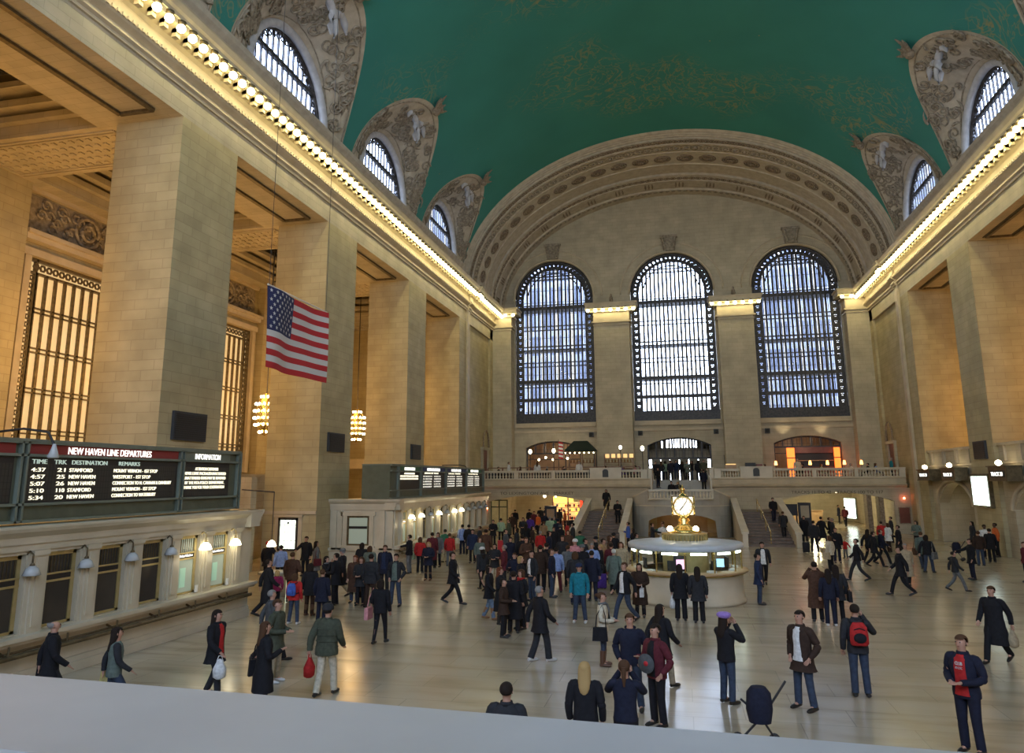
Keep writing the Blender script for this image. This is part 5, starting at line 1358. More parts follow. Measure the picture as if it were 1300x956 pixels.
# brackets between bulbs
for s,x in ((-1,XL),(1,XR)):
    mb=MB(); y=17.5-.32-10*.64
    while y<70.4: mb.box(x-s*.55,x-s*1.12,y-.11,y+.11,20.55,20.78); mb.box(x-s*.55,x-s*.75,y-.11,y+.11,20.40,20.78); y+=.64
    trim(mb,'trim')
for i,(a,b,y0) in enumerate(PIERS+[(-18,-16.1,70.6),(15.4,17.3,70.6)]):
    if i<2:
        n=7; xs=[a-.5+(b-a+1.0)*k/(n-1) for k in range(n)]; w=['lit pier between left and middle windows','lit pier between middle and right windows'][i]
    else:
        xs=[-16.55,-15.75] if i==2 else [15.05,15.85]; w=['corner block left of the left window','corner block right of the right window'][i-2]
    for x in xs: put_bulb(x,y0-.62,20.62,'bare glowing bulb under the cornice of the '+w,'bulbs on the '+w)
# ------------------------------------------------------------------ outside and west end
mb=MB(); arched_wall(mb,XL-3,XR+3,YW-1,YW,0,34.5,[(p-2.3,p+2.3,WZ0,22.55,24.8) for p in (-12,0,11.5)]); struct(mb.obj('wall_west','stone2'))
for p in (-12,0,11.5): portal((p,YW-1.1,17.4),(0,1,0),4.6,15)
M['facade']=masonry('city_facade',(.17,.20,.30),(.11,.14,.23),(.36,.40,.52),bw=2.6,bh=3.4,mortar=.5,rough=.5,bumpd=0)
for (x0,x1,y,h,lab) in ((-34,-9.5,96,52,'grey-blue office building outside beyond the left great window'),(8.6,36,94,56,'grey-blue office building outside beyond the right great window')):
    t=empty('office_building',((x0+x1)/2,y,-6),0,lab,'building'); w=(x1-x0)/2
    mb=MB(); mb.box(-w,w,0,10,0,h); mb.obj('facade_block','facade',t)
    mb=MB()
    for k in range(int(w)): mb.box(-w+2*k+.4,-w+2*k+.7,-.3,0,0,h)
    mb.obj('pilaster','trim',t)
    mb=MB(); mb.box(-w-.4,w+.4,-.6,10,h,h+.8); mb.obj('parapet','trim',t)
# street ground outside
mb=MB(); mb.box(-80,80,YE+8,180,-.6,-.4); struct(mb.obj('ground_street','slate'))
# roof slab keeps the sky out above the aisles
mb=MB(); mb.box(XL-12.6,XL-.0,YW,62.6,20.9,21.3); mb.box(XR,XR+12.6,YW,62.6,20.9,21.3); mb.box(XL-12.6,XL-3,YW-1,YW,0,21.3); mb.box(XR+3,XR+12.6,YW-1,YW,0,21.3)
struct(mb.obj('roof_aisles','slate'))
# camera-side balcony coping
mb=MB(); mb.prism([(0,3.4),(0,3.72),(.06,3.78),(.5,3.78),(.56,3.72),(.56,3.4)],lambda p,q,t:(t,p,q),-8,8)
cp=empty('balcony_parapet',(0,0,0),0,'blurred pale stone coping of the near balcony at the bottom left corner','parapet'); cpo=mb.obj('coping',mottled('worn_stone_coping',(.30,.285,.26),(.36,.345,.315),1.5,.5),cp)
cp.location=(0,1.14,.12); cp.rotation_euler=(0,0,-.05)
mb=MB(); mb.box(-8,8,.06,.5,0,3.7); mb.obj('parapet_wall','marble',cp)
# ------------------------------------------------------------------ world
w=bpy.data.worlds.new('sky'); SC.world=w; w.use_nodes=True; nt=w.node_tree; bg=nt.nodes['Background']
tc=N(nt,'ShaderNodeTexCoord'); sx=N(nt,'ShaderNodeSeparateXYZ'); nt.links.new(tc.outputs['Generated'],sx.inputs[0])
col=ramp(nt,sx.outputs[2],[(0.0,(.80,.88,1.0)),(.35,(.66,.78,1.0)),(.9,(.45,.62,1.0))])
nt.links.new(col,bg.inputs[0]); bg.inputs[1].default_value=15.5
# ------------------------------------------------------------------ people
CLO={'black':(.010,.010,.013),'charcoal':(.022,.023,.027),'navy':(.011,.013,.028),'darkblue':(.016,.025,.06),'jeans':(.034,.048,.080),'palejeans':(.13,.19,.28),'grey':(.12,.125,.13),'midgrey':(.07,.075,.08),'brown':(.07,.035,.022),'darkbrown':(.035,.02,.014),'tan':(.27,.17,.09),'beige':(.36,.29,.19),'cream':(.5,.46,.36),'white':(.60,.60,.60),'red':(.38,.02,.02),'maroon':(.09,.015,.022),'magenta':(.25,.02,.08),'pink':(.5,.22,.24),'teal':(.01,.16,.22),'olive':(.055,.062,.042),'green':(.03,.12,.07),'palegreen':(.28,.38,.26),'blue':(.05,.10,.38),'lightblue':(.22,.30,.55),'purple':(.07,.03,.22),'lilac':(.28,.18,.50),'orange':(.55,.12,.03),'khaki':(.30,.25,.17),'yellow':(.45,.38,.15),'greygreen':(.10,.13,.115)}
WORD={'darkblue':'dark blue','jeans':'blue denim','palejeans':'pale denim','midgrey':'mid grey','darkbrown':'dark brown','palegreen':'pale green','lightblue':'light blue','greygreen':'grey-green'}
HAIRC={'dark':(.018,.012,.009),'brown':(.07,.035,.018),'blonde':(.36,.24,.10),'grey':(.22,.21,.20),'red':(.14,.045,.02),'white':(.45,.44,.42)}
_mc={}
def cloth(c):
    if c not in _mc: _mc[c]=mottled((WORD.get(c,c)+' cloth').replace(' ','_'),tuple(v*.8 for v in CLO[c]),tuple(v*1.15 for v in CLO[c]),14,.85,spec=.25)
    return _mc[c]
def hairm(c):
    k='h'+c
    if k not in _mc: _mc[k]=flat(c+'_hair',HAIRC[c],.85,spec=.2)
    return _mc[k]
SKINS=[flat('skin_light',(.42,.23,.16),.55),flat('skin_tan',(.28,.14,.085),.55),flat('skin_dark',(.08,.04,.025),.5)]
SHOE={'black':flat('black_leather',(.012,.011,.011),.4),'white':flat('white_trainer',(.55,.55,.55),.6),'tan':flat('tan_leather',(.22,.11,.05),.5),'brown':flat('brown_leather',(.08,.035,.018),.45)}
def V3(*a): return Vector(a)
ARM={'down':lambda s:(V3(s*.235,.03,1.13),V3(s*.235,-.05,.89)),
 'hold':lambda s:(V3(s*.235,.0,1.14),V3(s*.075,-.25,1.10)),
 'phone':lambda s:(V3(s*.30,-.10,1.22),V3(s*.115,-.07,1.55)),
 'photo':lambda s:(V3(s*.25,-.17,1.27),V3(s*.075,-.20,1.55)),
 'fwd':lambda s:(V3(s*.235,-.05,1.14),V3(s*.21,-.24,.95)),
 'back':lambda s:(V3(s*.245,.13,1.15),V3(s*.26,.15,.90)),
 'reach':lambda s:(V3(s*.22,-.2,1.27),V3(s*.18,-.47,1.20)),
 'wide':lambda s:(V3(s*.36,.0,1.20),V3(s*.50,-.06,1.02)),
 'pocket':lambda s:(V3(s*.262,.06,1.14),V3(s*.19,-.06,.95)),
 'lap':lambda s:(V3(s*.23,-.02,1.12),V3(s*.10,-.30,1.00)),
 'bend':lambda s:(V3(s*.27,-.02,1.13),V3(s*.15,-.25,1.20))}
LEG={'stand':lambda s:(V3(s*.095,-.01,.50),V3(s*.105,.02,.09)),
 'wide':lambda s:(V3(s*.115,-.01,.50),V3(s*.15,.02,.09)),
 'walk':lambda s:(V3(s*.09,.06,.50),V3(s*.085,.36,.16)) if s>0 else (V3(s*.09,-.19,.53),V3(s*.09,-.31,.09)),
 'stroll':lambda s:(V3(s*.09,.04,.50),V3(s*.085,.20,.11)) if s>0 else (V3(s*.09,-.11,.52),V3(s*.09,-.16,.09)),
 'sit':lambda s:(V3(s*.13,-.43,.50),V3(s*.14,-.40,.09))}
POSE={'stand':('down','down','stand'),'wide':('down','down','wide'),'hold':('hold','hold','stand'),'phone':('down','phone','stand'),'photo':('photo','photo','stand'),
 'walk':('back','fwd','walk'),'stroll':('back','fwd','stroll'),'reach':('down','reach','stand'),'pocket':('pocket','pocket','wide'),'carry':('down','bend','stand'),
 'sit':('lap','lap','sit'),'walkhold':('hold','fwd','walk'),'strollhold':('hold','down','stroll'),'walkphone':('back','phone','walk'),'disc':('pocket','bend','stand'),'open':('wide','hold','wide')}
def pj(pose):
    al,ar,lg=POSE[pose]; dz=-.44 if lg=='sit' else 0; D=V3(0,0,dz)
    J={}
    for s,a in ((1,al),(-1,ar)):
        e,w=ARM[a](s); J['sh',s]=V3(s*.175,0,1.42)+D; J['el',s]=e+D; J['wr',s]=w+D; J['am',s]=a
        k,an=LEG[lg](s); J['hip',s]=V3(s*.085,0,.93 if not dz else .50); J['kn',s]=k; J['an',s]=an
    J['dz']=dz; return J
_cache={}
def body_mesh(pose):
    k=('body',pose)
    if k in _cache: return _cache[k]
    J=pj(pose); dz=J['dz']; vs=[];es=[];rs=[]
    def v(p,r,par=None):
        vs.append(tuple(p)); rs.append(r if isinstance(r,tuple) else (r,r))
        if par is not None: es.append((par,len(vs)-1))
        return len(vs)-1
    root=v((0,0,.95+dz),(.13,.10)); sp=v((0,.0,1.12+dz),(.115,.085),root); ch=v((0,0,1.32+dz),(.14,.095),sp); nb=v((0,.005,1.46+dz),(.07,.06),ch)
    nk=v((0,-.005,1.53+dz),(.050,.050),nb); jw=v((0,-.018,1.60+dz),(.062,.072),nk); sk=v((0,-.004,1.67+dz),(.076,.094),jw); tp=v((0,.0,1.725+dz),(.052,.064),sk)
    for s in (1,-1):
        a=v(J['sh',s],.048,ch); b=v(J['el',s],.037,a); w=v(J['wr',s],(.026,.024),b)
        d=(J['wr',s]-J['el',s]).normalized(); side=d.cross(V3(0,0,1) if abs(d.z)<.8 else V3(0,-1,0)).normalized(); nrm=d.cross(side).normalized()
        if J['am',s] in ('hold','photo','lap','bend'): curl=.35
        else: curl=.18
        cd=V3(-s,0,0) if abs(d.x)<.7 else V3(0,0,-1)
        pm=v(J['wr',s]+d*.045,(.032,.017),w); base=J['wr',s]+d*.085
        for q,(o,L) in enumerate(((-.030,.062),(-.010,.072),(.010,.068),(.029,.054))):
            f0=base+side*o; f1=f0+d*L*.5; f2=f1+(d*.75+cd*curl*1.6).normalized()*L*.5
            i=v(f0,.0095,pm); i=v(f1,.0088,i); v(f2,.0078,i)
        t0=J['wr',s]+d*.035+side*(-.036); i=v(t0,.011,pm); v(t0+(d*.8-side*.5+cd*.2).normalized()*.045,.009,i)
        a=v(J['hip',s],.085,root); b=v(J['kn',s],.052,a); c=v(J['an',s],.034,b); v(J['an',s]+V3(0,-.12,-.045),.03,c)
    me=bpy.data.meshes.new('body'); me.from_pydata(vs,es,[]); ob=bpy.data.objects.new('tmp',me); COL.objects.link(ob)
    m=ob.modifiers.new('s','SKIN'); m.use_smooth_shade=True
    for i,r in enumerate(rs): me.skin_vertices[0].data[i].radius=r
    me.skin_vertices[0].data[0].use_root=True
    m2=ob.modifiers.new('ss','SUBSURF'); m2.levels=1; m2.render_levels=1
    dg=bpy.context.evaluated_depsgraph_get(); out=bpy.data.meshes.new_from_object(ob.evaluated_get(dg)); bpy.data.objects.remove(ob)
    out.name='person_body'
    for w in out.vertices:  # nose, brow, chin
        c=w.co; z=c.z-dz
        if abs(c.x)<.02 and c.y<-.05 and 1.625<z<1.665: c.y-=.020
        if abs(abs(c.x)-.032)<.02 and c.y<-.06 and 1.665<z<1.685: c.y+=.006
    out.materials.clear(); out.materials.append(None); _cache[k]=out; return out
def smoothp(P,n=4):
    out=[];m=len(P)
    for i in range(m-1):
        p0=P[max(i-1,0)];p1=P[i];p2=P[i+1];p3=P[min(i+2,m-1)]
        for k in range(n):
            t=k/n; out.append(.5*((2*p1)+(p2-p0)*t+(2*p0-5*p1+4*p2-p3)*t*t+(3*p1-p0-3*p2+p3)*t**3))
    out.append(P[-1]); return out
def lerp_list(L,n=4):
    out=[]
    for a,b in zip(L[:-1],L[1:]):
        for k in range(n): out.append(a+(b-a)*k/n)
    out.append(L[-1]); return out
def loft(mb,rings,n=16,cap=True):
    rows=[]
    for (z,rx,ry,yo) in rings:
        rows.append([(rx*(abs(cos(a))**.85)*(1 if cos(a)>=0 else -1),yo+ry*(abs(sin(a))**.9)*(1 if sin(a)>=0 else -1),z) for a in [2*PI*k/n for k in range(n+1)]])
    mb.grid(rows,True)
    if cap: mb.add(rows[0][:-1],[tuple(range(n))[::-1]]); mb.add(rows[-1][:-1],[tuple(range(n))])
def top_mesh(pose,style):
    k=('top',pose,style)
    if k in _cache: return _cache[k]
    J=pj(pose); dz=J['dz']; mb=MB()
    bulk={'jacket':1.0,'puffer':1.14,'coat':1.04,'longcoat':1.06,'shirt':.93,'vest':1.02,'hoodie':1.05}[style]
    hem={'jacket':.84,'puffer':.80,'coat':.70,'longcoat':.42,'shirt':.88,'vest':.84,'hoodie':.84}[style]
    if dz: hem=max(hem,.92)
    R=[(1.50,.070,.066,.008),(1.475,.105,.080,.006),(1.445,.165,.100,.004),(1.40,.195,.112,.0),(1.30,.190,.125,-.005),(1.15,.168,.118,-.002),(1.02,.172,.120,.0),(.92,.185,.130,.005)]
    if hem<.84: R.append((.84,.19,.135,.005))
    fl=.02 if style in('coat','longcoat') else .0
    if hem<.80: R.append((.72,.195+fl,.145+fl,.005))
    if hem<.6: R+=[(.55,.215,.165,.005)]
    R=[r for r in R if r[0]>hem]+[(hem,R[-1][1]+(.012 if fl else -.004),R[-1][2]+(.012 if fl else 0),.005)]
    R=[(z+dz,rx*bulk,ry*bulk,yo) for z,rx,ry,yo in R][::-1]
    loft(mb,R)
    if style!='vest':
        for s in (1,-1):
            d=(J['wr',s]-J['el',s]).normalized()
            P=smoothp([J['sh',s]+V3(-s*.05,0,.0),J['sh',s]+V3(0,0,-.015),J['el',s],J['wr',s]-d*.0]); r=lerp_list([.070,.075,.060,.047],4)
            mb.tube(P,[q*bulk for q in r],10); mb.sphere(tuple(J['el',s]),.062*bulk,10,7)
    if style in('hoodie',): mb.sphere((0,.07,1.50+dz),.085,10,6,(1.25,.75,.6))
    if style in('jacket','coat','longcoat','puffer'): # collar
        mb.lathe([(.062,1.475+dz),(.085,1.47+dz),(.078,1.525+dz),(.066,1.53+dz)],(0,.006,0),14)
    if style=='puffer':
        for z in (.95,1.07,1.19,1.31): mb.tube([(.185*bulk*cos(a),.126*bulk*sin(a),z+dz) for a in [2*PI*q/18 for q in range(18)]],.012,4,closed=True)
    me=mb.mesh('jacket'); me.materials.append(None); _cache[k]=me; return me
def leg_mesh(pose,style):
    k=('leg',pose,style)
    if k in _cache: return _cache[k]
    J=pj(pose); dz=J['dz']; mb=MB()
    loft(mb,[(z+dz,rx,ry,0) for z,rx,ry in ((.83,.155,.115),(.90,.170,.120),(.97,.160,.112),(1.03,.150,.105))])
    lo,kr,ar={'trousers':(0,.066,.060),'slim':(0,.058,.040),'wide':(0,.075,.075)}[style]
    for s in (1,-1):
        P=smoothp([J['hip',s]+V3(0,0,-.02),J['kn',s],J['an',s]+V3(0,0,-.01)]); r=lerp_list([.094,kr,ar],4); mb.tube(P,r,10)
        mb.sphere(tuple(J['kn',s]),kr*1.03,10,7)
    me=mb.mesh('trousers'); me.materials.append(None); _cache[k]=me; return me
def shoe_mesh(pose,s,boot):
    k=('shoe',pose,s,boot)
    if k in _cache: return _cache[k]
    J=pj(pose); a=J['an',s]; mb=MB(); z=max(a.z-.045,.04)
    lift=a.z>.12
    pts=[(0,.055,0,.036),(0,.0,.005,.042),(0,-.09,-.004,.044),(0,-.16,-.012,.036),(0,-.195,-.018,.02)]
    P=[];r=[]
    for x,y,zz,q in pts:
        zz2=z+zz-(0 if not lift else (-y)*.42 if y<0 else -y*.4); P.append((a.x*1.06,a.y+y,max(zz2,q*.9))); r.append(q)
    mb.tube(P,r,8)
    if boot: mb.tube([a+V3(0,0,-.03),a.lerp(J['kn',s],.35),a.lerp(J['kn',s],.72)],[.052,.062,.070],10)
    else: mb.tube([a+V3(0,.0,-.04),a+V3(0,0,.02)],[.044,.046],8)
    me=mb.mesh('shoe'); me.materials.append(None); _cache[k]=me; return me
def hair_mesh(style,dz):
    k=('hair',style,dz)
    if k in _cache: return _cache[k]
    mb=MB(); c=V3(0,.013,1.684+dz); n,m=18,12; rad=.099
    vs=[];fs=[];idx={}
    for j in range(m+1):
        t=-PI/2+PI*j/m
        for q in range(n):
            a=2*PI*q/n; vs.append((c.x+rad*.86*cos(t)*cos(a),c.y+rad*1.04*cos(t)*sin(a),c.z+rad*.98*sin(t)))
    for j in range(m):
        for q in range(n):
            f=(j*n+q,j*n+(q+1)%n,(j+1)*n+(q+1)%n,(j+1)*n+q)
            cc=[sum(vs[i][d] for i in f)/4 for d in range(3)]
            if cc[1]-c.y<-.015 and cc[2]<c.z+.062+.55*(cc[1]-c.y+.015): continue
            if cc[2]<c.z-.06: continue
            if style=='fringe' and cc[2]>c.z+.03: continue
            fs.append(f)
    mb.add(vs,fs,True)
    if style in('long','ponytail','bob'):
        if style=='long': R=[(1.72,.080,.070,.035),(1.66,.092,.074,.038),(1.58,.094,.068,.045),(1.50,.092,.055,.065),(1.40,.080,.040,.10),(1.33,.055,.026,.12),(1.30,.02,.012,.12)]
        elif style=='bob': R=[(1.71,.096,.075,.035),(1.63,.108,.072,.035),(1.55,.106,.062,.04),(1.51,.08,.045,.045)]
        else: R=[(1.69,.03,.03,.11),(1.62,.035,.035,.13),(1.50,.028,.028,.13),(1.40,.012,.012,.12)]
        loft(mb,[(z+dz,rx,ry,yo) for z,rx,ry,yo in R][::-1],12)
    if style=='bun': mb.sphere((0,.12,1.70+dz),.045,10,6)
    me=mb.mesh('hair'); me.materials.append(None); _cache[k]=me; return me
def hat_mesh(style,dz):
    k=('hat',style,dz)
    if k in _cache: return _cache[k]
    mb=MB(); c=(0,.008,1.69+dz)
    if style=='beanie': mb.lathe([(.106,-.01),(.112,.0),(.112,.03),(.104,.06),(.085,.095),(.05,.118),(0,.125)],c,16)
    elif style=='beret': mb.lathe([(.098,.0),(.106,.015),(.135,.045),(.128,.085),(.09,.11),(0,.12)],c,16)
    else:
        mb.lathe([(.104,.0),(.107,.03),(.10,.065),(.075,.098),(.04,.112),(0,.115)],c,16)
        mb.add([(x,c[1]-y,c[2]+z) for z in (.006,.016) for x,y in ((-.075,.07),(.075,.07),(.06,.16),(0,.185),(-.06,.16))],[(0,1,2,3,4),(9,8,7,6,5),(0,5,6,1),(1,6,7,2),(2,7,8,3),(3,8,9,4),(4,9,5,0)])
    me=mb.mesh('hat'); me.materials.append(None); _cache[k]=me; return me
def inst(name,me,mat,parent):
    o=bpy.data.objects.new(name,me); COL.objects.link(o); o.parent=parent
    if not o.material_slots: me.materials.append(None)
    o.material_slots[0].link='OBJECT'; o.material_slots[0].material=mat; return o
def eye_mesh():
    if 'eye' in _cache: return _cache['eye']
    mb=MB(); 
    mb.sphere((0,0,0),.0105,8,5); me=mb.mesh('eye'); me.materials.append(None); _cache['eye']=me; return me
EYE=flat('dark_eye',(.02,.015,.012),.3); LIP=flat('lip',(.25,.09,.07),.5)
_pn=[0]
def person(x,y,z0,h,rz,pose,top,topc,botc,hair,hairc,label,hat=None,hatc=None,shoe='black',boot=False,bot='trousers',skin=0,near=False,scarf=None,group=None,shirt=None,cat='person'):
    _pn[0]+=1
    p=empty('person',(x,y,z0),rz,label,cat,group); s=h/1.77; p.scale=(s*1.13,s*1.13,s)
    J=pj(pose); dz=J['dz']
    inst('body',body_mesh(pose),SKINS[skin],p)
    inst('trousers',leg_mesh(pose,bot),cloth(botc),p)
    inst({'jacket':'jacket','puffer':'puffer_jacket','coat':'coat','longcoat':'long_coat','shirt':'shirt','vest':'vest','hoodie':'hoodie'}[top],top_mesh(pose,top),cloth(topc),p)
    if top=='vest': inst('shirt',top_mesh(pose,'shirt'),cloth('charcoal' if topc!='white' else 'white'),p)
    for q in (1,-1): inst('boot' if boot else 'shoe',shoe_mesh(pose,q,boot),SHOE[shoe],p)
    if hair!='bald': inst('hair',hair_mesh(hair,dz),hairm(hairc),p)
    if hat: inst({'cap':'cap','beanie':'beanie','beret':'beret'}[hat],hat_mesh(hat,dz),cloth(hatc),p)
    if scarf:
        mb=MB(); mb.tube([(.085*cos(a),.078*sin(a)-.005,1.50+dz+.01*sin(2*a)) for a in [2*PI*q/14 for q in range(14)]],.034,7,closed=True); mb.tube([(.04,-.10,1.49+dz),(.05,-.14,1.35+dz),(.05,-.145,1.12+dz)],[.03,.035,.03],6)
        o=mb.obj('scarf',cloth(scarf),p)
    if shirt:
        mb=MB(); rows=[]
        for zz,wd,yy in ((1.485,.045,-.079),(1.42,.075,-.116),(1.30,.085,-.135),(1.15,.08,-.126),(.98,.088,-.129),(.88,.10,-.137)):
            rows.append([(-wd,yy+.016+dz*0,zz+dz),(-wd*.5,yy-.004,zz+dz),(0,yy-.010,zz+dz),(wd*.5,yy-.004,zz+dz),(wd,yy+.016,zz+dz)])
        mb.grid(rows); mb.grid([[(a,b+.012,c) for a,b,c in r] for r in rows]); mb.obj('shirt_front',cloth(shirt),p)
    if near:
        for q in (1,-1):
            o=inst('eye',eye_mesh(),EYE,p); o.location=(q*.030,-.086,1.672+dz)
        mb=MB(); mb.sphere((0,-.089,1.607+dz),.020,8,4,(1,.35,.28)); mb.obj('mouth',LIP,p)
        mb=MB()
        for q in (1,-1): mb.sphere((q*.078,.008,1.645+dz),.022,8,5,(.45,.75,1.2))
        mb.obj('ears',SKINS[skin],p)
    return p
def bag(kind,x,y,z0,rz,h,pose,col,label,side=1):
    J=pj(pose); w=J['wr',side]; s=h/1.77
    nm={'tote':'shoulder_bag','backpack':'backpack','shopping':'shopping_bag','plastic':'plastic_bag','handbag':'handbag'}[kind]
    b=empty(nm,(x,y,z0),rz,label,'bag'); b.scale=(s*1.13,s*1.13,s); c=cloth(col)
    if kind=='tote':
        mb=MB(); X=side*.31; mb.prism([(-.17,.66),(.17,.66),(.15,.98),(-.15,.98)],lambda p,q,t:(t,p+.03,q),X-.05,X+.05); mb.obj('bag_body',c,b)
        mb=MB(); mb.tube([(X,-.10,.97),(side*.27,-.09,1.25),(side*.215,-.02,1.505),(side*.27,.10,1.25),(X,.13,.97)],.012,5); mb.obj('strap',c,b)
    elif kind=='backpack':
        mb=MB(); loft(mb,[(1.02,.13,.055,.21),(1.06,.155,.085,.215),(1.22,.155,.09,.215),(1.36,.14,.075,.205),(1.45,.09,.04,.19)],14); mb.obj('bag_body',c,b)
        mb=MB(); mb.sphere((0,.29,1.17),.10,12,7,(1.1,.45,1)); mb.tube([(-.09,.27,1.32),(0,.295,1.36),(.09,.27,1.32)],.012,5); mb.obj('front_pocket',cloth('black') if col!='blue' else c,b)
        mb=MB()
        for q in (1,-1): mb.tube([(q*.09,.15,1.43),(q*.13,.02,1.475),(q*.135,-.125,1.38),(q*.14,-.13,1.22),(q*.17,.03,1.1),(q*.12,.14,1.07)],.018,5)
        mb.obj('strap',cloth('black'),b)
    elif kind in('shopping','plastic'):
        p=w+V3(0,-.01,-.13); mb=MB()
        if kind=='shopping': mb.box(p.x-.05,p.x+.05,p.y-.14,p.y+.14,p.z-.36,p.z-.04)
        else: loft(mb,[(p.z-.40,.05,.05,0),(p.z-.36,.085,.12,0),(p.z-.2,.09,.13,0),(p.z-.06,.04,.07,0),(p.z+.0,.018,.03,0)],12); mb.v=[(v[0]+p.x,v[1]+p.y,v[2]) for v in mb.v]
        mb.obj('bag_body',c,b)
        mb=MB(); mb.tube([(p.x,p.y-.07,p.z-.05),(p.x,p.y-.03,p.z+.06),(p.x,p.y+.03,p.z+.06),(p.x,p.y+.07,p.z-.05)],.007,5); mb.obj('handle',c,b)
    else:
        p=w+V3(0,0,-.12); mb=MB(); mb.prism([(-.19,-.26),(.19,-.26),(.14,0),(-.14,0)],lambda a,q,t:(p.x+t,p.y+a,p.z+q),-.06,.06); mb.obj('bag_body',c,b)
        mb=MB(); mb.tube([(p.x,p.y-.08,p.z),(p.x,p.y-.05,p.z+.1),(p.x,p.y+.05,p.z+.1),(p.x,p.y+.08,p.z)],.01,5); mb.obj('handle',c,b)
    return b
def suitcase(x,y,rz,col,label,z=0):
    b=empty('suitcase',(x,y,z),rz,label,'suitcase')
    mb=MB(); loft(mb,[(.05,.19,.10,0),(.09,.21,.125,0),(.56,.21,.125,0),(.60,.19,.10,0)],16); mb.obj('shell',cloth(col),b)
    mb=MB(); mb.tube([(-.08,.09,.58),(-.08,.09,.95),(.08,.09,.95),(.08,.09,.58)],.012,5); mb.obj('handle','bronze',b)
    mb=MB()
    for q in (1,-1): mb.lathe([(0,-.02),(.035,-.02),(.035,.02),(0,.02)],(q*.14,.06,.035),10,'x')
    mb.obj('wheels','blackpanel',b)
DIR={'S':0,'SE':PI/4,'E':PI/2,'NE':3*PI/4,'N':PI,'NW':-3*PI/4,'W':-PI/2,'SW':-PI/4}
ACT={'stand':'standing','wide':'standing','hold':'standing with hands together','phone':'holding a phone to the ear','photo':'raising both hands to the face','walk':'walking','stroll':'walking slowly','reach':'reaching forward','pocket':'standing with hands in pockets','carry':'standing with one arm bent','sit':'sitting','walkhold':'striding','strollhold':'walking slowly','walkphone':'walking on the phone','disc':'standing','open':'standing'}
FAC={'S':'facing the viewer','SE':'facing half right','E':'facing right','NE':'facing away to the right','N':'seen from behind','NW':'facing away to the left','W':'facing left','SW':'facing half left'}
used_l={}
PLACED=[]
OBST=[(0,29.25,2.62),(-5.75,54.5,2.2),(-5.75,57.5,2.2),(5.5,54.5,2.2),(5.5,57.5,2.2),(0,60.5,3.9),(-11.9,68.2,.9),(9.9,66.8,.75),(8.75,67.2,.8),(-10.3,72.4,2.9)]
def settle(pt):
    "keep people from standing inside one another or inside furniture"
    p=pt.copy()
    for _ in range(14):
        m=V3(0,0,0)
        for (qx,qy) in PLACED:
            dx,dy=p.x-qx,p.y-qy; dd=math.hypot(dx,dy)
            if dd<.60:
                if dd<.02: dx,dy,dd=.01,.03,.03
                m+=V3(dx/dd,dy/dd,0)*(.62-dd)
        for (qx,qy,r) in OBST:
            dx,dy=p.x-qx,p.y-qy; dd=math.hypot(dx,dy)
            if dd<r: m+=V3(dx/dd,dy/dd,0)*(r+.02-dd)
        if p.y>64 and -3<p.x<3: m.y-=p.y-64
        if m.length<.01: break
        p+=m*.7
    PLACED.append((p.x,p.y)); return p
def P(x,y,h,d,pose,top,topc,botc,hair,hairc,loc,label=None,z=0.0,**k):
    pt=settle(pix(x,y,z+h*(1.0 if POSE[pose][2]!='sit' else .751)))
    b=k.pop('bag',None)
    if not label:
        gn={'jacket':'jacket','puffer':'puffer jacket','coat':'coat','longcoat':'long coat','shirt':'shirt','vest':'vest','hoodie':'hoodie'}[top]
        hn={'long':'long %s hair','short':'short %s hair','bun':'%s hair in a bun','bob':'a %s bob','ponytail':'a %s ponytail','bald':'a bald head','fringe':'thin %s hair'}[hair]
        hn=hn%hairc if '%' in hn else hn
        if k.get('hat'): hn='a %s %s'%(WORD.get(k['hatc'],k['hatc']),k['hat'])
        label='person in %s %s with %s, %s, %s'%(WORD.get(topc,topc),gn,hn,FAC[d],loc)
        if len(label.split())>16: label='person in %s %s with %s, %s'%(WORD.get(topc,topc),gn,hn,loc)
        if len(label.split())>16: label='person in %s %s, %s'%(WORD.get(topc,topc),gn,loc)
    if label in used_l: print('DUP LABEL',label)
    used_l[label]=1
    near=pt.y<34
    p=person(pt.x,pt.y,z,h,DIR[d],pose,top,topc,botc,hair,hairc,label,near=near,**k)
    if b:
        kind,col,side,bl=b; bag(kind,pt.x,pt.y,z,DIR[d],h,pose,col,bl,side)
    return pt
# ---- front row and middle hall
P(70,786,1.78,'NE','walk','coat','black','charcoal','fringe','grey','','balding man in black coat walking away past the near ticket office counter',bag=('tote','black',1,'black bag on the far-left shoulder of the balding man in black coat'))
P(150,796,1.66,'NE','walk','vest','greygreen','jeans','long','dark','','dark-haired woman in grey-green vest and black sleeves walking past near ticket windows',bag=('tote','yellow',1,'pale yellow shoulder bag of the woman in the grey-green vest'))
P(277,774,1.72,'E','stroll','coat','black','charcoal','long','dark','','long-haired woman in black coat holding a white and red shopping bag',bag=('plastic','white',-1,'white plastic bag with red print held by the woman in black coat'),shirt='red')
P(338,789,1.68,'NE','carry','longcoat','black','black','long','brown','','woman with long brown hair in black coat at the bottom edge beside khaki trousers',bag=('tote','black',1,'black shoulder bag of the long-haired woman at the bottom edge'))
P(353,761,1.76,'E','hold','coat','olive','khaki','short','brown','','man in dark olive coat, khaki trousers and white shoes behind the black-coated woman',shoe='white')
P(346,749,1.70,'NE','walk','coat','midgrey','black','short','grey','','grey-haired person in grey coat striding behind the man in olive coat')
P(417,768,1.80,'N','stroll','puffer','olive','cream','short','dark','','man in olive padded jacket and cream trousers walking away, red bag at his side',bag=('plastic','red',1,'small red bag held by the man in the olive jacket'),hat='beanie',hatc='charcoal')
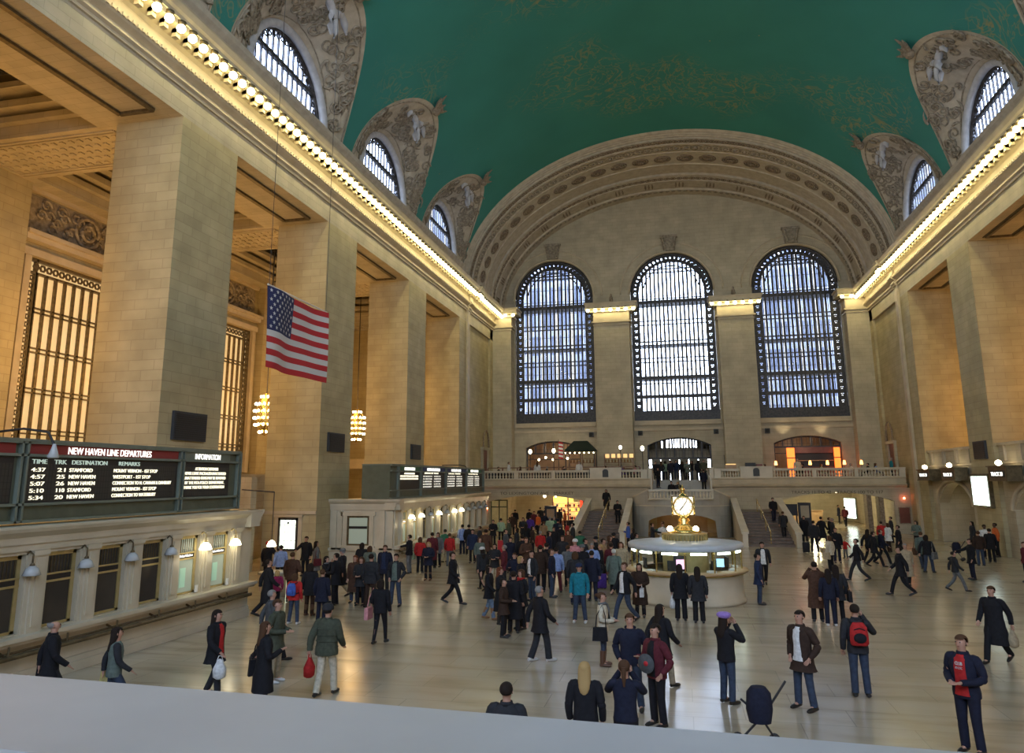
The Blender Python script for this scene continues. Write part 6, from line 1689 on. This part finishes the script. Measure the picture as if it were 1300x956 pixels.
P(375,728,1.52,'N','wide','jacket','red','jeans','bob','brown','','child in bright red coat and jeans with a blue backpack, seen from behind',shoe='white',bag=('backpack','blue',1,'blue backpack on the child in the red coat'))
P(395,715,1.68,'N','stand','coat','black','darkbrown','bob','dark','','woman in black coat and brown boots beside the child with blue backpack',boot=True,shoe='brown')
P(410,723,1.60,'N','stand','coat','navy','navy','short','brown','','short person in navy coat right of the woman in brown boots')
P(352,724,1.32,'NW','stand','jacket','magenta','black','bob','blonde','','small blonde girl in magenta coat near the end of the near ticket office')
P(342,710,1.82,'NE','walk','longcoat','black','black','short','dark','','tall person in long black coat striding by the end of the near ticket office')
P(357,692,1.70,'NW','stand','jacket','lightblue','black','short','dark','','person in pale blue jacket below the bright leaded glass panel')
P(341,688,1.72,'N','phone','coat','black','black','short','brown','','person in black coat with a red hat beside the leaded glass panel',hat='beanie',hatc='red')
P(372,701,1.78,'N','carry','puffer','brown','black','short','brown','','broad person in brown jacket below the leaded glass panel')
P(389,681,1.80,'S','reach','coat','black','black','short','dark','','man in black coat facing the hall, right of the leaded glass panel')
P(402,687,1.68,'NE','stand','longcoat','grey','black','long','dark','','woman in grey coat with long dark hair by the pier behind the flag',bag=('tote','maroon',-1,'dark red shoulder bag of the woman in grey coat by the pier'))
P(415,706,1.66,'E','photo','coat','black','charcoal','long','dark','','woman in black coat and scarf raising a phone, left of the reading man',scarf='grey')
P(424,702,1.80,'W','hold','coat','black','black','short','dark','','tall man in black coat facing left and looking down at his hands')
P(435,697,1.76,'W','walk','longcoat','black','khaki','short','grey','','person in black coat and grey woollen hat walking behind the reading man',hat='beanie',hatc='grey')
P(451,705,1.68,'S','stand','longcoat','brown','jeans','long','red','','red-haired woman in brown coat and dark boots',boot=True,shoe='black',bag=('tote','charcoal',1,'dark shoulder bag of the red-haired woman in brown coat'))
P(460,689,1.70,'N','stand','coat','black','black','bob','dark','','curly dark-haired person in black before the end window of the far ticket office')
P(470,693,1.68,'N','stand','coat','greygreen','brown','bob','brown','','person in grey-green coat before the end window of the far ticket office')
P(459,707,1.68,'S','hold','coat','charcoal','black','bob','brown','','woman in charcoal coat standing behind a tall black suitcase')
P(469,703,1.82,'N','wide','puffer','charcoal','darkbrown','short','dark','','broad man in dark quilted jacket and brown trousers seen from behind')
P(489,692,1.82,'S','stand','coat','navy','charcoal','short','brown','','man in navy coat standing behind the man in grey jacket, both facing the viewer',shirt='darkblue')
P(503,703,1.80,'S','pocket','jacket','charcoal','jeans','short','dark','','man in dark grey jacket and blue jeans facing the viewer, left side of hall',shirt='greygreen')
P(484,735,1.70,'N','strollhold','jacket','black','black','bob','dark','','slim woman all in black with a pink bag under her arm',bot='slim',bag=('tote','pink',1,'pale pink bag under the arm of the slim woman in black'))
P(520,679,1.80,'W','reach','jacket','black','grey','short','dark','','man in black top and grey trousers leaning on the far ticket counter')
P(533,682,1.66,'N','stand','jacket','red','black','bob','brown','','woman in red jacket at the far ticket counter with a pale green bag',bag=('tote','palegreen',1,'pale green bag of the woman in red at far ticket counter'))
P(544,688,1.66,'S','hold','coat','navy','black','bob','blonde','','woman in navy coat with tall brown boots near the far ticket counter',boot=True,shoe='brown')
P(549,676,1.76,'N','stand','longcoat','maroon','black','short','dark','','tall person in dark maroon coat queueing at the far ticket office')
P(556,676,1.72,'S','stand','coat','grey','black','long','brown','','person in grey coat and long brown hair queueing at the far ticket office')
P(565,672,1.74,'NW','reach','jacket','green','cream','short','dark','','person in dark green top and cream trousers carrying a tan bag at the counter',bag=('tote','tan',-1,'tan bag of the person in cream trousers at the far counter'))
P(571,677,1.66,'N','stand','jacket','red','grey','short','brown','','person in bright red jacket and grey trousers at the far ticket counter')
P(587,666,1.74,'NW','stand','jacket','lightblue','navy','short','dark','','person in light blue and white jacket with a cream bag at the counter',bag=('tote','cream',1,'cream bag of the person in light blue jacket at counter'))
P(594,666,1.76,'N','stand','coat','black','black','short','dark','far ticket counter, beside the light blue jacket')
P(600,672,1.76,'S','stand','coat','darkblue','black','short','dark','right end of the far ticket counter')
P(575,701,1.80,'E','walk','coat','black','black','short','dark','','man in black jacket walking right across open floor, alone',bag=('tote','charcoal',1,'dark bag on the shoulder of the lone man walking right'))
P(609,682,1.66,'SE','stand','hoodie','greygreen','black','long','brown','behind the girl in the white cap')
P(612,695,1.68,'NW','walk','hoodie','charcoal','black','long','dark','','long-haired girl in white cap walking left in dark clothes',hat='cap',hatc='white',bot='slim')
P(628,690,1.66,'S','hold','coat','charcoal','cream','long','dark','','woman in dark coat and cream trousers facing the viewer, hands together')
P(621,718,1.66,'E','stroll','coat','black','palejeans','bob','dark','','woman in black coat, pale jeans and tan boots left of the red-haired woman',boot=True,shoe='tan')
P(635,720,1.70,'E','hold','longcoat','black','black','long','red','','woman with long reddish hair in black coat holding a white shopping bag',bot='slim',boot=True,bag=('shopping','white',-1,'white paper shopping bag of the woman with long reddish hair'))
P(652,725,1.74,'N','stand','longcoat','black','black','short','dark','','tall person in long black coat seen from behind, beside red-scarfed woman',bag=('shopping','white',1,'small white bag held by the tall person in long black coat'))
P(661,723,1.72,'SW','hold','coat','black','black','bob','brown','','brown-haired woman in black coat with a big red scarf',scarf='red',shirt='red')
P(645,733,1.60,'E','hold','coat','darkbrown','black','short','dark','','short person partly hidden behind the tall long black coat')
P(675,699,1.80,'SW','stand','jacket','charcoal','jeans','short','dark','','man in dark jacket, white shirt and blue jeans at the crowd edge',shirt='white')
P(685,744,1.78,'NE','stroll','coat','black','charcoal','short','grey','','grey-haired man in black jacket walking away in the empty middle floor',shoe='white',bot='wide')
P(735,716,1.76,'S','wide','jacket','teal','jeans','short','brown','','man in bright teal jacket, blue cap and jeans',hat='cap',hatc='darkblue',shoe='white')
P(764,752,1.68,'E','hold','jacket','cream','jeans','bun','brown','','woman in ivory jacket and grey scarf with hair bun and brown boots',scarf='grey',boot=True,shoe='brown',bot='slim',bag=('tote','black',-1,'large black shoulder bag of the woman in ivory jacket'))
P(799,779,1.78,'S','pocket','hoodie','navy','jeans','short','brown','','young man in navy hoodie facing the viewer, beside man holding a disc')
pd=P(831,792,1.76,'SW','disc','jacket','maroon','black','short','dark','','young man in black and maroon sweater holding a grey disc with red centre',shirt='black')
P(838,767,1.70,'NE','stroll','coat','black','khaki','long','dark','','woman with long dark hair in black coat behind the man with the disc')
P(742,840,1.66,'N','stand','jacket','black','black','long','blonde','','long-haired blonde woman seen from behind at bottom edge')
P(778,838,1.68,'N','photo','shirt','navy','black','ponytail','brown','','light brown-haired woman with ponytail raising her arms at bottom edge')
P(643,866,1.70,'N','stand','coat','charcoal','black','short','dark','','dark head of a person just entering the bottom edge, left of the blonde')
P(792,714,1.80,'SW','walk','jacket','black','jeans','short','brown','','smiling man in black blazer, white shirt and jeans walking beside the kiosk',shirt='white')
P(811,715,1.68,'S','hold','longcoat','darkbrown','black','long','dark','','woman in dark brown coat holding a grey-white handbag before the kiosk',boot=True,bag=('handbag','white',1,'grey-white handbag of the woman in the dark brown coat'))
P(862,716,1.72,'N','stand','coat','black','black','long','dark','','long-haired woman in black coat at the kiosk counter holding a plastic bag',bot='wide',bag=('plastic','white',1,'white plastic bag held by the woman at the kiosk counter'))
P(880,719,1.68,'N','stand','coat','charcoal','black','long','dark','','woman in charcoal coat at the kiosk counter, right of the plastic bag',bot='wide')
P(919,779,1.70,'NE','photo','jacket','black','jeans','long','dark','','woman in lilac beret and black jacket taking a photo, seen from behind',hat='beret',hatc='lilac')
P(1014,775,1.82,'SW','pocket','coat','darkbrown','jeans','short','dark','','man in brown jacket and open white shirt walking toward the viewer',shirt='white')
P(1084,767,1.80,'N','phone','jacket','charcoal','jeans','short','dark','','man in dark grey top with red backpack and phone, seen from behind',bag=('backpack','red',1,'bright red backpack on the man holding a phone'))
P(1033,713,1.80,'N','photo','longcoat','brown','black','short','dark','','man in long brown coat raising hands to his head, seen from behind')
P(1058,717,1.72,'N','stand','coat','charcoal','black','long','dark','','woman in dark coat with shoulder bag right of the long brown coat',bag=('tote','black',-1,'black shoulder bag of the woman right of the long brown coat'))
P(1050,722,1.66,'N','stand','jacket','navy','navy','long','dark','','person in navy with white shoes between the brown coat and dark coat',shoe='white')
P(1257,744,1.76,'SW','walk','longcoat','black','black','short','brown','','person in long black coat walking with a pale plastic bag, right side',bag=('plastic','beige',1,'pale see-through plastic bag carried by the person in long black coat'))
pm=P(1219,806,1.82,'SW','hold','jacket','navy','navy','short','brown','','man in navy jacket and red lettered T-shirt at the lower right corner',shirt='red')
P(1086,684,1.76,'W','walk','jacket','black','charcoal','short','dark','','man in black carrying a white bag strapped across, striding left',bag=('tote','white',-1,'white bag at the side of the man striding left'))
P(1072,684,1.05,'SW','open','jacket','red','grey','short','blonde','','toddler in red jacket stretching out an arm')
P(1060,670,1.78,'S','reach','coat','black','navy','short','brown','','dark-clothed adult standing left of the toddler in red')
P(1052,680,1.68,'NW','stand','jacket','cream','black','bob','brown','','woman in cream jacket just left of the toddler in red',bag=('tote','beige',1,'beige bag of the woman in cream jacket near the toddler'))
P(1032,661,1.84,'N','wide','puffer','charcoal','black','short','dark','','large man in dark padded coat pulling a black suitcase toward right archway')
P(1020,655,1.78,'S','stand','longcoat','black','black','short','brown','left edge of the right archway')
P(1042,656,1.80,'NE','walk','longcoat','black','black','short','dark','','tall person in long black coat before the tall information case')
P(1052,657,1.74,'E','stand','coat','black','black','short','brown','beside the tall information case')
P(1056,658,1.76,'W','phone','coat','charcoal','black','short','grey','inside the mouth of the right archway')
P(1064,641,1.74,'E','stand','coat','navy','black','short','dark','deep in the right archway by the orange counter')
P(1072,643,1.78,'N','walk','jacket','maroon','black','short','dark','deep in the right archway by the lit poster')
P(1101,672,1.72,'NE','walk','jacket','black','black','long','dark','','long dark-haired woman in black, left one of the trio at right')
P(1108,675,1.70,'E','walk','coat','black','black','short','dark','','middle one of the dark-clothed trio walking at right')
P(1115,672,1.74,'E','walk','jacket','navy','black','short','brown','','right one of the dark-clothed trio, with an olive backpack',bag=('backpack','olive',1,'olive backpack of the right one of the trio'))
P(1118,662,1.64,'N','stand','jacket','red','black','short','dark','','person in red jacket near the right end of the right archway')
P(1126,664,1.70,'NW','stand','coat','white','darkbrown','bob','brown','','woman in white coat near the right end of the right archway')
P(1130,656,1.74,'W','stand','jacket','charcoal','black','short','dark','','person carrying a big dark bag by the archway pilasters',bag=('tote','midgrey',-1,'big grey bag of the person by the archway pilasters'))
P(1139,667,1.74,'W','carry','longcoat','black','black','short','dark','','person in long black coat left of the red-brown wall panel')
P(1140,694,1.78,'W','walk','coat','black','black','short','dark','','man in black jacket striding left with long steps, right half of hall')
P(1148,690,1.70,'S','stroll','longcoat','beige','charcoal','short','grey','','person in beige coat just behind the man in black striding left')
P(1162,661,1.72,'SW','hold','jacket','greygreen','black','bob','dark','','person in grey-green jacket holding something white below the red-brown panel')
P(1168,675,1.76,'N','stroll','coat','greygreen','jeans','short','brown','','person in grey coat and jeans seen from behind with a brown bag',bag=('tote','brown',1,'brown bag of the person in grey coat and jeans'))
P(1175,679,1.72,'NE','stroll','jacket','black','jeans','bob','dark','','person in black and white jacket close beside the grey coat',bag=('tote','grey',-1,'grey bag of the person in black beside the grey coat'))
P(1210,700,1.50,'E','walk','jacket','charcoal','grey','short','dark','','boy in dark jacket and grey trousers running right')
P(1233,662,1.72,'W','stand','coat','charcoal','black','long','dark','','long-haired woman in charcoal by the right wall below the poster')
P(1241,674,1.70,'N','stand','jacket','darkbrown','jeans','short','brown','','person in dark brown jacket in the group below the backlit poster')
P(1249,666,1.80,'S','stand','jacket','white','navy','short','dark','','person in white top in the group below the backlit poster',skin=2)
P(1262,664,1.84,'W','stand','jacket','orange','black','short','dark','','guard in orange vest standing by the right wall',skin=2)
P(1255,671,1.72,'N','stand','coat','black','black','short','dark','','person in black between the white top and the orange vest')
P(1230,684,1.72,'W','reach','coat','black','navy','short','dark','','person in black bending forward toward luggage at right')
P(1299,688,1.66,'W','stand','jacket','maroon','black','short','brown','','person in maroon jacket at the right edge of the picture')
P(967,688,1.76,'S','walk','jacket','charcoal','black','short','dark','','man in dark open jacket and white shirt walking, right of the kiosk',shirt='white')
P(946,702,1.74,'E','stand','coat','darkblue','jeans','short','dark','','person in dark blue at the right edge of the kiosk')
P(797,663,1.76,'W','carry','jacket','blue','black','short','dark','','person in bright blue jacket at the foot of the left staircase')
P(803,671,1.72,'W','stand','coat','black','black','bob','dark','','person in black beside the blue jacket at the left staircase foot')
P(808,677,1.68,'E','stand','coat','greygreen','black','short','dark','','person in grey-green coat between the left staircase and kiosk')
P(828,664,1.74,'E','reach','jacket','charcoal','black','short','dark','','person with arms out behind the left part of the kiosk')
P(836,664,1.74,'S','open','jacket','white','black','short','brown','','person in white jacket lifting arms behind the kiosk, by the arch')
P(841,662,1.74,'W','reach','jacket','green','black','short','brown','','person in green behind the kiosk beside the white jacket')
# ---- on the stairs
def step(x,y,zz,h,*a,**k): return P(x,y,h,*a,z=zz,**k)
def onstair(px,frac,xw,h,*a,**k): 
    label=k.pop('label'); n=int(frac*12); z=(n+1)*.157; y=51.6+n*.68+.34
    b=person(xw,y,z,h,*a,label,**k); used_l[label]=1
onstair(764,.93,-5.9,1.70,0,'stroll','longcoat','black','black','long','brown',label='woman in long black coat coming down near the top of left staircase')
onstair(783,.55,-4.75,1.72,0.2,'hold','coat','black','black','short','dark',label='person in black lower down the left staircase beside the handrail')
onstair(986,.62,6.3,1.74,0.1,'stroll','jacket','black','navy','short','dark',label='person in black coming down the right staircase by the outer parapet')
onstair(989,.2,6.5,1.70,PI,'stroll','coat','charcoal','black','short','brown',label='person in charcoal low on the right staircase by the outer parapet')
# ---- left crowd
CR=[ (626,660,'S','hold','coat','black','black','short','dark','by the green passage doors'),(636,658,'N','stand','shirt','palegreen','black','short','dark','by the green passage doors'),
(646,659,'W','stand','jacket','olive','black','short','brown','at the left edge of the left archway'),(654,647,'N','stand','coat','black','black','short','dark','deep at the left side of the left archway'),
(650,652,'S','stand','coat','darkbrown','black','bob','dark','at the left side of the left archway'),(664,657,'S','hold','coat','charcoal','black','long','dark','in the left archway, holding a white paper'),
(672,647,'S','stand','coat','black','black','short','dark','deep inside the left archway'),(678,649,'S','walk','jacket','maroon','black','short','dark','inside the left archway'),(673,655,'N','stand','jacket','purple','black','short','dark','in the crowd below the left archway'),
(686,644,'N','stand','longcoat','black','black','short','dark','farthest back in the left archway'),(691,651,'S','walk','coat','navy','black','short','brown','inside the left archway by the display case'),(683,652,'SW','stand','jacket','orange','black','bob','brown','inside the left archway'),
(690,662,'N','stand','jacket','tan','black','short','brown','behind the red jacket in the crowd'),(698,656,'N','wide','puffer','palegreen','charcoal','short','grey','in the crowd below the left archway'),(703,656,'S','stand','coat','green','black','short','grey','beside the pale green jacket'),
(686,674,'N','wide','jacket','red','charcoal','short','grey','in the middle of the crowd'),(663,679,'N','stand','coat','black','black','short','dark','left of the red jacket in the crowd'),(668,682,'SE','carry','coat','brown','black','short','brown','left of the red jacket in the crowd'),
(656,670,'W','stand','coat','charcoal','black','bob','dark','left fringe of the crowd'),(642,672,'E','stand','jacket','midgrey','jeans','short','dark','left fringe of the crowd near the red trolley'),(648,682,'S','stand','coat','navy','black','short','dark','right of the red trolley'),
(653,702,'S','carry','coat','navy','black','short','brown','front left of the crowd'),(661,706,'E','hold','coat','black','black','bob','blonde','front left of the crowd'),(712,645,'S','walk','coat','black','black','short','dark','before the bright shop'),
(724,645,'N','stand','coat','charcoal','black','bob','dark','before the bright shop'),(717,648,'E','stand','jacket','orange','black','short','dark','before the bright shop'),(711,667,'N','stand','coat','black','black','short','dark','behind the blue and white jacket'),
(703,669,'S','stand','longcoat','black','black','short','brown','middle of the crowd below the archway'),(721,673,'S','stand','coat','brown','charcoal','bob','brown','middle of the crowd below the archway'),(727,664,'W','stand','coat','charcoal','black','short','dark','at the right side of the left archway'),
(732,656,'N','walk','coat','black','black','short','dark','at the right side of the left archway'),(730,685,'S','stand','jacket','pink','black','short','brown','front of the crowd by the left staircase'),(739,692,'S','stand','longcoat','black','black','short','dark','right behind the teal jacket'),
(748,690,'S','strollhold','jacket','lightblue','grey','short','grey','right behind the teal jacket'),(706,695,'N','wide','jacket','lightblue','maroon','short','dark','front of the crowd'),(721,692,'N','stand','jacket','grey','black','short','brown','front of the crowd'),
(730,700,'N','stand','coat','charcoal','navy','bob','brown','just left of the teal jacket'),(694,689,'N','stand','coat','black','black','short','dark','front of the crowd, with a green bag'),(686,692,'N','stand','coat','darkbrown','black','short','dark','front of the crowd'),
(700,697,'E','stand','jacket','navy','jeans','short','brown','front of the crowd, in jeans'),(756,682,'W','stand','coat','black','black','short','grey','at the foot of the left staircase'),(762,691,'W','stand','coat','black','jeans','short','blonde','right part of the crowd'),
(770,690,'N','stand','longcoat','maroon','black','short','dark','right part of the crowd'),(779,677,'N','stand','coat','black','black','short','dark','below the left staircase'),(774,680,'E','stand','coat','brown','black','bob','brown','below the left staircase'),
(779,697,'N','stand','longcoat','greygreen','black','short','white','left of the kiosk'),(788,688,'S','stand','coat','beige','black','bob','brown','left of the kiosk'),(743,684,'E','stand','coat','charcoal','black','short','dark','at the foot of the left staircase'),
(697,674,'E','stand','coat','navy','black','bob','dark','behind the front row of the crowd'),(714,680,'S','stand','coat','charcoal','black','short','brown','behind the front row of the crowd'),(676,668,'E','stand','coat','darkbrown','black','long','dark','behind the red jacket in the crowd'),
(736,674,'N','stand','coat','green','black','short','dark','by the parapet of the left staircase'),(708,659,'N','stand','coat','navy','black','short','dark','in the crowd before the bright shop'),(720,662,'W','stand','jacket','red','black','bob','dark','in the crowd before the bright shop'),
(617,672,'N','stand','coat','brown','black','short','dark','by the last far ticket windows'),(609,668,'W','stand','coat','charcoal','black','short','brown','by the last far ticket windows'),(668,665,'N','stand','coat','black','black','long','dark','in the crowd below the left archway'),
(766,684,'E','stand','jacket','tan','black','short','dark','right part of the crowd'),(751,699,'N','stand','coat','navy','navy','short','dark','behind the purple suitcase'),(640,692,'W','carry','coat','maroon','charcoal','short','grey','pushing the red trolley')]
rc=random.Random(11)
HT={(756,682):('beanie','black'),(730,685):('beanie','white'),(739,692):('beanie','grey'),(711,667):('beanie','midgrey'),(779,677):('cap','black'),(708,659):('beanie','navy'),(672,647):('cap','charcoal')}
for (x,y,d,pose,top,tc,bc,hs,hc,loc) in CR:
    kw={}
    if (x,y) in HT: kw=dict(hat=HT[(x,y)][0],hatc=HT[(x,y)][1])
    P(x,y,rc.uniform(1.62,1.84),d,pose,top,tc,bc,hs,hc,loc,**kw)
q=pix(764,748,0); suitcase(q.x,q.y,.3,'purple','purple suitcase standing on the floor between crowd and kiosk')
q=pix(459,760,0); suitcase(q.x,q.y,.1,'black','tall black suitcase beside the quilted-jacket man at left')
q=pix(1024,702,0); suitcase(q.x,q.y,.1,'charcoal','black wheeled suitcase behind the large man near right archway')
# red trolley
q=pix(638,705,0); t=empty('luggage_trolley',(q.x,q.y,0),.2,'red wheeled trolley bag standing in the left crowd','trolley')
mb=MB(); mb.box(-.28,.28,-.2,.2,.18,.85); mb.obj('bag_body','flagred',t); mb=MB(); mb.tube([(-.24,.22,.1),(-.24,.26,1.05),(.24,.26,1.05),(.24,.22,.1)],.015,5); mb.obj('frame','bronze',t)
mb=MB()
for s in (1,-1): mb.lathe([(0,-.02),(.08,-.02),(.08,.02),(0,.02)],(s*.26,.15,.08),12,'x')
mb.obj('wheels','blackpanel',t)
# stroller / luggage by right wall
q=pix(1224,712,0); t=empty('pushchair',(q.x-.3,q.y,0),-.5,'black pushchair with blue seat beside the group at right','pushchair')
mb=MB(); mb.tube([(-.35,0,.1),(.1,0,.55),(.45,0,1.05)],.02,6); mb.tube([(.25,0,.1),(.0,0,.5),(-.3,0,.75)],.02,6); mb.obj('frame','blackpanel',t)
mb=MB(); loft(mb,[(.4,.18,.16,0),(.6,.22,.2,0),(.85,.2,.2,.0),(.95,.12,.12,0)],12); mb.obj('seat',cloth('navy'),t)
mb=MB()
for a in (-.35,.25):
    for b in (-.18,.18): mb.lathe([(0,-.015),(.09,-.015),(.09,.015),(0,.015)],(a,b,.09),12,'y')
mb.obj('wheels','blackpanel',t)
q=pix(962,866,1.02); t2=copy_tree(t); t2.location=(q.x,q.y,0); t2.rotation_euler=(0,0,.1); t2['label']='dark pushchair at the bottom edge right of the woman in the lilac beret'
# balloon-like blue bag and cart near the right staircase
q=pix(1004,672,0); t=empty('luggage_cart',(q.x,q.y,0),.3,'metal luggage cart with a blue bundle at the foot of right staircase','cart')
mb=MB(); mb.tube([(-.25,-.2,.12),(-.25,-.2,1.0),(.25,-.2,1.0),(.25,-.2,.12),(-.25,-.2,.12)],.018,5); mb.tube([(-.25,-.2,.12),(-.25,.4,.12),(.25,.4,.12),(.25,-.2,.12)],.018,5); mb.obj('frame','shadeoff',t)
mb=MB(); mb.sphere((.05,0,1.25),.2,12,8,(1,1,.8)); mb.obj('bundle',cloth('blue'),t); mb=MB(); mb.tube([(0,-.2,1.0),(.05,-.1,1.15)],.02,4); mb.obj('tie','blackpanel',t)
# disc in hand
t=empty('vinyl_disc',(pd.x-.17,pd.y-.26,1.12),-.5,'grey disc with a red centre held by the man in maroon sweater','disc')
mb=MB(); mb.lathe([(0,-.006),(.165,-.006),(.168,0),(.165,.006),(0,.006)],(0,0,0),32,'y'); mb.obj('disc_plate',cloth('midgrey'),t)
mb=MB(); mb.lathe([(0,-.009),(.045,-.009),(.045,.0)],(0,0,0),20,'y'); mb.obj('centre_label',cloth('pink') if 0 else 'flagred',t)
# lettering on the red T-shirt
tp=empty('shirt_print',(pm.x,pm.y,0),DIR['SW'],'white block letters across the red T-shirt of the man at lower right','print')
text('CLUB','print_lettering',.075,'flagwhite',tp,(-.055,-.158,1.37),(1,0,0),(0,0,1),width=.11)
text('ATHLETIC','print_lettering',.05,'flagwhite',tp,(-.055,-.158,1.31),(1,0,0),(0,0,1),width=.11)
# ---- balcony
BL='on the balcony steps'
def bal(x,y,h,yw,dr,pose,top,tc,bc,hs,hc,label,z=ZB,**k):
    "person on the balcony in the plane y=yw, seen at picture column x"
    d=_R*((x-650)/F_PX)-_U*((y-433.5)/F_PX)+_f; t=yw/d.y
    person(d.x*t,yw,z,h,DIR[dr],pose,top,tc,bc,hs,hc,label,**k); used_l[label]=1
C9=[(832,'black','S','first from the left'),(839,'charcoal','N','second from the left, seen from behind'),(844,'palegreen','N','in pale green, third from the left'),(851,'navy','N','in navy, fourth from the left'),(858,'darkblue','S','in dark blue at the middle'),(866,'black','N','right of the middle post'),(872,'greygreen','S','in grey-green with a pale bag'),(878,'black','W','third from the right'),(886,'charcoal','N','with jeans, second from the right'),(893,'olive','S','in olive, first from the right')]
for i,(x,c,d,w) in enumerate(C9):
    bal(x,585,1.66+.03*(i%5),68.4+.5*(i%3),d,['stand','pocket','hold','phone'][i%4],['coat','jacket','puffer'][i%3],c,['black','jeans','charcoal'][i%3],['short','long','bob'][i%3],['dark','brown'][i%2],'person in the row at top of central steps, %s'%w)
bal(835,597,1.74,66.0,'SE','hold','jacket','black','navy','short','dark','person in black standing on the left side of the central steps',z=2.75+.167*5)
bal(893,600,1.72,65.6,'N','stand','coat','navy','black','short','dark','person in navy standing on the right side of the central steps',z=2.75+.167*4)
bal(852,607,1.74,65.35,'S','sit','coat','black','black','short','dark','left one of two people sitting together on the central steps',z=2.75+.1)
bal(860,606,1.70,65.35,'S','sit','coat','charcoal','brown','bob','blonde','right one of two people sitting on the central steps, with fair hair',z=2.75+.1)
DN=[(646,'white','E','waiter in white shirt by the brown passage on the left balcony','stand',66.7),(682,'white','N','waiter in white shirt and black vest between the two tall globe lamps','stand',66.6),(735,'white','S','waiter in white and black in front of the green canopy','stand',66.7),
(633,'darkbrown','E','seated diner in dark brown at the far left end of the balcony','sit',66.25),(660,'maroon','W','seated diner in maroon left of the first globe lamp','sit',66.25),(694,'navy','W','seated diner in navy right of the waiter between globe lamps','sit',66.3),(716,'charcoal','E','seated diner in charcoal left of the green canopy waiter','sit',66.3),(768,'cream','W','seated diner in cream behind the wide left pedestal','sit',66.4),(790,'purple','E','seated diner in purple at the bar left of central steps','sit',66.4),(806,'pink','W','seated diner in pink beside the white globe lamp by the steps','sit',66.4),
(970,'white','W','seated diner in white behind the wide right pedestal','sit',66.4),(1012,'cream','S','waiter in cream before the wide glowing orange column','stand',66.2),(1018,'black','W','seated diner in black between first and second table lamps','sit',66.45),(1042,'palegreen','E','seated diner in pale green at the second table lamp','sit',66.45),(1080,'white','E','seated diner in white left of the fourth table lamp','sit',66.45),(1101,'black','W','seated diner in black right of the fifth table lamp','sit',66.45),(1111,'lightblue','E','seated diner in light blue near the right end of the balcony','sit',66.45),(1131,'teal','W','person in teal standing by the spotlit doorway at right','stand',66.7)]
for i,(x,c,d,l,ps,yw) in enumerate(DN):
    zz=ZB if ps=='stand' else ZB+.0
    bal(x,585,1.72,yw,d,ps,'vest' if 'vest' in l else 'jacket',c,'black',['short','long','bob'][i%3],['dark','brown','grey'][i%3],l,z=zz)
